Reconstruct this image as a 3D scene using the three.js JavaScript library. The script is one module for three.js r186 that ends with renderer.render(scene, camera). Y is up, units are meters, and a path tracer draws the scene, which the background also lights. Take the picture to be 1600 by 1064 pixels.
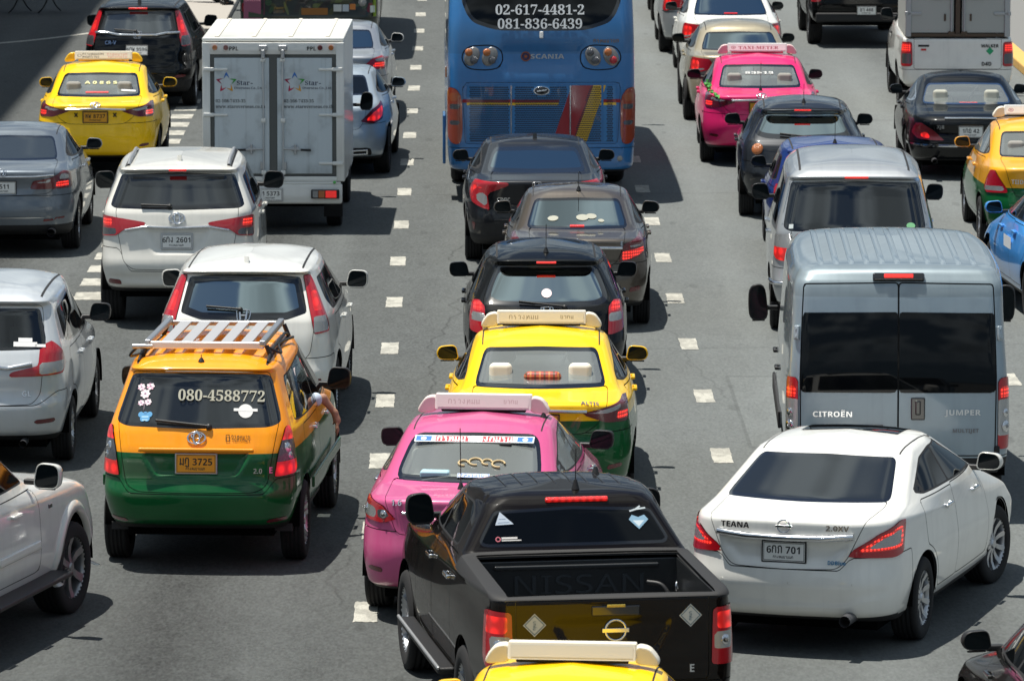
import * as THREE from 'three';
import { mergeGeometries } from 'three/addons/utils/BufferGeometryUtils.js';
import { RoundedBoxGeometry } from 'three/addons/geometries/RoundedBoxGeometry.js';
import { TextGeometry } from 'three/addons/geometries/TextGeometry.js';
import { FontLoader } from 'three/addons/loaders/FontLoader.js';
import { MarchingCubes } from 'three/addons/objects/MarchingCubes.js';

// ---------------------------------------------------------------- camera, sky, sun, exposure
const scene = new THREE.Scene();
const camera = new THREE.PerspectiveCamera(6.8, 1024 / 680, 1, 900);
camera.fov = 2 * Math.atan(532 / 8955) * 180 / Math.PI;
{
  const p = 7.5826 * Math.PI / 180, s = 0.5074 * Math.PI / 180;
  camera.position.set(0, 8.3, 0);
  camera.lookAt(Math.sin(s) * Math.cos(p), 8.3 - Math.sin(p), -Math.cos(s) * Math.cos(p));
}
camera.focus = 52; camera.userData.fStop = 9;
const renderer = new THREE.WebGLRenderer({ antialias: true });
renderer.setSize(1024, 680);
renderer.toneMapping = THREE.LinearToneMapping;
renderer.toneMappingExposure = 1.34;
renderer.shadowMap.enabled = true;

let seedState = 20177;
const rnd = () => { seedState = (seedState + 0x6d2b79f5) | 0; let t = Math.imul(seedState ^ (seedState >>> 15), 1 | seedState); t = (t + Math.imul(t ^ (t >>> 7), 61 | t)) ^ t; return ((t ^ (t >>> 14)) >>> 0) / 4294967296; };
const mix = (a, b, t) => a + (b - a) * t, cl = (x, a = 0, b = 1) => Math.min(b, Math.max(a, x)), ss = (a, b, x) => { const t = cl((x - a) / (b - a)); return t * t * (3 - 2 * t); };
// value noise on a lattice, optionally in three dimensions
const hash3 = (x, y, z) => { let h = Math.imul(x, 374761393) ^ Math.imul(y, 668265263) ^ Math.imul(z, 1274126177); h = Math.imul(h ^ (h >>> 13), 1103515245); h ^= h >>> 16; return (h >>> 0) / 4294967296; };
function noise(x, y, z = 0) {
  const X = Math.floor(x), Y = Math.floor(y), Z = Math.floor(z), u = x - X, v = y - Y, w = z - Z, U = u * u * (3 - 2 * u), V = v * v * (3 - 2 * v), W = w * w * (3 - 2 * w);
  const l = (k) => mix(mix(hash3(X, Y, Z + k), hash3(X + 1, Y, Z + k), U), mix(hash3(X, Y + 1, Z + k), hash3(X + 1, Y + 1, Z + k), U), V);
  return W ? mix(l(0), l(1), W) : l(0);
}
function fbm(x, y, z, n) { let s = 0, a = 0.5, t = 0; for (let i = 0; i < n; i++) { s += a * noise(x, y, z); t += a; a *= 0.5; x = x * 2.03 + 7.1; y = y * 2.03 + 3.7; z = z * 2.03 + 1.3; } return s / t; }

const SUN = new THREE.Vector3(-0.235, 1, -0.07).normalize();
{
  const w = 1024, h = 512, d = new Float32Array(w * h * 4), sd = SUN;
  for (let j = 0; j < h; j++) for (let i = 0; i < w; i++) {
    const el = ((j + 0.5) / h - 0.5) * Math.PI, az = ((i + 0.5) / w - 0.5) * 2 * Math.PI, ce = Math.cos(el);
    const x = Math.cos(az) * ce, y = Math.sin(el), z = Math.sin(az) * ce, o = (j * w + i) * 4;
    const hz = Math.pow(1 - cl(y), 3.2);
    let r = mix(0.075, 0.33, hz), g = mix(0.18, 0.42, hz), b = mix(0.42, 0.50, hz);
    const mu = Math.max(0, x * sd.x + y * sd.y + z * sd.z), gl = 0.6 * Math.pow(mu, 24) + 0.34 * Math.pow(mu, 4);
    r += gl; g += gl * 0.95; b += gl * 0.85;
    if (y > 0.02) {                                                 // broken cumulus
      const q = 1 / (y + 0.16), cx = x * q, cz = z * q, nz = fbm(cx * 4.6 + 11, cz * 4.6 + 5, 3.3, 6), n2 = fbm(cx * 9 + 3, cz * 9 + 9, 8.1, 4);
      const dn = ss(0.45, 0.54, nz + 0.12 * (n2 - 0.5)) * ss(0.02, 0.12, y), sh = mix(1.2, 0.6, ss(0.53, 0.70, nz)) * (0.9 + 0.3 * (n2 - 0.5)) * mix(1.12, 1.25, ss(-0.5, 0.8, z));
      r = mix(r, sh * 0.95, dn * 0.94); g = mix(g, sh * 0.99, dn * 0.94); b = mix(b, sh * 1.03, dn * 0.94);
    }
    if (y < 0) { const k = ss(0, -0.06, y); r = mix(r, 0.16, k); g = mix(g, 0.16, k); b = mix(b, 0.16, k); }
    d[o] = r * 0.365; d[o + 1] = g * 0.405; d[o + 2] = b * 0.42; d[o + 3] = 1;
  }
  const sky = new THREE.DataTexture(d, w, h, THREE.RGBAFormat, THREE.FloatType);
  sky.mapping = THREE.EquirectangularReflectionMapping; sky.magFilter = THREE.LinearFilter; sky.minFilter = THREE.LinearFilter; sky.needsUpdate = true;
  scene.background = sky; scene.environment = sky;
  const sun = new THREE.DirectionalLight(0xfffaf0, 4.9);
  sun.position.copy(SUN).multiplyScalar(120).add(new THREE.Vector3(1, 0, -75)); sun.target.position.set(1, 0, -75);
  sun.castShadow = true; sun.shadow.mapSize.set(4096, 4096);
  Object.assign(sun.shadow.camera, { left: -40, right: 40, top: 60, bottom: -60, near: 10, far: 260 });
  scene.add(sun, sun.target);
}

// ---------------------------------------------------------------- names, materials, small helpers
const FONT = {};
for (const [k, f] of [['bold', 'droid_sans_bold'], ['reg', 'droid_sans_regular'], ['serif', 'droid_serif_bold']]) FONT[k] = await new FontLoader().loadAsync(`fonts/droid/${f}.typeface.json`);
const used = {};
const numbered = (n) => { const k = used[n] = (used[n] ?? -1) + 1; return k ? n + '_' + String(k).padStart(3, '0') : n; };
const mats = {};
const mat = (key, make) => mats[key] ??= make();
const lin = (r, g, b) => new THREE.Color().setRGB(r, g, b);
let grime; const grimeTex = () => grime ??= dataTex(512, 256, (u, v, x, y) => { const t = u * 6.2832, n = fbm(Math.cos(t) * 2.2 + 9, Math.sin(t) * 2.2 + 4, v * 9, 4), st = fbm(Math.cos(t) * 9, Math.sin(t) * 9, v * 1.5, 3), low = ss(0.26, 0.10, v + 0.06 * (n - 0.5)); const k = 255 * cl(1.0 - 0.05 * ss(0.45, 0.75, n) - 0.04 * ss(0.5, 0.8, st) - 0.2 * low * (0.6 + 0.6 * n)); return [k, k * mix(1, 0.985, low), k * mix(1, 0.95, low)]; }, { rep: [0.5, 0.5] });
function paint(hex, o = {}) {
  return mat('paint' + hex + JSON.stringify(o), () => new THREE.MeshPhysicalMaterial({ map: grimeTex(), color: new THREE.Color(hex), metalness: o.metal ?? 0, roughness: o.rough ?? 0.42, clearcoat: o.coat ?? 1, clearcoatRoughness: o.cr ?? 0.05, specularIntensity: o.spec ?? 1 }));
}
const std = (r, g, b, rough = 0.6, metal = 0, o = {}) => mat('std' + [r, g, b, rough, metal] + JSON.stringify(o), () => new THREE.MeshPhysicalMaterial({ color: lin(r, g, b), roughness: rough, metalness: metal, ...o }));
const M = {
  rubber: std(0.010, 0.010, 0.011, 0.9), black: std(0.012, 0.012, 0.013, 0.5), gloss: std(0.008, 0.008, 0.009, 0.12, 0, { clearcoat: 1, clearcoatRoughness: 0.04 }),
  deep: std(0.003, 0.003, 0.003, 1, 0, { specularIntensity: 0.1 }), trim: std(0.012, 0.012, 0.013, 0.7), chrome: std(0.72, 0.73, 0.75, 0.12, 1), alloy: std(0.5, 0.51, 0.53, 0.3, 0.85), darkalloy: std(0.12, 0.12, 0.13, 0.4, 0.6), steel: std(0.45, 0.46, 0.47, 0.45, 0.8),
  glass: mat('glass', () => new THREE.MeshPhysicalMaterial({ color: lin(0.012, 0.014, 0.015), roughness: 0.03, metalness: 0, ior: 1.85 })),
  film: mat('film', () => new THREE.MeshPhysicalMaterial({ color: lin(0.03, 0.036, 0.038), roughness: 0.03, metalness: 0, ior: 2.3 })),
  sheen: mat('sheenglass', () => new THREE.MeshPhysicalMaterial({ color: lin(0.40, 0.46, 0.45), roughness: 0.04, metalness: 1 })),
  side: mat('sideglass', () => new THREE.MeshPhysicalMaterial({ color: lin(0.003, 0.0035, 0.004), roughness: 0.04, metalness: 0, ior: 1.2 })),
  dark: mat('darkglass', () => new THREE.MeshPhysicalMaterial({ color: lin(0.003, 0.0035, 0.004), roughness: 0.03, metalness: 0, ior: 1.36 })),
  clear: mat('clearglass', () => new THREE.MeshPhysicalMaterial({ color: lin(0.74, 0.80, 0.78), roughness: 0.0, metalness: 0, transmission: 0.83, thickness: 0, ior: 2.0 })),
  tint: mat('tintglass', () => new THREE.MeshPhysicalMaterial({ color: lin(0.30, 0.34, 0.34), roughness: 0.0, metalness: 0, transmission: 1, thickness: 0, ior: 1.75 })),
  mirror: std(0.006, 0.010, 0.012, 0.06, 0.0, { specularIntensity: 0.55 }),
  lining: std(0.03, 0.03, 0.031, 0.9), cloth: std(0.30, 0.29, 0.265, 0.95), cream: std(0.80, 0.76, 0.64, 0.85), dash: std(0.03, 0.03, 0.032, 0.8),
  white: std(0.78, 0.78, 0.76, 0.4), offwhite: std(0.72, 0.68, 0.58, 0.5), skin: std(0.36, 0.19, 0.12, 0.6),
};
// dotted LED pattern, fine fluting of lamp lenses
function dataTex(w, h, f, o = {}) {
  const d = new Uint8Array(w * h * 4);
  for (let y = 0; y < h; y++) for (let x = 0; x < w; x++) { const c = f(x / w, y / h, x, y), k = (y * w + x) * 4; d[k] = c[0]; d[k + 1] = c[1]; d[k + 2] = c[2]; d[k + 3] = 255; }
  const t = new THREE.DataTexture(d, w, h); t.magFilter = THREE.LinearFilter; t.minFilter = THREE.LinearMipmapLinearFilter; t.generateMipmaps = true; t.wrapS = t.wrapT = THREE.RepeatWrapping;
  if (o.srgb) t.colorSpace = THREE.SRGBColorSpace; if (o.rep) t.repeat.set(...o.rep); t.needsUpdate = true; return t;
}
const ledTex = dataTex(32, 32, (u, v) => { const d = Math.hypot(u - 0.5, v - 0.5), k = ss(0.42, 0.16, d); return [30 + 225 * k, 30 + 225 * k, 30 + 225 * k]; }, { rep: [30, 30] }), fluteGlow = dataTex(64, 64, (u, v) => { const k = 70 + 185 * ss(0.5, 0.1, Math.hypot(u - 0.5, v - 0.5)); return [k, k, k]; }, { rep: [9, 9] });
const fluteTex = dataTex(64, 64, (u, v) => { const k = 127 + 80 * Math.sin(u * 12.566) * Math.cos(v * 12.566); return [k, k, k]; }, { rep: [34, 34] });
const bump = { bumpMap: fluteTex, bumpScale: 0.0012 };
Object.assign(M, {
  red: mat('lensred', () => new THREE.MeshPhysicalMaterial({ color: lin(0.42, 0.006, 0.014), roughness: 0.22, clearcoat: 1, clearcoatRoughness: 0.02, ...bump })),
  darkred: mat('lensdark', () => new THREE.MeshPhysicalMaterial({ color: lin(0.12, 0.005, 0.01), roughness: 0.22, clearcoat: 1, clearcoatRoughness: 0.02, ...bump })),
  lit: mat('lenslit', () => new THREE.MeshPhysicalMaterial({ color: lin(0.45, 0.012, 0.012), roughness: 0.25, clearcoat: 1, emissive: lin(1, 0.035, 0.02), emissiveIntensity: 1.5, emissiveMap: ledTex })),
  glow: mat('lensglow', () => new THREE.MeshPhysicalMaterial({ color: lin(0.45, 0.012, 0.012), roughness: 0.25, clearcoat: 1, emissive: lin(1, 0.02, 0.015), emissiveIntensity: 0.7, emissiveMap: fluteGlow, ...bump })),
  clearlens: mat('lensclear', () => new THREE.MeshPhysicalMaterial({ color: lin(0.46, 0.46, 0.45), roughness: 0.18, metalness: 0.6, clearcoat: 1, clearcoatRoughness: 0.02, bumpMap: fluteTex, bumpScale: 0.006 })),
  smokelens: mat('lenssmoke', () => new THREE.MeshPhysicalMaterial({ color: lin(0.12, 0.12, 0.13), roughness: 0.2, metalness: 0.6, clearcoat: 1, clearcoatRoughness: 0.02, bumpMap: fluteTex, bumpScale: 0.003 })),
  amber: mat('lensamber', () => new THREE.MeshPhysicalMaterial({ color: lin(0.42, 0.12, 0.02), roughness: 0.22, clearcoat: 1, clearcoatRoughness: 0.02, ...bump })),
});
function mesh(name, geo, m, parent) {
  const o = new THREE.Mesh(geo, m); o.name = name; o.castShadow = o.receiveShadow = true; (parent ?? scene).add(o); return o;
}
function tag(o, label, category, group) { o.userData.label = label; o.userData.category = category; if (group) o.userData.group = group; return o; }
function structure(name, geo, m) { const o = mesh(numbered(name), geo, m); o.userData.kind = 'structure'; return o; }
const prep = (g) => { g = g.index ? g.toNonIndexed() : g; for (const k of Object.keys(g.attributes)) if (!['position', 'normal', 'uv'].includes(k)) g.deleteAttribute(k); if (!g.attributes.uv) g.setAttribute('uv', new THREE.BufferAttribute(new Float32Array(g.attributes.position.count * 2), 2)); return g; };
const merge = (list) => mergeGeometries(list.map(prep));
const box = (w, h, d, x = 0, y = 0, z = 0, r = 0.01, seg = 2) => { const m = Math.min(w, h, d); return (r > 0 ? new RoundedBoxGeometry(w, h, d, seg, Math.min(r, m * 0.45)) : new THREE.BoxGeometry(w, h, d)).translate(x, y, z); };
function bar(a, b, r, seg = 8) { const A = new THREE.Vector3(...a), B = new THREE.Vector3(...b), g = new THREE.CylinderGeometry(r, r, A.distanceTo(B), seg); g.applyQuaternion(new THREE.Quaternion().setFromUnitVectors(new THREE.Vector3(0, 1, 0), B.clone().sub(A).normalize())); const c = A.add(B).multiplyScalar(0.5); return g.translate(c.x, c.y, c.z); }
const tube = (pts, r, n = 20, seg = 8) => new THREE.TubeGeometry(new THREE.CatmullRomCurve3(pts.map((p) => new THREE.Vector3(...p))), n, r, seg);
function text(str, size, font = 'bold', depth = 0.004) {
  const g = new TextGeometry(str, { font: FONT[font], size, depth, curveSegments: 3, bevelEnabled: false });
  g.computeBoundingBox(); const b = g.boundingBox; return g.translate(-(b.min.x + b.max.x) / 2, -(b.min.y + b.max.y) / 2, 0);
}
// a canvas print: draw(ctx, w, h)
function print(w, h, draw, o = {}) {
  const c = document.createElement('canvas'); c.width = w; c.height = h; draw(c.getContext('2d'), w, h);
  const t = new THREE.CanvasTexture(c); t.colorSpace = THREE.SRGBColorSpace; t.anisotropy = 4;
  return new THREE.MeshPhysicalMaterial({ map: t, roughness: o.rough ?? 0.45, metalness: o.metal ?? 0, clearcoat: o.coat ?? 0, transparent: !!o.alpha, side: THREE.DoubleSide });
}
// ---------------------------------------------------------------- vehicle body builder
// A body is a stack of rounded plan outlines. Each layer: rear z / y, front z / y, half width, and how the corners round.
function lay(zr, yr, zf, yf, w, o = {}) { return { p: [zr, yr, zf, yf, w, o.wr ?? w * 0.95, o.wf ?? w * 0.92, o.rr ?? 0.2, o.rf ?? 0.3, o.bow ?? 0.08, o.bowf ?? 0.18, o.cr ?? 0], k: o.k ?? 0.3 }; }
function rowsOf(layers, m, n) {
  const L = (a, b, t) => a.map((x, i) => mix(x, b[i], t)), out = [], N = layers.length;
  let prev = layers[0].p; out.push(prev);
  for (let i = 1; i < N; i++) {
    const P = layers[i].p, k = layers[i].k, A = i < N - 1 ? L(P, layers[i - 1].p, k) : P;
    for (let j = 1; j <= n; j++) out.push(L(prev, A, j / n));
    if (i < N - 1) { const B = L(P, layers[i + 1].p, k); for (let j = 1; j <= m; j++) { const t = j / m; out.push(A.map((x, c) => (1 - t) * (1 - t) * x + 2 * t * (1 - t) * P[c] + t * t * B[c])); } prev = B; }
  }
  return out;
}
function ring([zr, yr, zf, yf, w, wr, wf, rr, rf, bow, bowf, cr], q) {
  const nA = q[0], nB = q[1], nC = q[2], nD = 6, nE = 4, pts = [], rz = rr * 1.15, rfz = rf;
  rr = Math.min(rr, wr * 0.98); rf = Math.min(rf, wf * 0.98);
  for (let i = 0; i <= nA; i++) { const x = (wr - rr) * i / nA; pts.push([x, zr - bow * (x / wr) ** 2]); }
  for (let i = 1; i <= nB; i++) { const t = i / nB * Math.PI / 2, x = wr - rr + rr * Math.sin(t); pts.push([x, zr - bow * (x / wr) ** 2 - rz * (1 - Math.cos(t))]); }
  const z1 = zr - bow - rz, z2 = zf + bowf + rfz;
  for (let i = 1; i <= nC; i++) { const u = i / nC; pts.push([w - (w - wr) * Math.max(0, 1 - u / 0.35) ** 2 - (w - wf) * Math.max(0, (u - 0.55) / 0.45) ** 2, mix(z1, z2, u)]); }
  for (let i = 1; i <= nD; i++) { const t = (1 - i / nD) * Math.PI / 2, x = wf - rf + rf * Math.sin(t); pts.push([x, zf + bowf * (x / wf) ** 2 + rfz * (1 - Math.cos(t))]); }
  for (let i = 1; i <= nE; i++) { const x = (wf - rf) * (1 - i / nE); pts.push([x, zf + bowf * (x / wf) ** 2]); }
  return pts.map(([x, z]) => [x, mix(yr, yf, cl((zr - z) / Math.max(1e-4, zr - zf))) - cr * (x / Math.max(w, 0.05)) ** 2, z]);
}
function sdP(pts) {                                                  // signed distance to a polygon, negative inside
  let x0 = 1e9, x1 = -1e9, y0 = 1e9, y1 = -1e9; for (const [x, y] of pts) { x0 = Math.min(x0, x); x1 = Math.max(x1, x); y0 = Math.min(y0, y); y1 = Math.max(y1, y); }
  return (x, y) => {
    const bx = Math.max(x0 - x, x - x1), by = Math.max(y0 - y, y - y1), bb = Math.max(bx, by); if (bb > 0.3) return bb;
    let d = 1e9, s = 1;
    for (let i = 0, j = pts.length - 1; i < pts.length; j = i++) {
      const [ax, ay] = pts[i], [cx, cy] = pts[j], ex = cx - ax, ey = cy - ay, wx = x - ax, wy = y - ay, t = cl((wx * ex + wy * ey) / (ex * ex + ey * ey + 1e-12)), dx = wx - ex * t, dy = wy - ey * t;
      d = Math.min(d, dx * dx + dy * dy);
      const c1 = y >= ay, c2 = y < cy, c3 = ex * wy > ey * wx; if ((c1 && c2 && c3) || (!c1 && !c2 && !c3)) s = -s;
    }
    return s * Math.sqrt(d);
  };
}
function roundP(pts, r) {
  if (!r) return pts; const out = [], n = pts.length;
  for (let i = 0; i < n; i++) {
    const p = pts[i], a = pts[(i + n - 1) % n], b = pts[(i + 1) % n], la = Math.hypot(a[0] - p[0], a[1] - p[1]), lb = Math.hypot(b[0] - p[0], b[1] - p[1]), ra = Math.min(r, la * 0.45) / la, rb = Math.min(r, lb * 0.45) / lb;
    const A = [mix(p[0], a[0], ra), mix(p[1], a[1], ra)], B = [mix(p[0], b[0], rb), mix(p[1], b[1], rb)];
    for (let j = 0; j <= 4; j++) { const t = j / 4; out.push([0, 1].map((c) => (1 - t) * (1 - t) * A[c] + 2 * t * (1 - t) * p[c] + t * t * B[c])); }
  }
  return out;
}
const half = (pts) => [...pts, ...[...pts].reverse().filter((p) => p[0] > 1e-6).map(([x, y]) => [-x, y])];
// field makers: rear space (arc length from the middle of the rear, height), side space (z, height)
const RH = (pts, r = 0) => { const f = sdP(roundP(half(pts), r)); return (v) => f(v.a, v.y); };
const RS = (pts, s, r = 0) => { const f = sdP(roundP(pts, r)); return (v) => Math.max(f(v.a * s, v.y), -s * v.a); };
const SS = (pts, s, r = 0) => { const f = sdP(roundP(pts, r)); return (v) => Math.max(f(v.z, v.y), 0.3 - s * v.x); };
const inset = (f, d) => (v) => f(v) + d;
const and = (...fs) => (v) => Math.max(...fs.map((f) => f(v)));
const or = (...fs) => (v) => Math.min(...fs.map((f) => f(v)));
const minus = (f, g) => (v) => Math.max(f(v), -g(v));

function vmix(A, B, t) { return { x: mix(A.x, B.x, t), y: mix(A.y, B.y, t), z: mix(A.z, B.z, t), nx: mix(A.nx, B.nx, t), ny: mix(A.ny, B.ny, t), nz: mix(A.nz, B.nz, t), a: mix(A.a, B.a, t), f: mix(A.f, B.f, t), s: A.s }; }
let stamp = 0;
function keepSide(tri, c, sg, out) {                                 // part of the triangle where sg * (f - c) < 0
  const poly = [];
  for (let i = 0; i < 3; i++) {
    const A = tri[i], B = tri[(i + 1) % 3], fa = sg * (A.f - c), fb = sg * (B.f - c);
    if (fa < 0) poly.push(A);
    if ((fa < 0) !== (fb < 0)) poly.push(vmix(A, B, fa / (fa - fb)));
  }
  for (let i = 1; i + 1 < poly.length; i++) out.push([poly[0], poly[i], poly[i + 1]]);
}
function carve(tris, field, gap = 0) {
  const id = ++stamp, ins = [], out = [];
  for (const t of tris) {
    let lo = 1e9, hi = -1e9;
    for (const v of t) { if (v.s !== id) { v.f = field(v); v.s = id; } if (v.f < lo) lo = v.f; if (v.f > hi) hi = v.f; }
    if (lo >= gap) { out.push(t); continue; }
    if (hi <= -gap) { ins.push(t); continue; }
    keepSide(t, -gap, 1, ins); keepSide(t, gap, -1, out);
  }
  return [ins, out];
}
function geoOf(tris, off = 0, flip = false) {
  const id = new Map(), P = [], N = [], U = [], I = [];
  const add = (v) => { let k = id.get(v); if (k === undefined) { k = id.size; id.set(v, k); const l = Math.hypot(v.nx, v.ny, v.nz) || 1; P.push(v.x + v.nx / l * off, v.y + v.ny / l * off, v.z + v.nz / l * off); N.push(v.nx / l, v.ny / l, v.nz / l); U.push(v.a, v.y); } return k; };
  for (const t of tris) { const a = add(t[0]), b = add(t[1]), c = add(t[2]); if (flip) I.push(a, c, b); else I.push(a, b, c); }
  const g = new THREE.BufferGeometry(); g.setAttribute('position', new THREE.Float32BufferAttribute(P, 3)); g.setAttribute('normal', new THREE.Float32BufferAttribute(N, 3)); g.setAttribute('uv', new THREE.Float32BufferAttribute(U, 2)); g.setIndex(I); return g;
}
class Car {
  constructor(S) {
    this.S = S; const near = S.q ?? 1, q = [Math.round(22 * near), Math.round(11 * near), Math.round(40 * near)];
    const rows = rowsOf(S.layers, Math.round(5 * near), Math.round(5 * near)).map((p) => ring(p, q));
    const n = rows[0].length, cols = 2 * n - 1, G = rows.map((r) => { const o = []; for (let j = -(n - 1); j < n; j++) { const p = r[Math.abs(j)]; o.push({ x: j < 0 ? -p[0] : p[0], y: p[1], z: p[2], nx: 0, ny: 0, nz: 0, a: 0, f: 0, s: 0 }); } return o; });
    for (const row of G) { let a = 0; for (let j = n; j < cols; j++) { a += Math.hypot(row[j].x - row[j - 1].x, row[j].z - row[j - 1].z); row[j].a = a; row[2 * (n - 1) - j].a = -a; } }
    for (const d of S.dents ?? []) { const f = sdP(roundP(half(d.pts), d.r ?? 0.04)); for (const row of G) for (const v of row) if (Math.abs(v.a) < 1.3) v.z -= d.depth * ss(d.soft ?? 0.025, -(d.soft ?? 0.025), f(v.a, v.y)); }
    const tris = [];
    for (let i = 0; i + 1 < G.length; i++) for (let j = 0; j + 1 < cols; j++) {
      const a = G[i][j], b = G[i][j + 1], c = G[i + 1][j + 1], d = G[i + 1][j];
      for (const t of [[a, b, c], [a, c, d]]) {
        const [p, r, s] = t, ux = r.x - p.x, uy = r.y - p.y, uz = r.z - p.z, vx = s.x - p.x, vy = s.y - p.y, vz = s.z - p.z, nx = uy * vz - uz * vy, ny = uz * vx - ux * vz, nz = ux * vy - uy * vx;
        if (nx * nx + ny * ny + nz * nz < 1e-16) continue;
        for (const v of t) { v.nx += nx; v.ny += ny; v.nz += nz; } tris.push(t);
      }
    }
    for (const row of G) for (const v of row) { const l = Math.hypot(v.nx, v.ny, v.nz) || 1; v.nx /= l; v.ny /= l; v.nz /= l; }
    this.G = G; this.n = n; this.tris = tris; this.pieces = []; this.group = new THREE.Group();
  }
  cut(name, field, m, o = {}) {                                      // carve a piece out of the shell (or out of another piece)
    const src = o.from ?? this, [ins, out] = carve(src.tris, field, o.gap ?? 0);
    src.tris = out; if (!ins.length) return { tris: [], empty: true };
    const p = { name, tris: ins, m, off: o.off ?? 0, parent: o.parent, gone: o.gone }; if (!o.gone) this.pieces.push(p); return p;
  }
  both(name, pts, m, o = {}) { return [1, -1].map((s) => this.cut(name, RS(pts, s, o.r ?? 0.02), m, { ...o, parent: Array.isArray(o.from) ? undefined : o.parent })); }
  zone(pair, name, pts, m, o = {}) { return pair.map((p, i) => p.empty ? p : this.cut(name, RS(pts, i ? -1 : 1, o.r ?? 0.01), m, { ...o, from: p, parent: p, off: o.off ?? p.off })); }
  rearAt(a, y) {
    const sg = a < 0 ? -1 : 1; let prev; a = Math.abs(a);
    for (const row of this.G) {
      let j = this.n; while (j < row.length - 1 && row[j].a < a) j++;
      const A = row[j - 1], B = row[j], v = vmix(A, B, cl((a - A.a) / (B.a - A.a + 1e-9)));
      if (prev && prev.y <= y && v.y >= y) { const w = vmix(prev, v, (y - prev.y) / (v.y - prev.y + 1e-9)); return { p: new THREE.Vector3(sg * w.x, w.y, w.z), n: new THREE.Vector3(sg * w.nx, w.ny, w.nz).normalize() }; }
      prev = v;
    }
    return { p: new THREE.Vector3(sg * a, y, 0), n: new THREE.Vector3(0, 0, 1) };
  }
  sideAt(z, y, sg = 1) {
    let prev;
    for (const row of this.G) {
      let j = this.n; while (j < row.length - 1 && row[j].z > z) j++;
      const A = row[j - 1], B = row[j], v = vmix(A, B, cl((z - A.z) / (B.z - A.z - 1e-9)));
      if (prev && prev.y <= y && v.y >= y && v.x > 0.3) { const w = vmix(prev, v, (y - prev.y) / (v.y - prev.y + 1e-9)); return { p: new THREE.Vector3(sg * w.x, w.y, w.z), n: new THREE.Vector3(sg * w.nx, w.ny, w.nz).normalize() }; }
      prev = v;
    }
    return { p: new THREE.Vector3(sg * this.S.W, y, z), n: new THREE.Vector3(sg, 0, 0) };
  }
  topAt(x, z) {
    let best, bd = 1e9; for (const row of this.G) for (const v of row) if (v.ny > 0.3) { const d = (v.x - x) ** 2 + (v.z - z) ** 2; if (d < bd) { bd = d; best = v; } }
    const y = best.y - ((x - best.x) * best.nx + (z - best.z) * best.nz) / best.ny;
    return { p: new THREE.Vector3(x, y, z), n: new THREE.Vector3(best.nx, best.ny, best.nz).normalize() };
  }
  onRear(geo, a, y, off = 0.004) {                                   // lay a flat thing drawn in x/y on the rear surface
    const { p, n } = this.rearAt(a, y), q = new THREE.Quaternion().setFromUnitVectors(new THREE.Vector3(0, 0, 1), n); geo.applyQuaternion(q); p.addScaledVector(n, off); return geo.translate(p.x, p.y, p.z);
  }
  add(name, geo, m, parent) { return mesh(name, geo, m, parent ?? this.group); }
  finish() {
    const made = new Map(), S = this.S;
    const emit = (p) => {
      const parent = p.parent ? made.get(p.parent) ?? this.group : this.group;
      if (S.split && p.m === S.paint) {
        const [lo, hi] = carve(p.tris, S.split, 0);
        if (hi.length) { const o = mesh(p.name, geoOf(hi, p.off), S.paint, parent); made.set(p, o); if (lo.length) mesh('lower_paint_panel', geoOf(lo, p.off), S.paint2, o); }
        else if (lo.length) made.set(p, mesh(p.name, geoOf(lo, p.off), S.paint2, parent));
        return;
      }
      if (p.tris.length) made.set(p, mesh(p.name, geoOf(p.tris, p.off), p.m, parent));
    };
    for (const p of this.pieces) emit(p);
    this.made = made; return this;
  }
}
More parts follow.
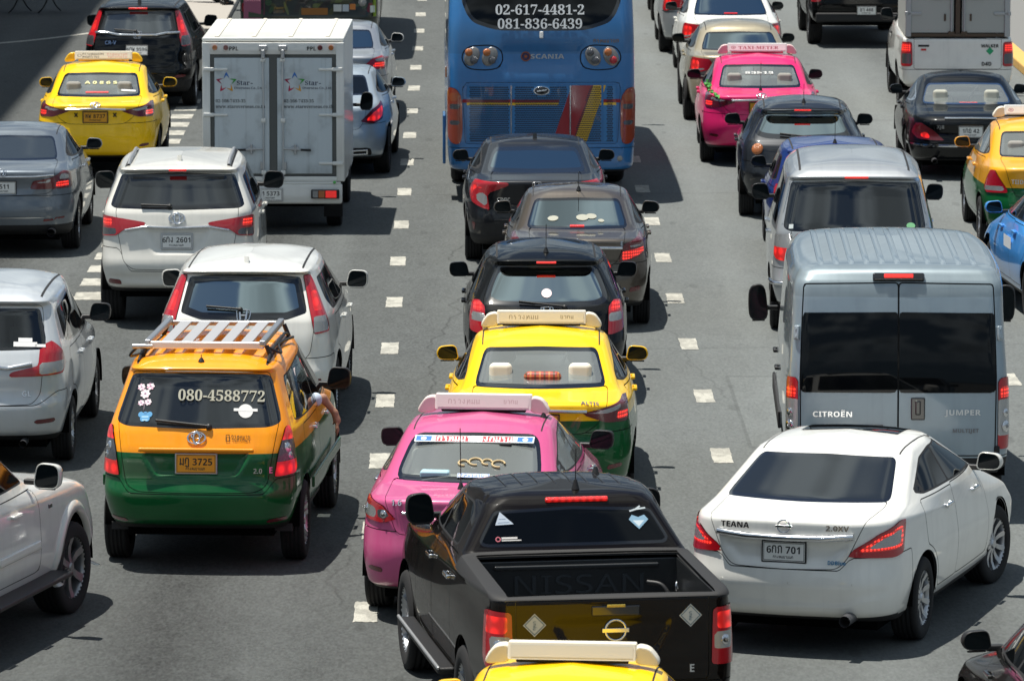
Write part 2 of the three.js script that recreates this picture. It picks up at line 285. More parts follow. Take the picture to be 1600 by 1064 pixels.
// ---------------------------------------------------------------- wheels, mirrors, plates, emblems and other fittings
const wheelGeo = {};
function wheelParts(r, w, style) {
  return wheelGeo[r + ',' + w + style] ??= (() => {
    const R = r, rr = r * (style === 'steel' ? 0.6 : 0.66), h = w / 2, pr = [[rr, -h * 0.8], [rr + 0.01, -h * 0.96], [R * 0.86, -h], [R * 0.95, -h * 0.93], [R * 0.99, -h * 0.78]];
    for (const t of [-0.5, -0.17, 0.17, 0.5]) pr.push([R, h * t - 0.012], [R - 0.008, h * t - 0.006], [R - 0.008, h * t + 0.006], [R, h * t + 0.012]);
    pr.push([R * 0.99, h * 0.78], [R * 0.95, h * 0.93], [R * 0.86, h], [rr + 0.01, h * 0.96], [rr, h * 0.8]);
    const tyre = new THREE.LatheGeometry(pr.map(([x, y]) => new THREE.Vector2(x, y)), 40).rotateZ(-Math.PI / 2);
    const fx = h * 0.72, list = [new THREE.LatheGeometry([[rr + 0.004, -h * 0.5], [rr - 0.012, -h * 0.3], [rr - 0.015, fx - 0.02], [rr + 0.004, h * 0.86], [rr + 0.01, h * 0.82]].map(([x, y]) => new THREE.Vector2(x, y)), 36).rotateZ(-Math.PI / 2)];
    const ns = style === 'steel' ? 0 : style === 'ten' ? 10 : style === 'six' ? 6 : 5;
    for (let i = 0; i < ns; i++) {
      const t = i / ns * Math.PI * 2, sp = (o, wd) => { const g = new THREE.BoxGeometry(0.028, rr * 0.86, wd, 1, 3, 1), p = g.attributes.position; for (let k = 0; k < p.count; k++) { const f = p.getY(k) / (rr * 0.86) + 0.5; p.setZ(k, p.getZ(k) * mix(0.75, 1.15, f)); p.setX(k, p.getX(k) - 0.03 * (1 - Math.abs(f * 2 - 1)) + 0.012 * f); } g.computeVertexNormals(); return g.translate(fx - 0.012, rr * 0.55, 0).rotateX(t + o); };
      if (ns === 5) list.push(sp(0.16, 0.034), sp(-0.16, 0.034)); else list.push(sp(0, ns === 10 ? 0.04 : 0.06));
    }
    if (style === 'steel') list.push(new THREE.LatheGeometry([[0.02, fx - 0.04], [rr * 0.45, fx - 0.03], [rr * 0.6, fx - 0.0], [rr * 0.85, fx - 0.03], [rr, fx - 0.05]].map(([x, y]) => new THREE.Vector2(x, y)), 30).rotateZ(-Math.PI / 2));
    list.push(new THREE.CylinderGeometry(0.034, 0.06, 0.04, 14).rotateZ(-Math.PI / 2).translate(fx - 0.008, 0, 0));
    const disc = new THREE.CylinderGeometry(rr * 0.72, rr * 0.72, 0.02, 24).rotateZ(-Math.PI / 2).translate(fx - 0.09, 0, 0), back = new THREE.CylinderGeometry(rr * 0.98, rr * 0.98, 0.01, 24).rotateZ(-Math.PI / 2).translate(-h * 0.3, 0, 0);
    return { tyre, rim: merge(list), disc, back };
  })();
}
function wheel(c, x, z, r, w, style = 'five', steer = 0, rimMat) {
  const g = new THREE.Group(), P = wheelParts(r, w, style); g.name = 'wheel'; g.position.set(x, r, z); g.rotation.y = (x < 0 ? Math.PI : 0) + steer; c.group.add(g);
  mesh('tyre', P.tyre, M.rubber, g); mesh('rim', P.rim, rimMat ?? (style === 'steel' ? M.steel : M.alloy), g); mesh('brake_disc', P.disc, M.darkalloy, g); mesh('rim_back', P.back, M.deep, g); return g;
}
function wheels(c, W) {
  const S = c.S, R = W.r + (W.gap ?? 0.055);
  for (const [k, z] of [['r', W.zr], ['f', W.zf]]) for (const s of [1, -1]) {
    const xo = (W.x ?? S.W - 0.02) - W.w / 2 - (k === 'f' ? 0.022 : 0);
    wheel(c, s * xo, z, W.r, W.w, W.style, k === 'f' ? W.steer ?? 0 : 0, W.rim);
    const lin = new THREE.CylinderGeometry(R + 0.012, R + 0.012, 0.36, 28, 1, true, 0, Math.PI).rotateZ(Math.PI / 2).translate(s * (S.W - 0.22), W.r, z), bk = new THREE.CircleGeometry(R + 0.01, 28, 0, Math.PI).rotateY(Math.PI / 2).translate(s * (S.W - 0.4), W.r, z);
    c.add('wheel_arch_liner', merge([lin, bk]), M.deep);
  }
}
const archField = (W) => (v) => Math.max(Math.min(Math.hypot(v.z - W.zr, v.y - W.r), Math.hypot(v.z - W.zf, v.y - W.r)) - (W.r + (W.gap ?? 0.055)), 0.4 - Math.abs(v.x));
function archFlares(c, W, m, wd = 0.05) {
  const R = W.r + (W.gap ?? 0.055);
  for (const z of [W.zr, W.zf]) for (const s of [1, -1]) {
    const P = [], I = [], n = 26, pr = [[-0.005, -0.02], [0.0, 0.028], [wd * 0.5, 0.03], [wd, 0.012], [wd + 0.012, -0.02]];
    for (let i = 0; i <= n; i++) { const t = mix(-0.12, Math.PI + 0.12, i / n), ct = Math.cos(t), st = Math.sin(t); for (const [dr, dx] of pr) { const zz = z + (R + dr) * ct, yy = W.r + (R + dr) * st, q = c.sideAt(zz, Math.max(0.32, yy), s); P.push(q.p.x + s * dx, yy, zz); } }
    for (let i = 0; i < n; i++) for (let j = 0; j < pr.length - 1; j++) { const a = i * pr.length + j, b = a + 1, d = a + pr.length, e = d + 1; I.push(a, b, d, b, e, d); }
    let g = new THREE.BufferGeometry(); g.setAttribute('position', new THREE.Float32BufferAttribute(P, 3)); g.setIndex(I); g.computeVertexNormals(); c.add('wheel_arch_trim', g, m);
  }
}
function mirrorParts(w, h, round) {                                  // right-hand mirror, inner edge at x = 0
  const out = roundP(round ? [[0.0, -0.44 * h], [0.86 * w, -0.42 * h], [w, -0.05 * h], [0.86 * w, 0.42 * h], [0.03, 0.5 * h]] : [[0.0, -0.5 * h], [0.9 * w, -0.5 * h], [w, -0.1 * h], [0.96 * w, 0.45 * h], [0.04, 0.5 * h]], h * 0.3), n = out.length, P = [], I = [];
  const st = [[0.004, 0.90], [0.008, 0.96], [0.0, 1], [-0.03, 1.0], [-0.075, 0.93], [-0.11, 0.74], [-0.128, 0.4], [-0.132, 0.02]];
  for (const [z, k] of st) for (const [x, y] of out) P.push(w * 0.5 + (x - w * 0.5) * k, y * k, z);
  for (let i = 0; i + 1 < st.length; i++) for (let j = 0; j < n; j++) { const a = i * n + j, b = i * n + (j + 1) % n, d = a + n, e = b + n; I.push(a, d, b, b, d, e); }
  const g = new THREE.BufferGeometry(); g.setAttribute('position', new THREE.Float32BufferAttribute(P, 3)); g.setIndex(I); g.computeVertexNormals();
  const s = new THREE.Shape(out.map(([x, y]) => new THREE.Vector2(w * 0.5 + (x - w * 0.5) * 0.95, y * 0.94)));
  return { shell: g, face: new THREE.ShapeGeometry(s) };
}
function mirrors(c, o) {
  for (const s of o.only ?? [1, -1]) {
    const { shell, face } = mirrorParts(o.w ?? 0.22, o.h ?? 0.15, o.round ?? true), A = c.sideAt(o.z, o.y, s), g = new THREE.Group(); g.name = 'wing_mirror';
    g.position.set(s * (o.x ?? Math.abs(A.p.x) + 0.055), o.y + (o.up ?? 0.05), o.z); g.rotation.y = -s * 0.12; c.group.add(g);
    for (const q of [shell, face]) if (s < 0) { q.scale(-1, 1, 1); const ix = q.index.array; for (let i = 0; i < ix.length; i += 3) { const t = ix[i]; ix[i] = ix[i + 1]; ix[i + 1] = t; } if (q === face) q.computeVertexNormals(); }
    if (s < 0) shell.computeVertexNormals();
    mesh('mirror_shell', shell, o.m ?? c.S.paint, g); mesh('mirror_glass', face.translate(0, 0, 0.0), M.mirror, g);
    mesh('mirror_arm', box(0.13, 0.045, 0.06, s * -0.03, -0.06, -0.05, 0.015), M.black, g);
    mesh('mirror_frame', box((o.w ?? 0.22) * 0.6, 0.012, 0.02, s * (o.w ?? 0.22) * 0.5, -(o.h ?? 0.15) * 0.49, -0.012, 0.004), M.black, g);
  }
}
// Thai consonants as pen strokes in a unit box, y down
const THAI = {
  'ก': [[[0.1, 1], [0.1, 0.45], [0.28, 0.33], [0.08, 0.22], [0.3, 0.02], [0.7, 0.02], [0.9, 0.2], [0.9, 1]]], 'ง': [[[0.42, 0.18], [0.62, 0.08], [0.66, 0.3], [0.66, 0.9], [0.5, 0.95], [0.08, 0.55]]],
  'ภ': [[[0.08, 0.85], [0.22, 0.98], [0.28, 0.8], [0.26, 0.4], [0.1, 0.25], [0.35, 0.02], [0.75, 0.02], [0.92, 0.2], [0.92, 1]]], 'พ': [[[0.02, 0.1], [0.14, 0.2], [0.12, 0.04], [0.22, 1], [0.5, 0.4], [0.78, 1], [0.92, 0]]],
  'ม': [[[0.1, 0.05], [0.22, 0.15], [0.22, 0.95], [0.08, 0.85], [0.3, 0.78], [0.92, 0.98], [0.92, 0]]], 'ฎ': [[[0.12, 0.85], [0.12, 0.4], [0.26, 0.3], [0.1, 0.2], [0.3, 0.02], [0.75, 0.02], [0.9, 0.2], [0.9, 1.2], [0.5, 1.25], [0.3, 1.1], [0.14, 1.2]]],
  'ท': [[[0.06, 0.06], [0.2, 0.2], [0.2, 1], [0.7, 0.1], [0.9, 0.2], [0.9, 1]]], 'ฬ': [[[0.02, 0.1], [0.14, 0.2], [0.12, 0.04], [0.2, 1], [0.45, 0.45], [0.7, 1], [0.82, 0.3], [0.95, 0.1], [0.8, 0.0]]],
  'อ': [[[0.4, 0.5], [0.18, 0.4], [0.2, 0.1], [0.6, 0.02], [0.88, 0.2], [0.88, 0.97], [0.14, 0.97], [0.12, 0.6]]], 'ข': [[[0.1, 0.2], [0.24, 0.05], [0.34, 0.3], [0.22, 0.5], [0.28, 0.98], [0.9, 0.98], [0.9, 0]]], 'ว': [[[0.15, 0.2], [0.5, 0.02], [0.85, 0.2], [0.8, 0.95], [0.65, 0.85]]], 'น': [[[0.08, 0.1], [0.22, 0.15], [0.22, 1], [0.8, 0.85], [0.9, 0.95], [0.88, 0]]], 'ร': [[[0.7, 0.1], [0.3, 0.05], [0.3, 0.3], [0.7, 0.4], [0.7, 1], [0.5, 0.9]]],
};
function thai(ctx, ch, x, y, w, h) { for (const st of THAI[ch] ?? []) { ctx.beginPath(); st.forEach(([u, v], i) => ctx[i ? 'lineTo' : 'moveTo'](x + u * w, y + v * h)); ctx.stroke(); } }
function thaiLine(ctx, s, x, y, w, h, sp = 1.25) { for (const ch of s) { thai(ctx, ch, x, y, w, h); x += w * sp; } return x; }
const READABLE = ['6กพ 9596', 'ทฬ 8737', ' 5511', '6กง 2601', 'มฎ 3725', '6กภ 701', 'ขท 5373', 'ขว 488', '1กอ 42'];   // the plates the photograph lets one read
function plate(c, str, o = {}) {
  if (!READABLE.includes(str)) str = '';                                     // str such as '6กง 2601'
  const m = print(256, 112, (k, w, h) => {
    k.fillStyle = o.bg ?? '#e4e4e0'; k.fillRect(0, 0, w, h); k.strokeStyle = '#222'; k.fillStyle = '#161616'; k.lineWidth = 3; k.strokeRect(5, 5, w - 10, h - 10);
    let len = 0; for (const ch of str) len += THAI[ch] ? 34 : ch === ' ' ? 16 : 33; let x = (w - len) / 2; k.font = 'bold 58px sans-serif'; k.textBaseline = 'alphabetic'; k.lineWidth = 7; k.lineJoin = 'round';
    for (const ch of str) { if (THAI[ch]) { thai(k, ch, x + 2, 22, 26, 42); x += 34; } else if (ch === ' ') x += 16; else { k.fillText(ch, x, 65); x += 33; } }
    k.lineWidth = 2.6; thaiLine(k, 'กรงทมขวนมก', 62, 80, 10, 14);
  }, { rough: 0.4 });
  const y = o.y, a = o.a ?? 0, g = c.onRear(new THREE.PlaneGeometry(0.335, 0.148), a, y, 0.0195 + (o.off ?? 0)), f = c.onRear(box(0.36, 0.172, 0.016, 0, 0, 0, 0.008), a, y, 0.011 + (o.off ?? 0));
  const fr = c.add('number_plate', f, o.frame ?? M.black); mesh('plate_print', g, m, fr); return fr;
}
function emblem(c, kind, a, y, s = 0.11, m = M.chrome) {
  const L = [], T = (r, t, sx = 1, sy = 1) => new THREE.TorusGeometry(r, t, 8, 28).scale(sx, sy, 0.8);
  if (kind === 'ovals') { L.push(T(s * 0.5, s * 0.055, 1.15, 0.78), T(s * 0.2, s * 0.055, 1, 1.9), T(s * 0.3, s * 0.05, 1.15, 0.55).translate(0, s * 0.13, 0)); }
  else if (kind === 'aitch') { const b = s * 0.09; L.push(tube([[-s * 0.5, s * 0.4, 0], [-s * 0.36, -s * 0.42, 0], [0, -s * 0.46, 0], [s * 0.36, -s * 0.42, 0], [s * 0.5, s * 0.4, 0], [0, s * 0.46, 0], [-s * 0.5, s * 0.4, 0]], b * 0.55, 48, 6), bar([-s * 0.27, s * 0.36, 0], [-s * 0.2, -s * 0.36, 0], b), bar([s * 0.27, s * 0.36, 0], [s * 0.2, -s * 0.36, 0], b), bar([-s * 0.2, 0, 0], [s * 0.2, 0, 0], b)); }
  else if (kind === 'ringbar') { L.push(T(s * 0.45, s * 0.06), box(s * 1.2, s * 0.2, s * 0.1, 0, 0, 0, 0.004)); }
  else if (kind === 'bowtie') { L.push(box(s * 1.3, s * 0.3, 0.01, 0, 0, 0, 0.003), box(s * 0.5, s * 0.5, 0.012, 0, 0, 0, 0.003)); }
  else if (kind === 'ess') { L.push(bar([-s * 0.35, s * 0.1, 0], [0, s * 0.45, 0], s * 0.07), bar([0, s * 0.45, 0], [s * 0.3, s * 0.15, 0], s * 0.07), bar([-s * 0.35, s * 0.1, 0], [s * 0.35, -s * 0.1, 0], s * 0.08), bar([s * 0.35, -s * 0.1, 0], [0, -s * 0.45, 0], s * 0.07), bar([0, -s * 0.45, 0], [-s * 0.3, -s * 0.15, 0], s * 0.07)); }
  else { L.push(T(s * 0.45, s * 0.06), bar([0, 0, 0], [0, s * 0.42, 0], s * 0.045), bar([0, 0, 0], [s * 0.36, -s * 0.22, 0], s * 0.045), bar([0, 0, 0], [-s * 0.36, -s * 0.22, 0], s * 0.045)); }
  return c.add('emblem', c.onRear(merge(L), a, y, 0.01), m);
}
const lettering = (c, str, size, a, y, o = {}) => c.add('lettering', c.onRear(text(str, size, o.font ?? 'bold', o.d ?? 0.005).scale(o.sx ?? 1, 1, 1), a, y, 0.003), o.m ?? M.chrome);
function handles(c, list, m) { for (const s of [1, -1]) for (const [z, y] of list) { const { p } = c.sideAt(z, y, s); c.add('door_handle', merge([box(0.03, 0.032, 0.2, p.x + s * 0.022, y, z, 0.012), box(0.03, 0.03, 0.03, p.x + s * 0.008, y, z + 0.085, 0.008), box(0.03, 0.03, 0.03, p.x + s * 0.008, y, z - 0.085, 0.008)]), m ?? c.S.paint); } }
function aerial(c, x, z, h, lean = 0.25, base = 0.05) { const { p } = c.topAt(x, z); const g = [new THREE.CylinderGeometry(0.012, 0.03, base, 10).translate(p.x, p.y + base / 2, z), bar([p.x, p.y + base * 0.8, z], [p.x, p.y + h, z + h * lean], 0.004, 6)]; return c.add('aerial', merge(g), M.black); }
function sharkFin(c, z, m) { const { p } = c.topAt(0, z), s = new THREE.Shape([[0, 0], [0.16, 0], [0.15, 0.01], [0.05, 0.055], [0.02, 0.06]].map((q) => new THREE.Vector2(...q))); return c.add('aerial_fin', new THREE.ExtrudeGeometry(s, { depth: 0.03, bevelSize: 0.008, bevelThickness: 0.01, bevelSegments: 2 }).translate(0, 0, -0.015).rotateY(Math.PI / 2).translate(0, p.y - 0.006, z), m ?? c.S.paint); }
function wiper(c, a0, y0, a1, y1) { const P = c.rearAt(a0, y0), Q = c.rearAt(a1, y1); const o = (r, k) => [r.p.x + r.n.x * k, r.p.y + r.n.y * k, r.p.z + r.n.z * k]; return c.add('rear_wiper', merge([bar(o(P, 0.03), o(Q, 0.035), 0.011), bar(o(Q, 0.02), [o(P, 0.02)[0] * 0.35 + Q.p.x * 0.65, Q.p.y * 0.65 + P.p.y * 0.35 + 0.012, mix(Q.p.z, P.p.z, 0.35) + 0.02], 0.007), new THREE.SphereGeometry(0.028, 10, 8).translate(...o(P, 0.015))]), M.black); }
function exhaust(c, x, y = 0.27, z = -0.08, r = 0.035) { c.add('exhaust_pipe', new THREE.CylinderGeometry(r, r, 0.25, 16, 1, true).rotateX(Math.PI / 2).translate(x, y, z), M.darkalloy); }
function bowls(c, list, m = M.chrome) { for (const s of [1, -1]) for (const [a, y, r] of list) { const o = c.add('lamp_reflector', c.onRear(merge([new THREE.SphereGeometry(r, 18, 10).scale(1, 1, 0.3), new THREE.TorusGeometry(r * 0.95, r * 0.12, 6, 22)]), s * a, y, 0.012), m); mesh('bulb', c.onRear(new THREE.SphereGeometry(r * 0.35, 10, 8), s * a, y, 0.012 + r * 0.25), M.clearlens, o); } }
function taxiSign(c, z, o = {}) {
  const w = o.w ?? 0.8, h = o.h ?? 0.095, top = c.topAt(0, z), y0 = Math.min(top.p.y, c.topAt(0.3, z).p.y + 0.02) + 0.028, S = (pts) => new THREE.Shape(pts.map((q) => new THREE.Vector2(...q)));
  const sign = c.add('roof_sign', new THREE.ExtrudeGeometry(S([[-0.065, 0], [0.075, 0], [0.045, h], [-0.03, h]]), { depth: w, bevelSize: 0.01, bevelThickness: 0.01, bevelSegments: 2 }).translate(0, 0, -w / 2).rotateY(-Math.PI / 2).translate(0, y0, z), o.m ?? M.offwhite), cap = o.cap ?? M.offwhite;
  for (const q of [-1, 1]) { const e = new THREE.ExtrudeGeometry(S(roundP([[0, -0.025], [0.135, -0.035], [0.125, 0.0], [0.075, h * 0.72], [0, h * 0.86]], 0.03)), { depth: 0.09, bevelSize: 0.012, bevelThickness: 0.014, bevelSegments: 3 }).translate(0, 0, -0.045); if (q < 0) e.rotateY(Math.PI); mesh('sign_end_cap', e.translate(q * (w / 2 + 0.012), y0, z), cap, sign); }
  mesh('sign_base', box(w * 0.9, 0.03, 0.1, 0, y0 - 0.02, z, 0.01), o.base ?? M.trim, sign);
  if (o.face) { const f = new THREE.PlaneGeometry(w - 0.02, h * 0.92).rotateX(-0.3).translate(0, y0 + h * 0.52, z + 0.0725); mesh('sign_print', f, o.face, sign); }
}
function rearBar(c, name, pts, r, m = M.chrome, off = 0.012) { const V = []; for (let i = 0; i + 1 < pts.length; i++) for (let k = 0; k < 5; k++) V.push([mix(pts[i][0], pts[i + 1][0], k / 5), mix(pts[i][1], pts[i + 1][1], k / 5)]); V.push(pts[pts.length - 1]); return c.add(name, tube(V.map(([a, y]) => { const q = c.rearAt(a, y); return [q.p.x + q.n.x * off, q.p.y + q.n.y * off, q.p.z + q.n.z * off]; }), r, V.length * 2, 10), m); }
const symBar = (c, name, pts, r, m, off) => rearBar(c, name, [...[...pts].reverse().filter((p) => p[0] > 0).map(([a, y]) => [-a, y]), ...pts], r, m, off);
function seats(c, o) {                                               // what shows through clear glass
  const m = o.m ?? M.cloth, I = c.group, y = o.y, zr = o.zr;         // y: shelf height, zr: rear seat back z
  c.add('cabin_floor', box(2 * c.S.W - 0.2, 0.06, -c.S.L * -0.5, 0, 0.32, zr - 0.7, 0), M.dash);
  c.add('parcel_shelf', box(1.12, 0.03, 0.36, 0, y - 0.035, zr + 0.13, 0.005), o.shelf ?? M.lining);
  const back = (x, z, w, top) => new RoundedBoxGeometry(w, 0.62, 0.13, 3, 0.055).rotateX(-0.2).translate(x, top - 0.31, z), head = (x, z, top, w = 0.21) => merge([new RoundedBoxGeometry(w, 0.21, 0.11, 4, 0.05).rotateX(-0.12).translate(x, top + 0.16, z + 0.05), bar([x - 0.05, top - 0.02, z + 0.04], [x - 0.05, top + 0.1, z + 0.05], 0.007), bar([x + 0.05, top - 0.02, z + 0.04], [x + 0.05, top + 0.1, z + 0.05], 0.007)]);
  c.add('rear_seat', merge([back(0, zr - 0.1, 1.2, y + 0.03), box(1.2, 0.2, 0.5, 0, 0.48, zr - 0.4, 0.06)]), m);
  if (o.rearHeads !== false) for (const x of [-0.36, 0.36]) c.add('headrest', head(x, zr - 0.06, y + 0.0), o.headm ?? m);
  for (const x of [-0.37, 0.37]) { const s = c.add('front_seat', merge([back(x, zr - 1.05, 0.48, y + 0.1), box(0.48, 0.18, 0.5, x, 0.42, zr - 1.35, 0.06)]), o.front ?? m); mesh('headrest', head(x, zr - 1.02, y + 0.08, 0.27), o.front ?? m, s); }
  c.add('dashboard', box(1.36, 0.3, 0.4, 0, y - 0.1, zr - 2.0, 0.08), M.dash);
  c.add('steering_wheel', new THREE.TorusGeometry(0.18, 0.015, 8, 24).rotateX(-0.4).translate(0.37, y - 0.0, zr - 1.72), M.black);
}
const U = (c, ...a) => c;
// ---------------------------------------------------------------- from a specification to a vehicle
function vehicle(S) {
  const c = new Car(S), P = S.paint; c.g0 = c.group;
  const W = S.wheels; S.pre?.(c); c.cut('opening', archField(W), null, { gone: true });
  if (S.rear) { const f = RH(S.rear.pts, S.rear.r ?? 0.06), o = c.cut('rear_window', f, S.rear.fm ?? M.gloss, { gap: S.rear.gap ?? 0 }); c.rearWin = c.cut('glass', inset(f, S.rear.frame ?? 0.025), S.rear.m ?? M.glass, { from: o, parent: o }); }
  if (S.side) for (const s of [1, -1]) {
    const f = SS(S.side.pts, s, S.side.r ?? 0.05), o = c.cut('side_window', f, S.side.fm ?? M.trim), k = S.side.cuts;
    for (let i = 0; i + 1 < k.length; i++) { const zc = (k[i] + k[i + 1]) / 2, hw = Math.abs(k[i] - k[i + 1]) / 2 - 0.022; c.cut('glass', and(inset(f, 0.014), (v) => Math.abs(v.z - zc) - hw), S.side.m ?? M.side, { from: o, parent: o }); }
  }
  if (S.front) { const [y0, y1, x0, x1, zf] = S.front; c.cut('windscreen', (v) => v.nz > -0.05 || v.z > zf ? 0.2 : Math.max(Math.abs(v.x) - mix(x0, x1, (v.y - y0) / (y1 - y0)), y0 - v.y, v.y - y1), S.side?.m === M.clear || S.clearFront ? M.clear : M.dark, {}); }
  c.liningTris = c.tris.slice();
  if (S.ditch) { const d = S.ditch; for (const s of [1, -1]) { const [ins, out] = carve(c.tris, (v) => Math.max(d.y - v.y, v.z - d.z0, d.z1 - v.z, 0.12 - v.ny, 0.2 - s * v.x)), w = d.w ?? 0.009, [A, B] = carve(ins, (v) => d.x - w - s * v.x), [C, D] = carve(A, (v) => s * v.x - d.x - w); c.tris = out.concat(B, D); if (C.length) c.pieces.push({ name: 'roof_moulding', tris: C, m: d.m ?? M.trim, off: 0.001 }); } }
  S.detail?.(c);
  if (S.skirt) c.cut('bumper_trim', (v) => v.y - S.skirt, M.trim);
  if (S.lid) c.cut(S.lid.name ?? 'boot_lid', RH(S.lid.pts, S.lid.r ?? 0.05), P, { gap: 0.003 });
  if (S.bumper) { const y = S.bumper.y, z = S.bumper.z ?? W.zr + 0.36; c.cut('rear_bumper', (v) => Math.max(v.y - (typeof y === 'function' ? y(Math.abs(v.a)) : y), z - v.z), P, { gap: 0.004 }); }
  if (S.doors) { const A = archField(W); for (const [z0, z1] of S.doors.z) for (const s of [1, -1]) c.cut('door', minus(SS([[z0, S.doors.y0 ?? 0.36], [z0, S.doors.y1], [z1, S.doors.y2 ?? S.doors.y1], [z1, S.doors.y0 ?? 0.36]], s, 0.04), (v) => A(v) - 0.04), P, { gap: 0.004 }); }
  if (S.roofCut) c.cut('roof', S.roofCut, P, { gap: 0.003 });
  c.pieces.push({ name: 'body', tris: c.tris, m: P, off: 0 });
  c.finish();
  if (!S.noLining) c.add('inner_shell', geoOf(c.liningTris, -0.022), S.lining ?? M.lining);
  c.add('underbody', new THREE.BoxGeometry(2 * S.W - 0.5, 0.1, S.L - 0.7).translate(0, S.under ?? (S.low ?? 0.25) - 0.02, -S.L / 2 - 0.05), M.deep);
  wheels(c, W);
  S.post?.(c);
  const g = c.group; g.name = numbered(S.name); g.position.set(S.at[0], 0, S.at[1]); if (S.tall) g.scale.y = S.tall; g.rotation.y = -(S.at[2] ?? 0) * Math.PI / 180;
  tag(g, S.label, S.category, S.group); scene.add(g); return c;
}
const B3 = (p, f) => Object.assign(p, f);
// saloon silhouette
function saloon(p) {
  const { L, W, H, dk, wb, wt } = p, ft = [p.ft[0] - 0.16, p.ft[1]], fb = [p.fb[0] - 0.1, p.fb[1]], belt = p.belt ?? W - 0.075, roof = p.roof ?? W - 0.3;
  p.layers = [
    lay(-0.34, 0.25, -L + 0.28, 0.22, W - 0.1, { bow: 0.05 }),
    lay(-0.06, p.y1 ?? 0.32, -L + 0.08, 0.28, W - 0.045, { wr: W - 0.1, bow: 0.1, rr: 0.3, k: 0.3 }),
    lay(0, p.y2 ?? 0.55, -L, 0.45, W - 0.008, { wr: W - 0.06, bow: p.bow ?? 0.13, rr: p.rr ?? 0.32, k: 0.42 }),
    lay(-0.045, p.y3 ?? 0.76, -L + 0.03, 0.6, W, { wr: W - 0.065, bow: 0.13, rr: p.rr ?? 0.3, k: 0.3 }),
    lay(dk[0], dk[1], -L + 0.22, p.hood ?? 0.76, W - 0.035, { wr: W - 0.115, bow: 0.13, rr: 0.3, k: p.dkk ?? 0.16, cr: 0.015 }),
    lay(wb[0], wb[1], fb[0], fb[1], belt, { wr: wb[2] + 0.1, wf: belt - 0.08, bow: p.wbow ?? 0.13, rr: 0.2, rf: 0.14, bowf: 0.24, k: 0.16, cr: 0.01 }),
    lay(wt[0], wt[1], ft[0], ft[1], roof + 0.015, { wr: wt[2] + 0.075, wf: roof - 0.06, bow: 0.09, rr: 0.17, rf: 0.1, bowf: 0.12, k: 0.22, cr: 0.012 }),
    lay(wt[0] - 0.14, H - 0.025, ft[0] + 0.16, H - 0.022, roof - 0.09, { bow: 0.06, rr: 0.2, rf: 0.16, bowf: 0.1, k: 0.5, cr: 0.01 }),
    lay((wt[0] + ft[0]) / 2 + 0.12, H + 0.004, (wt[0] + ft[0]) / 2 - 0.12, H + 0.004, 0.0006, { rr: 0.0003, rf: 0.0003, bow: 0, bowf: 0 })];
  const zS = p.zs ?? wb[0] - 0.42, yb = (z) => mix(wb[1], fb[1], cl((wb[0] - z) / (wb[0] - fb[0])));
  p.rear ??= {}; p.rear.pts ??= [[0, wb[1] + 0.012], [wb[2] + 0.01, wb[1] + 0.016], [wt[2] + 0.005, wt[1] - 0.022], [0, wt[1] - 0.008]];
  const A = [fb[0] + 0.4, yb(fb[0] + 0.4) + 0.025], Bf = [ft[0] + 0.16, ft[1] - 0.05], C = [wt[0] - 0.3, wt[1] - 0.055], D = [zS - 0.02, yb(zS) + 0.05];
  p.side ??= {}; p.side.pts ??= [A, Bf, [(Bf[0] + C[0]) / 2, Math.max(Bf[1], C[1]) - 0.0], C, D, [zS - 0.2, yb(zS - 0.2) + 0.02]];
  const zB = p.zB ?? (A[0] + D[0]) / 2 + 0.05; p.side.cuts ??= [A[0] - 0.1, zB, D[0] - 0.22, D[0] + 0.1]; p.side.r ??= 0.04;
  p.front ??= [fb[1] + 0.04, ft[1] - 0.04, belt - 0.16, roof - 0.1, ft[0] + 0.1];
  p.doors ??= { z: [[fb[0] + 0.36, zB + 0.012], [zB - 0.012, zS - 0.04]], y1: wb[1] - 0.035, y2: wb[1] - 0.02 };
  p.bumper ??= { y: p.y3 ?? 0.76 }; p.skirt ??= 0.3; { const q = p.lid.pts, n = q.length; q[n - 1] = [0, wb[1] + 0.02]; q[n - 2] = [q[n - 2][0], wb[1] + 0.02]; }
  p.wheels ??= {}; B3(p.wheels, { r: p.wheels.r ?? 0.31, w: p.wheels.w ?? 0.205, zr: p.wheels.zr ?? -0.98, zf: p.wheels.zf ?? -0.98 - (p.wbase ?? 2.7), style: p.wheels.style ?? 'ten' });
  p.ditch ??= { x: roof - 0.055, y: wt[1] - 0.04, z0: wt[0] - 0.1, z1: ft[0] + 0.14, w: 0.006 };
  p.name ??= 'saloon_car'; p.category ??= 'car'; return p;
}
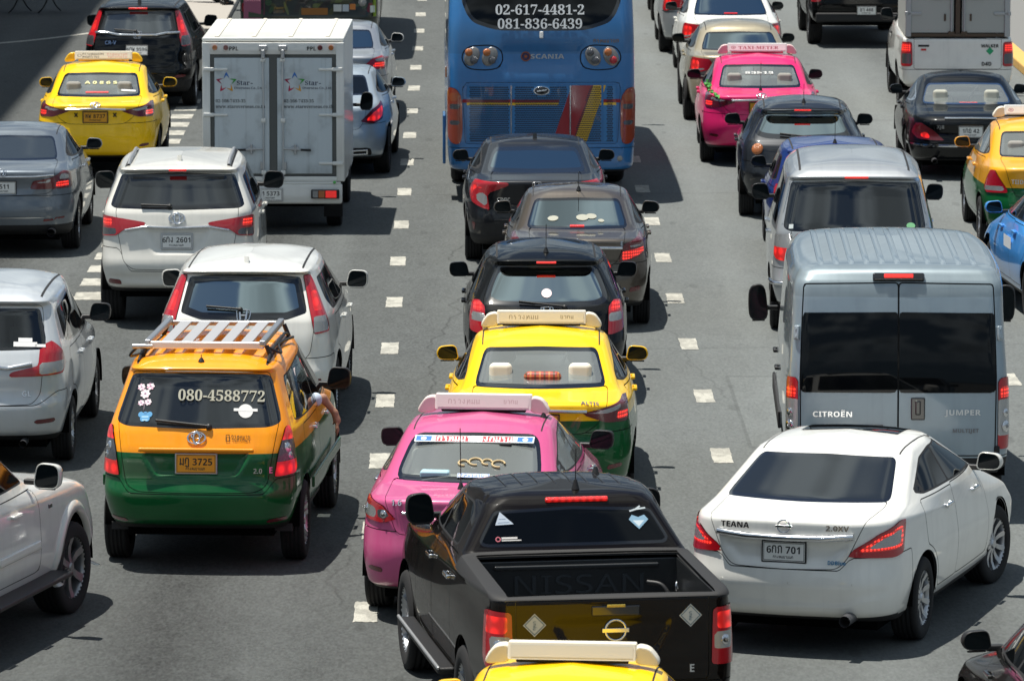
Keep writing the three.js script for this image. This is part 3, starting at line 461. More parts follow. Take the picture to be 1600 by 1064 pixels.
// hatchback, estate, people carrier and off-roader silhouette: upright tail
function hatch(p) {
  const { L, W, H, wb, wt } = p, ft = [p.ft[0] - 0.12, p.ft[1]], fb = [p.fb[0] - 0.05, p.fb[1]], belt = p.belt ?? W - 0.06, roof = p.roof ?? W - 0.22, g0 = p.low ?? 0.26;
  p.layers = [
    lay(-0.3, g0, -L + 0.28, g0, W - 0.1, { bow: 0.05 }),
    lay(-0.05, g0 + 0.08, -L + 0.08, g0 + 0.05, W - 0.045, { wr: W - 0.1, bow: 0.1, rr: 0.26, k: 0.3 }),
    lay(0, p.y2 ?? 0.58, -L, 0.5, W - 0.005, { wr: W - 0.05, bow: p.bow ?? 0.1, rr: p.rr ?? 0.26, k: 0.4 }),
    lay(p.z3 ?? -0.06, p.y3 ?? 0.76, -L + 0.03, 0.66, W, { wr: W - 0.055, bow: 0.1, rr: p.rr ?? 0.24, k: p.k3 ?? 0.28 }),
    lay(p.z4 ?? -0.07, p.y4 ?? 0.96, -L + 0.2, p.hood ?? 0.9, W - 0.015, { wr: W - 0.075, bow: 0.09, rr: p.rr ?? 0.22, k: 0.35, cr: 0.005 }),
    lay(wb[0], wb[1], fb[0], fb[1], belt, { wr: p.wbw ?? belt - 0.06, wf: belt - 0.06, bow: 0.085, rr: p.rr5 ?? 0.18, rf: 0.14, bowf: 0.22, k: 0.18 }),
    lay(wt[0], wt[1], ft[0], ft[1] - 0.02, roof + 0.02, { wr: p.wtw ?? roof - 0.02, wf: roof - 0.06, bow: 0.07, rr: p.rr6 ?? 0.15, rf: 0.12, bowf: 0.12, k: 0.2, cr: 0.006 }),
    lay(p.sp?.[0] ?? wt[0] + 0.03, p.sp?.[1] ?? wt[1] + 0.06, ft[0] + 0.03, ft[1] + 0.02, roof - 0.02, { wr: (p.wtw ?? roof - 0.02) - 0.03, wf: roof - 0.1, bow: 0.06, rr: 0.13, rf: 0.14, bowf: 0.1, k: p.ks ?? 0.25, cr: 0.012 }),
    lay(wt[0] - 0.16, H - 0.02, ft[0] + 0.24, H - 0.025, roof - 0.14, { bow: 0.04, rr: 0.2, k: 0.5, cr: 0.012 }),
    lay((wt[0] + ft[0]) / 2 + 0.3, H + 0.003, (wt[0] + ft[0]) / 2 - 0.2, H + 0.003, 0.0006, { rr: 0.0003, rf: 0.0003, bow: 0, bowf: 0 })];
  const yb = (z) => mix(wb[1], fb[1], cl((wb[0] - z) / (wb[0] - fb[0]))), zS = p.zs ?? wb[0] - 0.42;
  const A = [fb[0] + 0.36, yb(fb[0] + 0.36) + 0.025], Bf = [ft[0] + 0.06, ft[1] - 0.075], C = [wt[0] - 0.33, wt[1] - 0.05], D = [zS, yb(zS) + (p.kick ?? 0.05)];
  p.side ??= {}; p.side.pts ??= [A, Bf, [(Bf[0] + C[0]) / 2, Math.max(Bf[1], C[1])], C, D, [zS - 0.2, yb(zS - 0.2) + 0.025]];
  const zB = p.zB ?? A[0] + 1.25; p.side.cuts ??= [A[0] - 0.1, zB, zB + 0.92, D[0] + 0.2]; p.side.r ??= 0.04;
  p.front ??= [fb[1] + 0.04, ft[1] - 0.07, belt - 0.14, roof - 0.1, ft[0] + 0.1];
  p.doors ??= { z: [[fb[0] + 0.3, zB + 0.012], [zB - 0.012, zB + 0.95]].map(([a, b]) => [Math.min(a, b), Math.max(a, b)]), y1: wb[1] - 0.05, y2: wb[1] - 0.04 };
  p.bumper ??= { y: p.y3 ?? 0.76 }; p.skirt ??= g0 + 0.07;
  p.wheels ??= {}; B3(p.wheels, { r: p.wheels.r ?? 0.33, w: p.wheels.w ?? 0.21, zr: p.wheels.zr ?? -0.88, zf: p.wheels.zf ?? -0.88 - (p.wbase ?? 2.65), style: p.wheels.style ?? 'five' });
  if (p.ditch !== null) p.ditch ??= { x: roof - 0.1, y: wt[1] + 0.0, z0: wt[0] - 0.12, z1: ft[0] + 0.25, w: 0.01 };
  p.name ??= 'hatchback_car'; p.category ??= 'car'; return p;
}
const MIR = (c, o) => mirrors(c, o);
// ---------------------------------------------------------------- the vehicles, lane by lane
const letteringPrint = (w, h, f) => print(w, h, f, { alpha: true, rough: 0.5 });
const corolla = (o) => saloon({
  L: 4.62, W: 0.888, H: 1.47, dk: [-0.035, 1.03], wb: [-0.62, 1.06, 0.61], wt: [-1.40, 1.37, 0.52], ft: [-2.35, 1.42], fb: [-3.35, 1.01], wbase: 2.7, wheels: { zr: -0.98, r: 0.315, style: 'steel', x: 0.85 },
  lid: { pts: [[0, 0.74], [0.4, 0.75], [0.52, 0.83], [0.62, 1.0], [0.64, 1.052], [0, 1.065]] }, name: 'taxi', category: 'taxi',
  dents: [{ pts: [[0, 0.76], [0.3, 0.76], [0.36, 0.92], [0, 0.93]], depth: 0.02, soft: 0.03 }],
  rear: { m: M.clear, frame: 0.03 }, side: { m: M.tint }, clearFront: true,
  detail(c) {
    const l = c.both('tail_lamp', [[0.36, 0.93], [0.6, 0.845], [0.9, 0.835], [1.0, 0.88], [1.13, 1.005], [0.88, 1.02], [0.6, 0.98]], M.darkred, { off: 0.008 });
    c.zone(l, 'brake_light', [[0.72, 0.865], [0.93, 0.865], [0.98, 0.93], [0.74, 0.93]], M.lit);
    c.zone(l, 'reversing_light', [[0.4, 0.935], [0.62, 0.965], [0.8, 0.99], [0.8, 0.955], [0.6, 0.925]], M.clearlens);
    c.both('reflector', [[0.6, 0.42], [0.82, 0.44], [0.82, 0.475], [0.62, 0.465]], M.darkred, { off: 0.003 });
  },
  post(c) {
    symBar(c, 'chrome_strip', [[0, 0.965], [0.42, 0.95]], 0.016); plate(c, o.plate, { y: 0.845, bg: '#dc9a20' }); emblem(c, 'ovals', 0, 1.012, 0.12);
    mirrors(c, { z: -3.0, y: 1.03, m: o.mirm }); handles(c, [[-1.75, 0.93], [-2.7, 0.9]]); seats(c, { y: 1.0, zr: -0.95, m: M.cloth, front: M.lining, headm: o.seatm ?? M.cloth });
    taxiSign(c, -2.05, o.sign ?? {}); if (o.aerialZ) aerial(c, o.aerialX ?? 0, o.aerialZ, 0.42);
    o.more?.(c);
  }, ...o,
});
const YEL = paint('#ffcc00', { coat: 0.7, spec: 0.5 }), PINK = paint('#cc5588', { coat: 0.9, spec: 0.7 }), HOT = paint('#e2266c', { coat: 0.8, spec: 0.4 }), GREEN = paint('#06582a', { cr: 0.08, coat: 0.8, spec: 0.3 }), ORNG = paint('#fa9c00', { coat: 0.7, spec: 0.5 }), WHT = paint('#e9e8e2'), PEARL = paint('#dedcd4'), SILV = paint('#a9adb2', { metal: 0.6, rough: 0.38 }), BLK = paint('#040506', { spec: 0.15, coat: 0.65 }), GREY = paint('#6b747d', { metal: 0.5, rough: 0.4 }), DGREY = paint('#191b20', { metal: 0.2, rough: 0.42, spec: 0.3, coat: 0.7 });
const taxiFace = (str, col, bg = '#e8e0cc') => print(512, 80, (k, w, h) => {
  k.fillStyle = bg; k.fillRect(0, 0, w, h); k.fillStyle = col; k.strokeStyle = col; k.textAlign = 'center'; k.textBaseline = 'middle';
  if (str) { k.font = 'bold 56px serif'; k.fillText(str, w / 2 + 10, h / 2 + 3); k.lineWidth = 5; k.beginPath(); k.arc(40, h / 2, 18, 0, 7); k.stroke(); k.beginPath(); k.arc(40, h / 2, 7, 0, 7); k.fill(); }
  else { k.lineWidth = 4; thaiLine(k, 'กรวงทมน', 60, 22, 20, 32, 1.3); thaiLine(k, 'ขวกน', 370, 24, 16, 26, 1.3); }
}, { rough: 0.4 });

// --- far left column
const crv = (o) => hatch({
  L: 4.55, W: 0.91, H: 1.66, wb: [-0.16, 1.13], wt: [-0.44, 1.53], ft: [-2.5, 1.57], fb: [-3.45, 1.09], belt: 0.855, roof: 0.66, wbw: 0.80, wtw: 0.645, sp: [-0.33, 1.585], wbase: 2.62, zs: -0.75, kick: 0.14,
  wheels: { zr: -0.95, r: 0.345, w: 0.225, x: 0.88 }, y3: 0.72, y4: 0.95, z4: -0.1, name: 'off_roader', category: 'car', hood: 0.95,
  rear: { pts: [[0, 1.125], [0.42, 1.125], [0.625, 1.19], [0.55, 1.515], [0.3, 1.545], [0, 1.55]], r: 0.03, frame: 0.07, m: o.rg ?? M.film, fm: M.gloss }, side: { m: M.side },
  lid: { name: 'tailgate', pts: [[0, 0.66], [0.5, 0.67], [0.66, 0.8], [0.7, 1.05], [0.6, 1.55], [0, 1.565]] }, bumper: { y: 0.76 },
  detail(c) {
    const l = c.both('tail_lamp', [[0.70, 0.985], [0.93, 1.0], [0.965, 1.06], [0.82, 1.3], [0.72, 1.47], [0.66, 1.54], [0.575, 1.53], [0.64, 1.24]], M.red, { off: 0.012 });
    c.zone(l, 'reversing_light', [[0.69, 1.0], [0.92, 1.015], [0.925, 1.06], [0.87, 1.15], [0.69, 1.15]], o.smoke ? M.smokelens : M.clearlens);
    c.zone(l, 'brake_light', [[0.69, 1.2], [0.82, 1.2], [0.74, 1.38], [0.655, 1.38]], M.glow);
    c.both('reflector', [[0.58, 0.5], [0.8, 0.52], [0.8, 0.56], [0.6, 0.55]], M.darkred, { off: 0.003 });
    c.cut('lower_bumper_trim', (v) => Math.max(v.y - 0.47, -0.6 - v.z), M.trim);
  },
  post(c) {
    if (o.chrome) symBar(c, 'chrome_bar', [[0, 1.155], [0.3, 1.16], [0.46, 1.19], [0.66, 1.195]], 0.022, M.chrome, 0.02); emblem(c, 'aitch', 0, 1.165, 0.13); wiper(c, -0.03, 1.215, -0.36, 1.235); plate(c, o.plate, { y: 0.93 }); sharkFin(c, -0.62, o.chrome ? M.black : WHT);
    mirrors(c, { z: -3.12, y: 1.13, w: 0.235, h: 0.185, round: false }); handles(c, [[-1.75, 0.98], [-2.75, 0.95]]); o.more?.(c);
  }, ...o,
});
vehicle(crv({ at: [-5.11, -89.86, 1.5], paint: BLK, chrome: true, smoke: true, plate: '6กพ 9596', q: 0.8, label: 'black off-roader with chrome tailgate bar ahead of the yellow taxi at far left', category: 'car', group: undefined,
  more(c) { c.add('brake_light', c.onRear(box(0.3, 0.025, 0.02, 0, 0, 0, 0.006), 0, 1.575, 0.0), M.glow); lettering(c, 'CR-V', 0.06, -0.42, 1.05); } }));
vehicle(corolla({ at: [-5.11, -79.59, 0], paint: YEL, plate: 'ทฬ 8737', q: 0.9, label: 'all-yellow taxi with yellow roof sign caps behind the black off-roader', sign: { cap: YEL, base: YEL, face: print(512, 80, (k, w, h) => { k.fillStyle = '#dcd8d0'; k.fillRect(0, 0, w, h); k.strokeStyle = '#3c3a38'; k.lineWidth = 4; thaiLine(k, 'กรวงทมนขภก', 60, 10, 15, 24, 1.35); thaiLine(k, 'ทมนกรวขง', 60, 46, 15, 24, 1.35); k.beginPath(); k.arc(32, 40, 17, 0, 7); k.stroke(); k.strokeStyle = '#c88a84'; thaiLine(k, 'กรทมนวขภ', 290, 12, 18, 24, 1.35); thaiLine(k, 'วขภงกมรน', 290, 46, 18, 24, 1.35); }) },
  more(c) {
    c.add('lettering', c.onRear(text('A 0 8 6 5', 0.085, 'bold', 0.003), 0.02, 1.235, 0.006), std(0.75, 0.7, 0.35)); c.add('sticker', c.onRear(box(0.2, 0.05, 0.003, 0, 0, 0, 0), 0.42, 1.14, 0.006), std(0.7, 0.7, 0.7)); c.add('sticker', c.onRear(box(0.32, 0.045, 0.003, 0, 0, 0, 0), -0.02, 1.125, 0.006), std(0.6, 0.06, 0.06));
    c.add('black_ribbon', c.onRear(merge([box(0.07, 0.016, 0.004, 0, 0, 0, 0).rotateZ(0.9), box(0.07, 0.016, 0.004, 0, 0, 0, 0).rotateZ(-0.9)]), -0.27, 0.875, 0.008), M.black); c.add('black_ribbon', c.onRear(merge([box(0.07, 0.016, 0.004, 0, 0, 0, 0).rotateZ(0.9), box(0.07, 0.016, 0.004, 0, 0, 0, 0).rotateZ(-0.9)]), 0.27, 0.875, 0.008), M.black);
  } }));
vehicle(saloon({
  at: [-5.66, -70.11, 0], paint: GREY, L: 4.89, W: 0.925, H: 1.475, dk: [-0.04, 1.08], wb: [-0.66, 1.12, 0.65], wt: [-1.5, 1.385, 0.55], ft: [-2.55, 1.425], fb: [-3.5, 1.05], wbase: 2.77, wheels: { zr: -1.05, r: 0.33, w: 0.225, x: 0.89 }, rear: { m: M.film, frame: 0.02 }, side: { m: M.side },
  lid: { pts: [[0, 0.76], [0.55, 0.78], [0.66, 0.85], [0.66, 1.1], [0, 1.125]] }, dents: [{ pts: [[0, 0.8], [0.35, 0.8], [0.42, 0.93], [0, 0.95]], depth: 0.025, soft: 0.03 }],
  detail(c) {
    const l = c.both('tail_lamp', [[0.34, 0.84], [0.98, 0.84], [1.06, 0.9], [1.02, 1.02], [0.78, 1.05], [0.62, 0.98], [0.38, 0.94]], M.darkred, { off: 0.01 });
    c.zone(l, 'brake_light', [[0.66, 0.86], [0.92, 0.865], [0.92, 0.925], [0.68, 0.925]], M.lit);
    c.zone(l, 'reversing_light', [[0.43, 0.915], [0.6, 0.92], [0.63, 0.965], [0.45, 0.935]], M.clearlens); c.zone(l, 'indicator', [[0.7, 0.955], [0.94, 0.95], [0.94, 0.995], [0.77, 1.02]], M.clearlens);
    c.both('reflector', [[0.5, 0.44], [0.83, 0.47], [0.83, 0.5], [0.5, 0.48]], M.darkred, { off: 0.004 }); c.cut('chrome_bumper_strip', RH([[0, 0.475], [0.3, 0.48], [0.84, 0.505], [0.84, 0.52], [0.3, 0.5], [0, 0.495]]), M.chrome, { off: 0.008 }); c.cut('lower_bumper_trim', (v) => Math.max(v.y - 0.40, -0.5 - v.z), M.trim);
  },
  post(c) { symBar(c, 'chrome_strip', [[0, 0.995], [0.4, 0.995], [0.64, 1.012]], 0.012); plate(c, ' 5511', { y: 0.86 }); emblem(c, 'aitch', 0, 1.045, 0.1); mirrors(c, { z: -3.12, y: 1.06 }); handles(c, [[-1.85, 0.96], [-2.85, 0.93]], M.chrome); exhaust(c, 0.6, 0.31, -0.12, 0.05); },
  label: 'grey saloon with chrome boot strip cut off by the left edge, behind the yellow taxi',
}));
vehicle(hatch({
  at: [-4.53, -53.05, 1.5], paint: paint('#c9ced2', { metal: 0.3, rough: 0.4 }), L: 4.3, W: 0.85, H: 1.68, wb: [-0.16, 1.12], wt: [-0.42, 1.5], ft: [-2.45, 1.58], fb: [-3.3, 1.03], belt: 0.8, roof: 0.655, wtw: 0.645, wbw: 0.76, sp: [-0.34, 1.57], wbase: 2.74, zs: -0.66, kick: 0.06, wheels: { zr: -0.83, r: 0.31, w: 0.195, x: 0.82, style: 'five' }, name: 'people_carrier',
  rear: { pts: [[0, 1.12], [0.6, 1.13], [0.63, 1.2], [0.555, 1.49], [0, 1.5]], r: 0.04, frame: 0.03, m: M.tint }, side: { m: M.tint, fm: M.gloss }, y3: 0.72,
  lid: { name: 'tailgate', pts: [[0, 0.62], [0.5, 0.63], [0.58, 0.72], [0.62, 1.12], [0.58, 1.52], [0, 1.535]] }, bumper: { y: (a) => 0.62 + 0.12 * ss(0.5, 0.8, a) },
  detail(c) {
    const l = c.both('tail_lamp', [[0.28, 0.885], [0.86, 0.90], [0.97, 0.99], [0.86, 1.1], [0.68, 1.2], [0.57, 1.16], [0.56, 0.985], [0.3, 0.93]], M.red, { off: 0.012 });
    c.zone(l, 'reversing_light', [[0.57, 0.905], [0.85, 0.92], [0.93, 0.99], [0.91, 1.02], [0.57, 1.01]], M.clearlens); c.both('reflector', [[0.52, 0.445], [0.76, 0.455], [0.76, 0.495], [0.52, 0.485]], M.darkred, { off: 0.004 });
    
  },
  post(c) {
    symBar(c, 'chrome_bar', [[0, 0.995], [0.27, 0.965], [0.5, 1.0]], 0.02); mirrors(c, { z: -2.98, y: 1.09, w: 0.225, h: 0.18, round: false, m: M.black }); handles(c, [[-1.5, 0.95], [-2.5, 0.93]]); lettering(c, 'GL', 0.05, 0.45, 0.73); exhaust(c, 0.42, 0.27, -0.1);
    c.add('car_shaped_sticker', c.onRear(merge([box(0.22, 0.05, 0.003, 0, 0, 0, 0), box(0.13, 0.045, 0.003, 0, 0.045, 0, 0), box(0.1, 0.03, 0.003, 0.14, -0.01, 0, 0)]), 0.43, 1.175, 0.006), std(0.75, 0.75, 0.75));
    c.add('cabin_floor', box(1.5, 0.06, 3, 0, 0.32, -2, 0), M.dash); c.add('front_seat', merge([box(0.48, 0.75, 0.14, -0.36, 0.85, -2.2, 0.06), box(0.26, 0.2, 0.1, -0.36, 1.32, -2.18, 0.05), box(0.48, 0.75, 0.14, 0.36, 0.85, -2.2, 0.06), box(0.26, 0.2, 0.1, 0.36, 1.32, -2.18, 0.05)]), M.cloth); c.add('rear_seat', merge([box(1.25, 0.65, 0.14, 0, 0.8, -0.75, 0.06), box(0.26, 0.17, 0.1, -0.36, 1.2, -0.74, 0.05), box(0.26, 0.17, 0.1, 0.36, 1.2, -0.74, 0.05)]), M.cloth); c.add('dashboard', box(1.4, 0.3, 0.4, 0, 0.98, -2.95, 0.08), M.dash);
  },
  label: 'silver people carrier with small car sticker in its rear window at the left edge',
}));
vehicle(hatch({                                                      // only the right front shows
  at: [-4.92, -42.34, 15], paint: WHT, L: 4.7, W: 0.9, H: 1.8, low: 0.36, wb: [-0.14, 1.2], wt: [-0.4, 1.6], ft: [-2.2, 1.68], fb: [-3.0, 1.19], belt: 0.84, roof: 0.66, wbase: 2.8, zs: -0.8, wheels: { zr: -0.95, r: 0.375, w: 0.26, x: 0.895, gap: 0.085, style: 'six', steer: -0.06, rim: std(0.3, 0.3, 0.31, 0.35, 0.8) }, hood: 1.02, name: 'off_roader', y2: 0.7, y3: 0.88, y4: 1.06,
  rear: { pts: [[0, 1.23], [0.66, 1.23], [0.58, 1.57], [0, 1.58]], m: M.dark }, side: { m: M.side }, doors: { z: [[-2.78, -1.72], [-1.7, -0.85]], y1: 1.16, y0: 0.5 }, lid: { name: 'tailgate', pts: [[0, 0.75], [0.65, 0.76], [0.68, 1.18], [0.6, 1.62], [0, 1.63]] },
  detail(c) { c.both('tail_lamp', [[0.72, 0.98], [0.95, 0.98], [0.93, 1.25], [0.74, 1.25]], M.red, { off: 0.01 }); },
  post(c) {
    archFlares(c, c.S.wheels, WHT, 0.085); mirrors(c, { z: -2.62, y: 1.24, w: 0.24, h: 0.21, round: false, m: WHT, x: 0.885 }); handles(c, [[-1.35, 1.04], [-2.2, 1.03]]); plate(c, 'ขว 318', { y: 0.95 });
    for (const s of [1, -1]) { c.add('side_step', merge([box(0.2, 0.045, 1.75, s * 0.93, 0.42, -2.3, 0.02)]), M.black); c.add('door_moulding', box(0.03, 0.07, 0.95, s * 0.905, 0.72, -2.25, 0.012), WHT); const q = c.sideAt(-3.05, 0.98, s); c.add('side_indicator', box(0.02, 0.035, 0.075, q.p.x + s * 0.004, 0.98, -3.05, 0.008), M.smokelens); }
  },
  label: 'white off-roader angled rightward in the bottom left corner, only its front wing showing',
}));

// --- left lane
vehicle(saloon({
  at: [-1.98, -87.08, 1], paint: SILV, L: 4.82, W: 0.91, H: 1.48, dk: [-0.03, 1.08], wb: [-0.62, 1.12, 0.64], wt: [-1.45, 1.39, 0.55], ft: [-2.5, 1.43], fb: [-3.45, 1.05], wbase: 2.77, rear: { m: M.sheen, frame: 0.02 }, side: { m: M.side }, q: 0.8, wheels: { zr: -1.05, x: 0.88 },
  lid: { pts: [[0, 0.76], [0.5, 0.77], [0.62, 0.9], [0.66, 1.1], [0, 1.125]] },
  detail(c) { const l = c.both('tail_lamp', [[0.5, 0.93], [0.6, 0.87], [0.93, 0.86], [1.05, 1.0], [0.85, 1.06], [0.62, 1.03]], M.red, { off: 0.01 }); c.zone(l, 'brake_light', [[0.62, 0.9], [0.9, 0.89], [0.94, 0.97], [0.66, 0.97]], M.lit); c.zone(l, 'reversing_light', [[0.66, 0.985], [0.94, 0.985], [0.9, 1.035], [0.68, 1.02]], M.clearlens); },
  post(c) { plate(c, 'กท 482', { y: 0.86 }); emblem(c, 'ovals', 0, 1.02, 0.11); mirrors(c, { z: -3.1, y: 1.07, m: WHT }); handles(c, [[-1.8, 0.97], [-2.8, 0.94]], M.chrome); },
  label: 'silver saloon partly hidden behind the white box truck, ahead of the silver executive car',
}));
vehicle(saloon({
  at: [-1.92, -79.39, 2], paint: paint('#a6b3be', { metal: 0.35, rough: 0.4 }), L: 4.69, W: 0.905, H: 1.44, dk: [-0.06, 1.03], wb: [-0.55, 1.1, 0.62], wt: [-1.35, 1.36, 0.52], ft: [-2.45, 1.4], fb: [-3.3, 1.03], wbase: 2.84, rear: { m: M.dark, frame: 0.02 }, side: { m: M.side }, q: 0.9, dkk: 0.3, rr: 0.36, wheels: { zr: -0.95, r: 0.33, w: 0.235, x: 0.885, style: 'five', rim: M.darkalloy },
  lid: { pts: [[0, 0.68], [0.5, 0.69], [0.58, 0.85], [0.62, 1.09], [0, 1.105]] },
  detail(c) { const l = c.both('tail_lamp', [[0.5, 0.79], [0.72, 0.76], [0.95, 0.82], [1.06, 1.0], [0.95, 1.04], [0.7, 0.96]], M.darkred, { off: 0.012 }); c.zone(l, 'brake_light', [[0.58, 0.81], [0.76, 0.79], [0.94, 0.86], [1.0, 0.98], [0.94, 0.99], [0.73, 0.92]], M.glow); c.cut('bumper_diffuser', RH([[0, 0.32], [0.7, 0.32], [0.66, 0.43], [0, 0.43]], 0.03), M.trim, { off: -0.01 }); },
  post(c) { plate(c, 'งภ 7', { y: 0.72 }); emblem(c, 'star', 0, 0.99, 0.09); mirrors(c, { z: -2.9, y: 1.06 }); handles(c, [[-1.75, 0.93], [-2.75, 0.9]], M.chrome); for (const s of [-1, 1]) c.add('exhaust_trim', c.onRear(merge([box(0.2, 0.02, 0.02, 0, 0.03, 0, 0.005), box(0.2, 0.02, 0.02, 0, -0.03, 0, 0.005), box(0.02, 0.08, 0.02, 0.1, 0, 0, 0.005), box(0.02, 0.08, 0.02, -0.1, 0, 0, 0.005)]), s * 0.5, 0.37, 0.01), M.chrome); },
  label: 'silver-blue executive saloon right of the white box truck, glowing red lamp beside it',
}));
vehicle(hatch({
  at: [-3.17, -63.25, 0], tall: 1.055, paint: PEARL, L: 4.79, W: 0.905, H: 1.73, low: 0.38, wb: [-0.15, 1.24], wt: [-0.45, 1.61], ft: [-2.55, 1.68], fb: [-3.55, 1.2], belt: 0.865, roof: 0.69, wbw: 0.83, wtw: 0.67, sp: [-0.33, 1.675], wbase: 2.745, zs: -0.7, kick: 0.02, y2: 0.68, y3: 0.84, y4: 1.06, z4: -0.09, hood: 1.05, name: 'off_roader',
  wheels: { zr: -0.98, r: 0.37, w: 0.255, x: 0.89, gap: 0.08, style: 'six' }, rear: { pts: [[0, 1.255], [0.70, 1.27], [0.78, 1.3], [0.665, 1.6], [0, 1.635]], r: 0.03, frame: 0.05, m: M.glass }, side: { m: M.side },
  lid: { name: 'tailgate', pts: [[0, 0.635], [0.5, 0.64], [0.6, 0.72], [0.66, 1.0], [0.69, 1.24], [0.62, 1.62], [0, 1.65]] }, bumper: { y: (a) => 0.62 + 0.24 * ss(0.5, 0.68, a), z: -0.62 }, skirt: 0.43,
  dents: [{ pts: [[0, 0.82], [0.24, 0.82], [0.36, 1.05], [0, 1.06]], depth: 0.03, soft: 0.03 }, { pts: [[0, 0.5], [0.75, 0.5], [0.85, 0.58], [0, 0.6]], depth: 0.02, soft: 0.03 }],
  detail(c) {
    const l = c.both('tail_lamp', [[0.32, 1.105], [0.58, 1.06], [0.68, 0.99], [0.95, 0.97], [1.08, 1.02], [1.1, 1.15], [0.95, 1.19], [0.74, 1.185], [0.36, 1.13]], M.red, { off: 0.014 });
    c.zone(l, 'brake_light', [[0.72, 1.09], [0.92, 1.09], [0.92, 1.16], [0.74, 1.165]], M.lit); c.zone(l, 'lower_lens', [[0.68, 1.0], [0.96, 0.98], [1.0, 1.06], [0.68, 1.065]], M.smokelens);
    c.both('reflector', [[0.62, 0.475], [0.86, 0.475], [0.84, 0.525], [0.64, 0.525]], M.darkred, { off: 0.004 });
  },
  post(c) {
    symBar(c, 'chrome_strip', [[0, 1.075], [0.34, 1.085], [0.58, 1.045]], 0.014); plate(c, '6กง 2601', { y: 0.93, frame: M.steel }); emblem(c, 'ovals', 0, 1.17, 0.15); wiper(c, -0.08, 1.285, -0.4, 1.29); mirrors(c, { z: -3.15, y: 1.24, w: 0.25, h: 0.19, round: false, m: M.black }); handles(c, [[-1.7, 1.08], [-2.75, 1.06]]); sharkFin(c, -0.8);
    c.add('brake_light', c.onRear(box(0.2, 0.022, 0.02, 0, 0, 0, 0.006), 0, 1.66, 0), M.glow);
    for (const s of [1, -1]) { const P = []; for (let i = 0; i <= 6; i++) { const z = -0.62 - i * 0.3, q = c.topAt(s * 0.56, z).p; P.push([q.x, q.y + (i && i < 6 ? 0.035 : 0.002), q.z]); } c.add('roof_rail', tube(P, 0.02, 30), M.steel); }
  },
  label: 'pearl white off-roader with roof rails and slim red lamps below the box truck',
}));
vehicle(crv({ at: [-2.14, -55.24, 2.2], paint: WHT, rg: M.sheen, plate: '2กท 845', label: 'white off-roader with tall pillar lamps in front of the roof-racked taxi', q: 1.1 }));
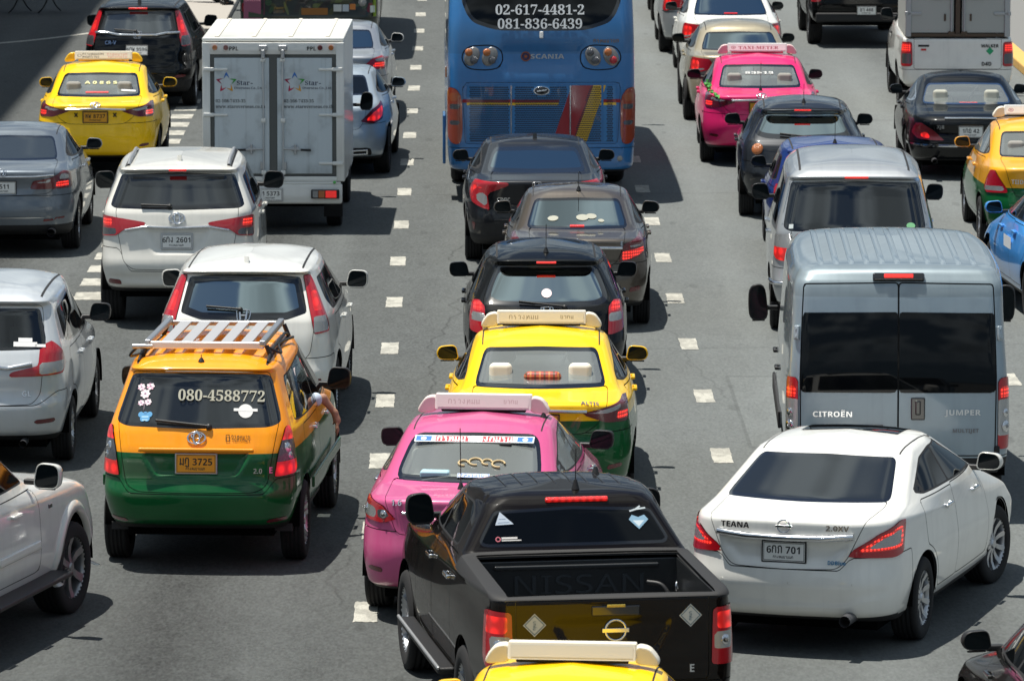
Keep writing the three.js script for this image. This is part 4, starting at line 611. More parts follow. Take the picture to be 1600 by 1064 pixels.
vehicle(hatch({
  tall: 1.05, at: [-2.24, -47.46, 4.4], paint: ORNG, paint2: GREEN, split: (v) => v.y - mix(0.965, 0.985, cl(-v.z / 4)), L: 4.58, W: 0.87, H: 1.71, low: 0.33, wb: [-0.16, 1.14], wt: [-0.44, 1.56], ft: [-2.5, 1.64], fb: [-3.45, 1.08], belt: 0.825, roof: 0.65, wbw: 0.775, wtw: 0.63, sp: [-0.37, 1.615], wbase: 2.75, zs: -0.62, kick: 0.04, y2: 0.62, y3: 0.75, y4: 0.96, hood: 0.95, name: 'taxi', category: 'taxi',
  wheels: { zr: -0.87, r: 0.325, w: 0.205, x: 0.855, style: 'five' }, rear: { pts: [[0, 1.155], [0.6, 1.165], [0.735, 1.2], [0.62, 1.545], [0.5, 1.565], [0, 1.575]], r: 0.05, frame: 0.03, m: M.glass }, side: { m: M.tint }, clearFront: true,
  lid: { name: 'tailgate', pts: [[0, 0.655], [0.5, 0.66], [0.6, 0.71], [0.68, 1.14], [0.7, 1.2], [0.6, 1.58], [0, 1.59]] }, bumper: { y: (a) => 0.645 + 0.12 * ss(0.55, 0.7, a) }, skirt: 0.38, dents: [{ pts: [[0, 0.79], [0.34, 0.79], [0.44, 0.965], [0, 0.97]], depth: 0.035, soft: 0.025 }],
  detail(c) {
    const l = c.both('tail_lamp', [[0.66, 0.78], [0.93, 0.79], [0.99, 0.84], [0.94, 1.0], [0.85, 1.13], [0.8, 1.17], [0.76, 1.15], [0.70, 0.98]], M.glow, { off: 0.014 });
    c.zone(l, 'clear_lens', [[0.68, 0.895], [0.99, 0.9], [0.9, 1.06], [0.71, 1.06]], M.smokelens); c.zone(l, 'reversing_light', [[0.72, 0.97], [0.89, 0.97], [0.85, 1.04], [0.74, 1.04]], M.clearlens); c.both('reflector', [[0.58, 0.405], [0.84, 0.415], [0.84, 0.445], [0.6, 0.435]], M.darkred, { off: 0.004 });
  },
  post(c) {
    plate(c, 'มฎ 3725', { y: 0.885, bg: '#f0a020', frame: M.steel }); emblem(c, 'ovals', 0.0, 1.085, 0.13); bowls(c, [[0.8, 1.0, 0.04], [0.84, 0.935, 0.03]]); lettering(c, '2.0', 0.04, 0.52, 0.83); lettering(c, 'E', 0.05, 0.63, 0.835); wiper(c, 0.1, 1.165, -0.35, 1.2);
    c.add('garnish', c.onRear(box(0.98, 0.035, 0.035, 0, 0, 0, 0.014), 0, 0.995, 0.012), ORNG);
    const ph = c.add('lettering', c.onRear(text('080-4588772', 0.098, 'serif', 0.003).scale(0.92, 1, 1), 0.19, 1.40, 0.008), std(0.4, 0.39, 0.31));
    c.add('round_sticker', c.onRear(merge([new THREE.CircleGeometry(0.062, 24), box(0.2, 0.025, 0.002, 0, 0.01, 0, 0)]), 0.4, 1.285, 0.008), M.white);
    c.add('flower_sticker', c.onRear(new THREE.PlaneGeometry(0.22, 0.27), -0.46, 1.39, 0.008), letteringPrint(192, 240, (k) => { for (const [cx, cy, r, col] of [[60, 50, 26, '#e3bccb'], [128, 44, 28, '#d7a9bd'], [94, 104, 34, '#ecd2da'], [70, 176, 22, '#dbb3c6'], [122, 170, 24, '#e6c4d2']]) { for (let i = 0; i < 7; i++) { const t = i * 0.898; k.fillStyle = i % 2 ? col : '#f1e2e6'; k.beginPath(); k.ellipse(cx + Math.cos(t) * r * 0.62, cy + Math.sin(t) * r * 0.62, r * 0.5, r * 0.36, t, 0, 7); k.fill(); } k.fillStyle = '#8d6a86'; k.beginPath(); k.arc(cx, cy, r * 0.26, 0, 7); k.fill(); } k.strokeStyle = '#9a8a96'; k.lineWidth = 4; k.beginPath(); k.moveTo(94, 138); k.lineTo(96, 230); k.stroke(); }));
    c.add('small_blue_sticker', c.onRear(new THREE.PlaneGeometry(0.13, 0.14), -0.45, 1.235, 0.008), letteringPrint(96, 96, (k) => { k.fillStyle = '#4f97c8'; for (let i = 0; i < 5; i++) { k.beginPath(); k.arc(20 + i * 14, 34 + (i % 2) * 26, 17, 0, 7); k.fill(); } k.fillStyle = '#a9cfe6'; k.fillRect(26, 44, 44, 8); k.fillRect(30, 64, 36, 7); k.fillStyle = '#2b5f8f'; k.fillRect(38, 26, 20, 6); }));
    mirrors(c, { z: -3.02, y: 1.15, w: 0.225, h: 0.19, round: false, m: M.black }); handles(c, [[-1.55, 1.0], [-2.55, 0.98]], M.chrome); aerial(c, 0.0, -0.5, 0.06, 0, 0.03); seats(c, { y: 1.02, zr: -0.9, m: M.cloth }); c.add('taxi_garage_print', c.onRear(new THREE.PlaneGeometry(0.24, 0.07), 0.36, 1.085, 0.006), letteringPrint(160, 48, (k) => { k.strokeStyle = '#5a4410'; k.fillStyle = '#5a4410'; k.lineWidth = 4; k.strokeRect(6, 6, 18, 36); k.lineWidth = 3; thaiLine(k, 'กรทมนวข', 36, 8, 11, 13, 1.4); thaiLine(k, 'วขภงกมร', 36, 28, 11, 13, 1.4); }));
    for (const s of [1, -1]) c.add('door_moulding', box(0.025, 0.09, 2.3, s * 0.9, 0.62, -2.1, 0.01), GREEN);
    for (const s of [1, -1]) { const P = []; for (let i = 0; i <= 6; i++) { const z = -0.62 - i * 0.28, q = c.topAt(s * 0.55, z).p; P.push([q.x, q.y + (i && i < 6 ? 0.05 : 0.002), q.z]); } c.add('roof_rail', tube(P, 0.014, 30), M.black); }
    // aluminium carrier tied to the rails
    const y = c.topAt(0, -1.3).p.y + 0.04, r = new THREE.Group(); r.name = 'roof_rack'; c.group.add(r);
    mesh('rack_beam', box(1.0, 0.06, 0.05, 0.0, y, -0.78, 0.012), std(0.78, 0.78, 0.78, 0.35, 0.3), r); mesh('rack_beam', box(0.98, 0.04, 0.05, 0.0, y, -2.25, 0.012), M.steel, r);
    for (const x of [-0.49, 0.49]) mesh('rack_rail', box(0.055, 0.05, 1.5, x, y + 0.02, -1.5, 0.012), M.alloy, r);
    for (let i = 0; i < 5; i++) mesh('rack_slat', box(0.10, 0.02, 1.42, -0.34 + i * 0.17, y + 0.01, -1.5, 0.005), std(0.5, 0.5, 0.51, 0.45, 0.5), r);
    for (const x of [-0.5, 0.52]) for (const z of [-0.8, -2.2]) mesh('rack_foot', bar([x, y, z], [x * 1.08, y - 0.1, z], 0.02), M.black, r);
    mesh('rack_tube', bar([-0.62, y - 0.01, -0.76], [-0.45, y - 0.01, -0.76], 0.02), M.steel, r); mesh('rope', tube([[-0.56, y, -0.8], [-0.66, y - 0.1, -0.9], [-0.58, y - 0.13, -1.3]], 0.012), M.black, r); mesh('rope', tube([[0.5, y, -0.8], [0.62, y - 0.07, -0.9], [0.56, y - 0.06, -1.4], [0.62, y - 0.08, -2]], 0.012), M.black, r);
  },
  label: 'orange and green taxi carrying an aluminium roof rack, phone number on its rear window', q: 1.2,
}));

// --- middle lane
vehicle(saloon({
  at: [0.91, -69.0, 0], paint: DGREY, L: 4.63, W: 0.9, H: 1.43, dk: [-0.02, 1.06], wb: [-0.42, 1.10, 0.62], wt: [-1.5, 1.35, 0.52], ft: [-2.45, 1.39], fb: [-3.4, 1.02], wbase: 2.7, rear: { m: M.sheen, frame: 0.035 }, side: { m: M.side }, q: 0.9, wheels: { zr: -1.0, r: 0.325, w: 0.215, x: 0.87, style: 'five', rim: M.darkalloy },
  lid: { pts: [[0, 0.7], [0.5, 0.71], [0.56, 0.85], [0.56, 1.07], [0, 1.085]] },
  detail(c) {
    const l = c.both('tail_lamp', [[0.34, 1.0], [0.34, 1.03], [0.85, 1.045], [1.04, 0.93], [0.86, 0.78], [0.57, 0.69], [0.6, 0.9]], M.red, { off: 0.012 }); c.zone(l, 'reversing_light', [[0.59, 0.73], [0.76, 0.81], [0.79, 0.88], [0.68, 0.91], [0.61, 0.87]], M.clearlens);
    c.zone(l, 'brake_light', [[0.62, 0.96], [0.86, 1.0], [0.96, 0.93], [0.84, 0.82], [0.86, 0.92], [0.78, 0.96]], M.glow); c.both('reflector', [[0.8, 0.44], [0.87, 0.44], [0.87, 0.56], [0.8, 0.55]], M.darkred, { off: 0.004 }); c.cut('lower_bumper_trim', (v) => Math.max(v.y - 0.4, -0.5 - v.z), M.trim);
  },
  post(c) { plate(c, 'กภ 1790', { y: 0.78 }); emblem(c, 'aitch', 0, 1.0, 0.1); lettering(c, 'CIVIC', 0.045, -0.4, 0.83); mirrors(c, { z: -3.0, y: 1.03, m: M.black }); handles(c, [[-1.75, 0.93], [-2.7, 0.9]]); sharkFin(c, -1.72); },
  label: 'dark grey saloon with bracket-shaped red lamps right behind the blue coach', category: 'car',
}));
vehicle(saloon({
  at: [1.28, -62.99, 1], paint: paint('#5e564d', { metal: 0.6, rough: 0.38 }), L: 4.41, W: 0.85, H: 1.475, dk: [-0.03, 1.04], wb: [-0.56, 1.075, 0.585], wt: [-1.3, 1.38, 0.485], ft: [-2.2, 1.43], fb: [-3.15, 1.03], wbase: 2.55, rear: { m: M.sheen, frame: 0.025 }, side: { m: M.side }, wheels: { zr: -0.9, r: 0.3, w: 0.19, x: 0.82 },
  lid: { pts: [[0, 0.74], [0.42, 0.75], [0.48, 0.85], [0.56, 1.1], [0, 1.125]] },
  detail(c) { const l = c.both('tail_lamp', [[0.46, 0.77], [0.62, 0.80], [0.9, 0.86], [1.03, 1.02], [0.86, 1.05], [0.52, 0.98]], M.darkred, { off: 0.01 }); c.zone(l, 'brake_light', [[0.49, 0.79], [0.62, 0.82], [0.88, 0.88], [0.9, 0.925], [0.51, 0.90]], M.lit); c.zone(l, 'reversing_light', [[0.53, 0.925], [0.88, 0.945], [0.9, 0.97], [0.54, 0.95]], M.clearlens); c.both('reflector', [[0.58, 0.44], [0.78, 0.45], [0.78, 0.5], [0.58, 0.49]], M.darkred, { off: 0.004 }); },
  post(c) { symBar(c, 'chrome_strip', [[0, 0.95], [0.5, 0.935]], 0.018); plate(c, 'ขก 6043', { y: 0.85 }); emblem(c, 'ovals', 0, 0.995, 0.11); lettering(c, 'E', 0.05, 0.5, 0.985); mirrors(c, { z: -2.8, y: 1.05 }); handles(c, [[-1.6, 0.94], [-2.5, 0.91]]); aerial(c, 0.02, -1.42, 0.22, 0.5); for (const [x, y, k] of [[-0.27, 1.18, 0.06], [0.06, 1.19, 0.07], [0.16, 1.2, 0.06], [0.27, 1.16, 0.035]]) c.add('window_sticker', c.onRear(new THREE.CircleGeometry(k, 20), x, y, 0.006), std(0.34, 0.34, 0.28)); c.add('brake_light', c.onRear(box(0.16, 0.04, 0.006, 0, 0, 0, 0), 0, 1.115, 0.006), M.glow); },
  label: 'bronze-brown saloon with cream stickers in its rear window, between dark saloon and black hatchback',
}));
vehicle(hatch({
  at: [0.86, -57.21, 0], paint: BLK, L: 3.9, W: 0.848, H: 1.525, wb: [-0.2, 1.03], wt: [-0.62, 1.36], ft: [-2.2, 1.43], fb: [-3.25, 0.98], belt: 0.79, roof: 0.6, wbw: 0.75, wtw: 0.56, sp: [-0.5, 1.43], wbase: 2.5, zs: -0.62, kick: 0.1, wheels: { zr: -0.72, r: 0.295, w: 0.19, x: 0.82 }, y4: 0.94, z4: -0.12,
  rear: { pts: [[0, 0.99], [0.5, 1.0], [0.64, 1.06], [0.6, 1.2], [0.52, 1.36], [0, 1.4]], r: 0.06, frame: 0.055, m: M.sheen }, side: { m: M.side }, lid: { name: 'tailgate', pts: [[0, 0.6], [0.52, 0.61], [0.58, 0.8], [0.66, 1.06], [0.54, 1.4], [0, 1.42]] },
  detail(c) { const l = c.both('tail_lamp', [[0.62, 0.72], [0.86, 0.76], [0.9, 0.9], [0.86, 1.04], [0.7, 1.05], [0.63, 1.0]], M.red, { off: 0.012 }); c.zone(l, 'brake_light', [[0.65, 0.955], [0.8, 0.96], [0.8, 1.035], [0.67, 1.035]], M.lit); c.zone(l, 'reversing_light', [[0.63, 0.85], [0.83, 0.86], [0.83, 0.94], [0.63, 0.935]], M.clearlens); },
  post(c) { emblem(c, 'aitch', 0, 0.95, 0.12); wiper(c, 0.18, 0.99, -0.28, 1.03); aerial(c, 0.0, -0.75, 0.3, 0.35); plate(c, 'ภม 225', { y: 0.8 }); c.add('round_sticker', c.onRear(new THREE.CircleGeometry(0.052, 20).scale(1, 1.25, 1), 0.0, 1.12, 0.007), std(0.75, 0.6, 0.62)); c.add('brake_light', c.onRear(box(0.2, 0.018, 0.02, 0, 0, 0, 0.004), 0, 1.415, 0.004), M.lit); mirrors(c, { z: -2.85, y: 1.02, w: 0.22, h: 0.155, round: false }); handles(c, [[-1.4, 0.92], [-2.35, 0.9]]); },
  label: 'black hatchback with roof aerial in front of the yellow and green taxi',
}));
vehicle(corolla({ at: [0.69, -50.35, 1.3], paint: YEL, paint2: GREEN, split: (v) => v.y - 0.865, plate: 'ทก 3408', q: 1.1, label: 'yellow over green taxi with cream roof sign between black hatchback and pink taxi', sign: { face: taxiFace('', '#8a7a58', '#ddd2b4') }, seatm: M.cream,
  more(c) { c.add('tartan_cushion', box(0.34, 0.16, 0.12, 0.02, 1.12, -0.86, 0.05, 3), print(128, 64, (k, w, h) => { k.fillStyle = '#b03030'; k.fillRect(0, 0, w, h); for (let i = 0; i < 8; i++) { k.fillStyle = ['rgba(30,60,40,.5)', 'rgba(230,190,90,.5)'][i % 2]; k.fillRect(i * 17, 0, 7, h); k.fillRect(0, i * 9, w, 4); } })); c.add('brake_light', box(0.24, 0.035, 0.05, 0.02, 1.05, -0.74, 0.008), M.lit); lettering(c, 'ALTIS', 0.045, 0.45, 1.015); for (const s of [1, -1]) c.add('sign_bracket', box(0.05, 0.05, 0.08, s * 0.52, 1.44, -2.1, 0.02), M.offwhite); } }));
vehicle(saloon({
  at: [-0.04, -44.95, 6.6], paint: PINK, L: 4.54, W: 0.88, H: 1.475, dk: [-0.05, 1.03], wb: [-0.6, 1.065, 0.615], wt: [-1.38, 1.39, 0.525], ft: [-2.3, 1.43], fb: [-3.3, 1.03], wbase: 2.6, rr: 0.34, rear: { m: M.clear, frame: 0.035, r: 0.1 }, side: { m: M.clear }, clearFront: true, name: 'taxi', category: 'taxi', wheels: { zr: -0.97, r: 0.31, style: 'steel', x: 0.84 },
  lid: { pts: [[0, 0.73], [0.5, 0.74], [0.55, 0.86], [0.62, 1.0], [0.64, 1.06], [0, 1.075]] }, dents: [{ pts: [[0, 0.76], [0.34, 0.76], [0.4, 0.9], [0, 0.92]], depth: 0.025, soft: 0.03 }],
  detail(c) {
    const l = c.both('tail_lamp', [[0.5, 0.86], [0.62, 0.82], [0.88, 0.83], [1.06, 0.89], [1.12, 0.97], [0.9, 1.0], [0.64, 0.96]], M.red, { off: 0.014 }); c.zone(l, 'reversing_light', [[0.7, 0.85], [0.9, 0.85], [1.04, 0.9], [1.04, 0.945], [0.72, 0.935]], M.clearlens, { r: 0.05 }); c.zone(l, 'indicator', [[0.55, 0.865], [0.68, 0.85], [0.7, 0.92], [0.6, 0.93]], M.smokelens);
    c.both('reflector', [[0.62, 0.42], [0.84, 0.43], [0.84, 0.465], [0.64, 0.46]], M.darkred, { off: 0.004 });
  },
  post(c) {
    plate(c, 'ทข 2917', { y: 0.83, bg: '#dc9a20' }); emblem(c, 'ovals', 0, 1.0, 0.11); symBar(c, 'chrome_strip', [[0, 0.93], [0.45, 0.91]], 0.014); bowls(c, [[0.94, 0.9, 0.045], [0.62, 0.89, 0.032]]); lettering(c, '1.6', 0.05, -0.5, 0.99); mirrors(c, { z: -2.95, y: 1.05, m: M.black, h: 0.16, round: false }); handles(c, [[-1.7, 0.94], [-2.6, 0.91]], M.chrome); seats(c, { y: 1.05, zr: -0.92, m: M.cloth, rearHeads: false });
    taxiSign(c, -1.95, { w: 0.78, h: 0.1, cap: std(0.75, 0.62, 0.58), face: taxiFace('', '#b9a0a0', '#d9cbc9'), m: std(0.74, 0.66, 0.64) }); aerial(c, -0.02, -0.45, 0.5, 0.1); aerial(c, 0.5, -1.9, 0.03, 0, 0.04);
    c.add('sun_strip', c.onRear(new THREE.PlaneGeometry(0.98, 0.1), 0, 1.335, 0.008), print(512, 48, (k, w, h) => { k.fillStyle = '#d8dde2'; k.fillRect(0, 0, w, h); k.fillStyle = '#2c6fb8'; k.fillRect(6, 6, 66, 36); k.fillRect(w - 72, 6, 66, 36); k.fillStyle = '#b8323c'; k.fillRect(90, 4, 140, 40); k.fillRect(290, 4, 130, 40); k.strokeStyle = '#f6f6f4'; k.lineWidth = 6; thaiLine(k, 'กรทมนวขภงกมรน', 96, 8, 20, 30, 1.25); k.fillStyle = '#fff'; k.beginPath(); k.arc(38, 24, 12, 0, 7); k.arc(w - 38, 24, 12, 0, 7); k.fill(); }));
    c.add('gold_script', c.onRear(merge([...'0123'].map((q, i) => new THREE.TorusGeometry(0.04 + (i % 2) * 0.012, 0.009, 6, 18, 5).translate(-0.11 + i * 0.095, Math.sin(i * 1.1) * 0.025, 0))), 0.06, 1.19, 0.008), std(0.5, 0.38, 0.2));
    c.add('paper_notice', c.onRear(new THREE.PlaneGeometry(0.26, 0.062), 0.05, 1.115, 0.01), print(160, 40, (k, w, h) => { k.fillStyle = '#e8ecf2'; k.fillRect(0, 0, w, h); k.strokeStyle = '#2a5aa8'; k.lineWidth = 4; k.strokeRect(4, 4, w - 8, h - 8); thaiLine(k, 'กทมรนวข', 18, 11, 12, 18, 1.4); }));
    c.add('tissue_box', box(0.24, 0.1, 0.13, -0.27, 1.1, -0.8, 0.02), std(0.35, 0.55, 0.62)); c.add('dashboard_box', box(0.1, 0.08, 0.05, 0.26, 1.28, -1.2, 0.01), M.trim);
  },
  label: 'pink taxi with pale roof sign and printed sun strip beside the dark brown pickup', q: 1.2,
}));
// dark brown pickup with an open load bed
const pickupLayers = (p) => {
  const { L, W, H, rail, cab, cabt, ft, fb } = p;
  return [
    lay(-0.25, 0.42, -L + 0.3, 0.36, W - 0.1, { bow: 0.02, rr: 0.1 }), lay(-0.04, 0.5, -L + 0.08, 0.45, W - 0.03, { wr: W - 0.06, bow: 0.03, rr: 0.14, k: 0.3 }),
    lay(0, 0.68, -L, 0.66, W - 0.005, { wr: W - 0.035, bow: 0.03, rr: 0.13, k: 0.4 }), lay(-0.015, 0.95, -L + 0.04, 0.86, W, { wr: W - 0.035, bow: 0.03, rr: 0.12, k: 0.35 }),
    lay(-0.02, rail, -L + 0.24, p.hood ?? 1.0, W - 0.02, { wr: W - 0.06, bow: 0.03, rr: 0.11, k: 0.1 }),
    lay(cab, rail + 0.03, fb[0], fb[1], W - 0.06, { wr: W - 0.075, bow: 0.03, rr: 0.08, rf: 0.14, bowf: 0.2, k: 0.1 }),
    lay(cabt[0], cabt[1], ft[0], ft[1], p.roof, { wr: p.roof - 0.035, bow: 0.03, rr: 0.1, rf: 0.12, bowf: 0.1, k: 0.2 }),
    lay(cabt[0] - 0.07, cabt[1] + 0.075, ft[0] + 0.16, H - 0.025, p.roof - 0.085, { bow: 0.03, rr: 0.16, k: 0.4 }),
    lay((cabt[0] + ft[0]) / 2 + 0.1, H, (cabt[0] + ft[0]) / 2 - 0.1, H, 0.0006, { rr: 0.0003, rf: 0.0003, bow: 0, bowf: 0 })];
};
vehicle({
  at: [1.05, -39.12, -8.4], paint: paint('#0f0906', { rough: 0.4, spec: 0.12, coat: 0.6, cr: 0.02 }), L: 5.25, W: 0.905, H: 1.80, q: 1.3, name: 'pickup_truck', category: 'pickup truck', under: 0.42,
  layers: pickupLayers({ L: 5.25, W: 0.90, H: 1.78, rail: 1.305, cab: -1.58, cabt: [-1.76, 1.66], ft: [-2.95, 1.7], fb: [-3.85, 1.24], roof: 0.665, hood: 1.08 }),
  wheels: { r: 0.385, w: 0.26, zr: -1.15, zf: -4.3, gap: 0.075, style: 'six', x: 0.905 }, front: [1.28, 1.66, 0.72, 0.58, -2.85],
  rear: { pts: [[0, 1.39], [0.66, 1.39], [0.70, 1.42], [0.575, 1.63], [0, 1.655]], r: 0.04, frame: 0.02, m: M.dark }, side: { pts: [[-3.62, 1.35], [-2.95, 1.65], [-2.1, 1.665], [-1.95, 1.62], [-1.9, 1.36]], cuts: [-3.7, -2.68, -1.7], m: M.side },
  doors: { z: [[-3.62, -2.69], [-2.66, -1.74]], y0: 0.55, y1: 1.33 }, dents: [{ pts: [[0, 0.9], [0.3, 0.9], [0.42, 1.13], [0, 1.14]], depth: 0.012, soft: 0.03 }],
  detail(c) {
    const bed = (v) => v.ny < 0.2 || v.y < 1.05 || v.y > 1.45 ? 0.2 : Math.max(Math.abs(v.x) - 0.735, v.z + 0.075, -1.55 - v.z); c.cut('opening', bed, null, { gone: true }); c.liningTris = c.tris.slice();
    c.cut('bed_rail_cap', (v) => v.ny < 0.3 || v.y < 1.25 || v.y > 1.36 ? 0.2 : Math.max(v.z + 0.004, -1.6 - v.z), M.trim, { off: 0.01 });
    const l = c.both('tail_lamp', [[0.70, 0.80], [0.9, 0.8], [1.03, 0.84], [1.03, 1.19], [0.9, 1.21], [0.71, 1.2]], M.red, { off: 0.012, r: 0.03 }); c.zone(l, 'clear_lens', [[0.72, 0.91], [0.86, 0.91], [0.88, 1.03], [0.72, 1.03]], M.clearlens); c.zone(l, 'brake_light', [[0.74, 1.05], [0.95, 1.05], [0.95, 1.17], [0.74, 1.17]], M.glow);
  },
  lid: { name: 'tailgate', pts: [[0, 0.7], [0.68, 0.7], [0.68, 1.318], [0, 1.318]], r: 0.02 }, bumper: { y: 0.69, z: -0.6 },
  post(c) {
    const w = 0.735, y0 = 0.78, h = 1.295 - y0, bed = new THREE.Group(); bed.name = 'load_bed'; c.group.add(bed); const m = std(0.014, 0.016, 0.018, 0.38, 0, { clearcoat: 0.5, clearcoatRoughness: 0.3 });
    mesh('bed_floor', box(2 * w, 0.03, 1.5, 0, y0, -0.81, 0), m, bed); for (const s of [-1, 1]) mesh('bed_side', box(0.03, h, 1.5, s * (w + 0.012), y0 + h / 2, -0.81, 0.005), m, bed);
    mesh('bed_front', box(2 * w + 0.05, h, 0.03, 0, y0 + h / 2, -1.565, 0.008), m, bed); mesh('bed_back', box(2 * w + 0.05, h, 0.03, 0, y0 + h / 2, -0.062, 0.008), m, bed);
    for (let i = 0; i < 8; i++) mesh('bed_rib', box(0.07, 0.015, 1.42, -0.6 + i * 0.171, y0 + 0.02, -0.81, 0.005), m, bed); for (const s of [-1, 1]) mesh('wheel_box', box(0.2, 0.22, 0.8, s * (w - 0.09), y0 + 0.1, -1.12, 0.04), m, bed);
    mesh('embossed_lettering', text('NISSAN', 0.135, 'reg', 0.012).scale(1.55, 1, 1).translate(0.02, 1.12, -1.552), std(0.04, 0.045, 0.05, 0.3), bed); mesh('bed_ledge', box(1.2, 0.03, 0.04, 0, 1.25, -1.54, 0.01), m, bed);
    for (const s of [-1, 1]) mesh('tie_hook', new THREE.TorusGeometry(0.03, 0.009, 8, 16).rotateY(1.2).translate(s * 0.7, 1.12, -1.35), M.chrome, bed); mesh('bed_hoop', tube([[0.68, 0.95, -1.3], [0.6, 1.12, -1.38], [0.5, 1.14, -1.44]], 0.018), M.black, bed);
    emblem(c, 'ringbar', 0.02, 1.06, 0.16); bowls(c, [[0.8, 0.97, 0.035]]); lettering(c, 'E', 0.055, 0.56, 0.78); c.add('tailgate_handle', c.onRear(box(0.34, 0.07, 0.02, 0, 0, 0, 0.01), 0.02, 1.20, 0.004), M.gloss); c.add('handle_trim', c.onRear(box(0.13, 0.02, 0.012, 0, 0, 0, 0.004), 0.02, 1.235, 0.02), std(0.5, 0.4, 0.1, 0.3, 0.6));
    for (const a of [-0.55, 0.55]) c.add('diamond_sticker', c.onRear(new THREE.PlaneGeometry(0.115, 0.115).rotateZ(Math.PI / 4), a, a > 0 ? 1.15 : 1.11, 0.006), print(96, 96, (k) => { k.fillStyle = '#b9c3cc'; k.fillRect(0, 0, 96, 96); k.strokeStyle = '#5d7488'; k.lineWidth = 6; k.strokeRect(8, 8, 80, 80); k.save(); k.translate(48, 48); k.rotate(-Math.PI / 4); k.lineWidth = 4; thaiLine(k, 'กทมร', -28, -8, 10, 14, 1.4); k.restore(); }));
    c.add('window_sticker', c.onRear(new THREE.PlaneGeometry(0.17, 0.2), 0.48, 1.565, 0.008), letteringPrint(96, 112, (k) => { k.fillStyle = '#8fb4cc'; k.beginPath(); k.moveTo(48, 108); k.lineTo(8, 66); k.lineTo(22, 46); k.lineTo(48, 56); k.lineTo(74, 46); k.lineTo(90, 66); k.fill(); k.fillStyle = '#d8e4ea'; k.beginPath(); k.moveTo(48, 96); k.lineTo(24, 70); k.lineTo(72, 70); k.fill(); k.strokeStyle = '#cfd8dc'; k.lineWidth = 7; k.beginPath(); k.moveTo(14, 30); k.lineTo(40, 22); k.lineTo(60, 8); k.moveTo(40, 22); k.lineTo(82, 16); k.stroke(); })); c.add('window_sticker', c.onRear(new THREE.PlaneGeometry(0.15, 0.12), -0.5, 1.58, 0.008), letteringPrint(112, 84, (k) => { k.fillStyle = '#b9c4d2'; k.beginPath(); k.moveTo(6, 80); k.lineTo(34, 8); k.lineTo(106, 76); k.fill(); k.strokeStyle = '#62748c'; k.lineWidth = 4; k.beginPath(); k.moveTo(20, 68); k.lineTo(84, 66); k.moveTo(28, 48); k.lineTo(64, 48); k.stroke(); })); c.add('window_sticker', c.onRear(new THREE.PlaneGeometry(0.2, 0.05), -0.48, 1.44, 0.008), letteringPrint(160, 40, (k) => { k.strokeStyle = '#c86a78'; k.lineWidth = 6; k.beginPath(); k.arc(20, 20, 13, 0, 7); k.stroke(); k.fillStyle = '#d8d4d0'; k.fillRect(40, 8, 92, 12); k.fillRect(40, 25, 114, 7); }));
    c.add('brake_light', c.onRear(box(0.46, 0.035, 0.03, 0, 0, 0, 0.01), 0.04, 1.695, 0.006), M.glow); aerial(c, 0.06, -1.95, 0.3, 0.05, 0.07); aerial(c, 0.32, -2.6, 0.02, 0, 0.05);
    mirrors(c, { z: -3.5, y: 1.33, w: 0.23, h: 0.24, round: false, m: M.black }); handles(c, [[-1.85, 1.16], [-2.75, 1.16]], M.chrome);
    for (const s of [1, -1]) { c.add('side_step', merge([box(0.13, 0.05, 2.1, s * 0.94, 0.5, -2.65, 0.02)]), M.black); c.add('side_step_edge', box(0.025, 0.025, 2.14, s * 1.0, 0.525, -2.65, 0.012), M.steel); }
    c.add('tow_bumper', box(1.5, 0.14, 0.12, 0, 0.56, 0.03, 0.03), M.chrome); plate(c, 'กว 5302', { y: 0.66, off: 0.03 });
    for (let i = 0; i < 8; i++) { const x = -0.42 + i * 0.12, P = []; for (let k = 0; k <= 8; k++) { const z = -2.1 - k * 0.08; P.push([x, c.topAt(x, z).p.y - 0.001, z]); } c.add('roof_rib', ribStrip(P, 0.022, 0.006), c.S.paint); }
  },
  label: 'dark brown pickup truck with open empty load bed in the foreground',
});
vehicle(corolla({ at: [0.49, -33.82, 6], paint: YEL, plate: 'ทว 771', q: 1.2, label: 'yellow taxi cut off by the bottom edge, just its roof and sign showing', sign: { w: 0.80, h: 0.085, face: print(64, 16, (k) => { k.fillStyle = '#cfcabc'; k.fillRect(0, 0, 64, 16); }) } }));

// --- right lane
const plainSaloon = (o) => saloon({
  L: 4.6, W: 0.895, H: 1.475, dk: [-0.04, 1.06], wb: [-0.6, 1.1, 0.63], wt: [-1.4, 1.38, 0.54], ft: [-2.4, 1.425], fb: [-3.35, 1.03], rear: { m: o.rg ?? M.sheen, frame: 0.02 }, side: { m: M.side }, wbase: 2.69, q: 0.75, wheels: { zr: -1.0, r: 0.325, w: 0.215, x: 0.865 },
  lid: { pts: [[0, 0.74], [0.42, 0.75], [0.52, 0.85], [0.64, 1.08], [0, 1.105]] },
  detail(c) { const l = c.both('tail_lamp', o.lamp ?? [[0.44, 0.9], [0.55, 0.82], [0.86, 0.76], [1.02, 0.8], [1.06, 0.96], [0.92, 1.01], [0.5, 1.0]], M.red, { off: 0.012 }); c.zone(l, 'brake_light', [[0.68, 0.82], [0.9, 0.81], [0.95, 0.97], [0.68, 0.97]], M.glow, { r: 0.06 }); c.zone(l, 'reversing_light', [[0.55, 0.84], [0.84, 0.78], [0.95, 0.795], [0.64, 0.86]], M.clearlens); o.cuts?.(c); },
  post(c) { plate(c, o.plate, { y: 0.86 }); emblem(c, o.mark ?? 'bowtie', 0, 1.015, 0.11); mirrors(c, { z: -3.0, y: 1.05, m: M.black }); handles(c, [[-1.75, 0.94], [-2.7, 0.92]]); o.more?.(c); }, ...o,
});
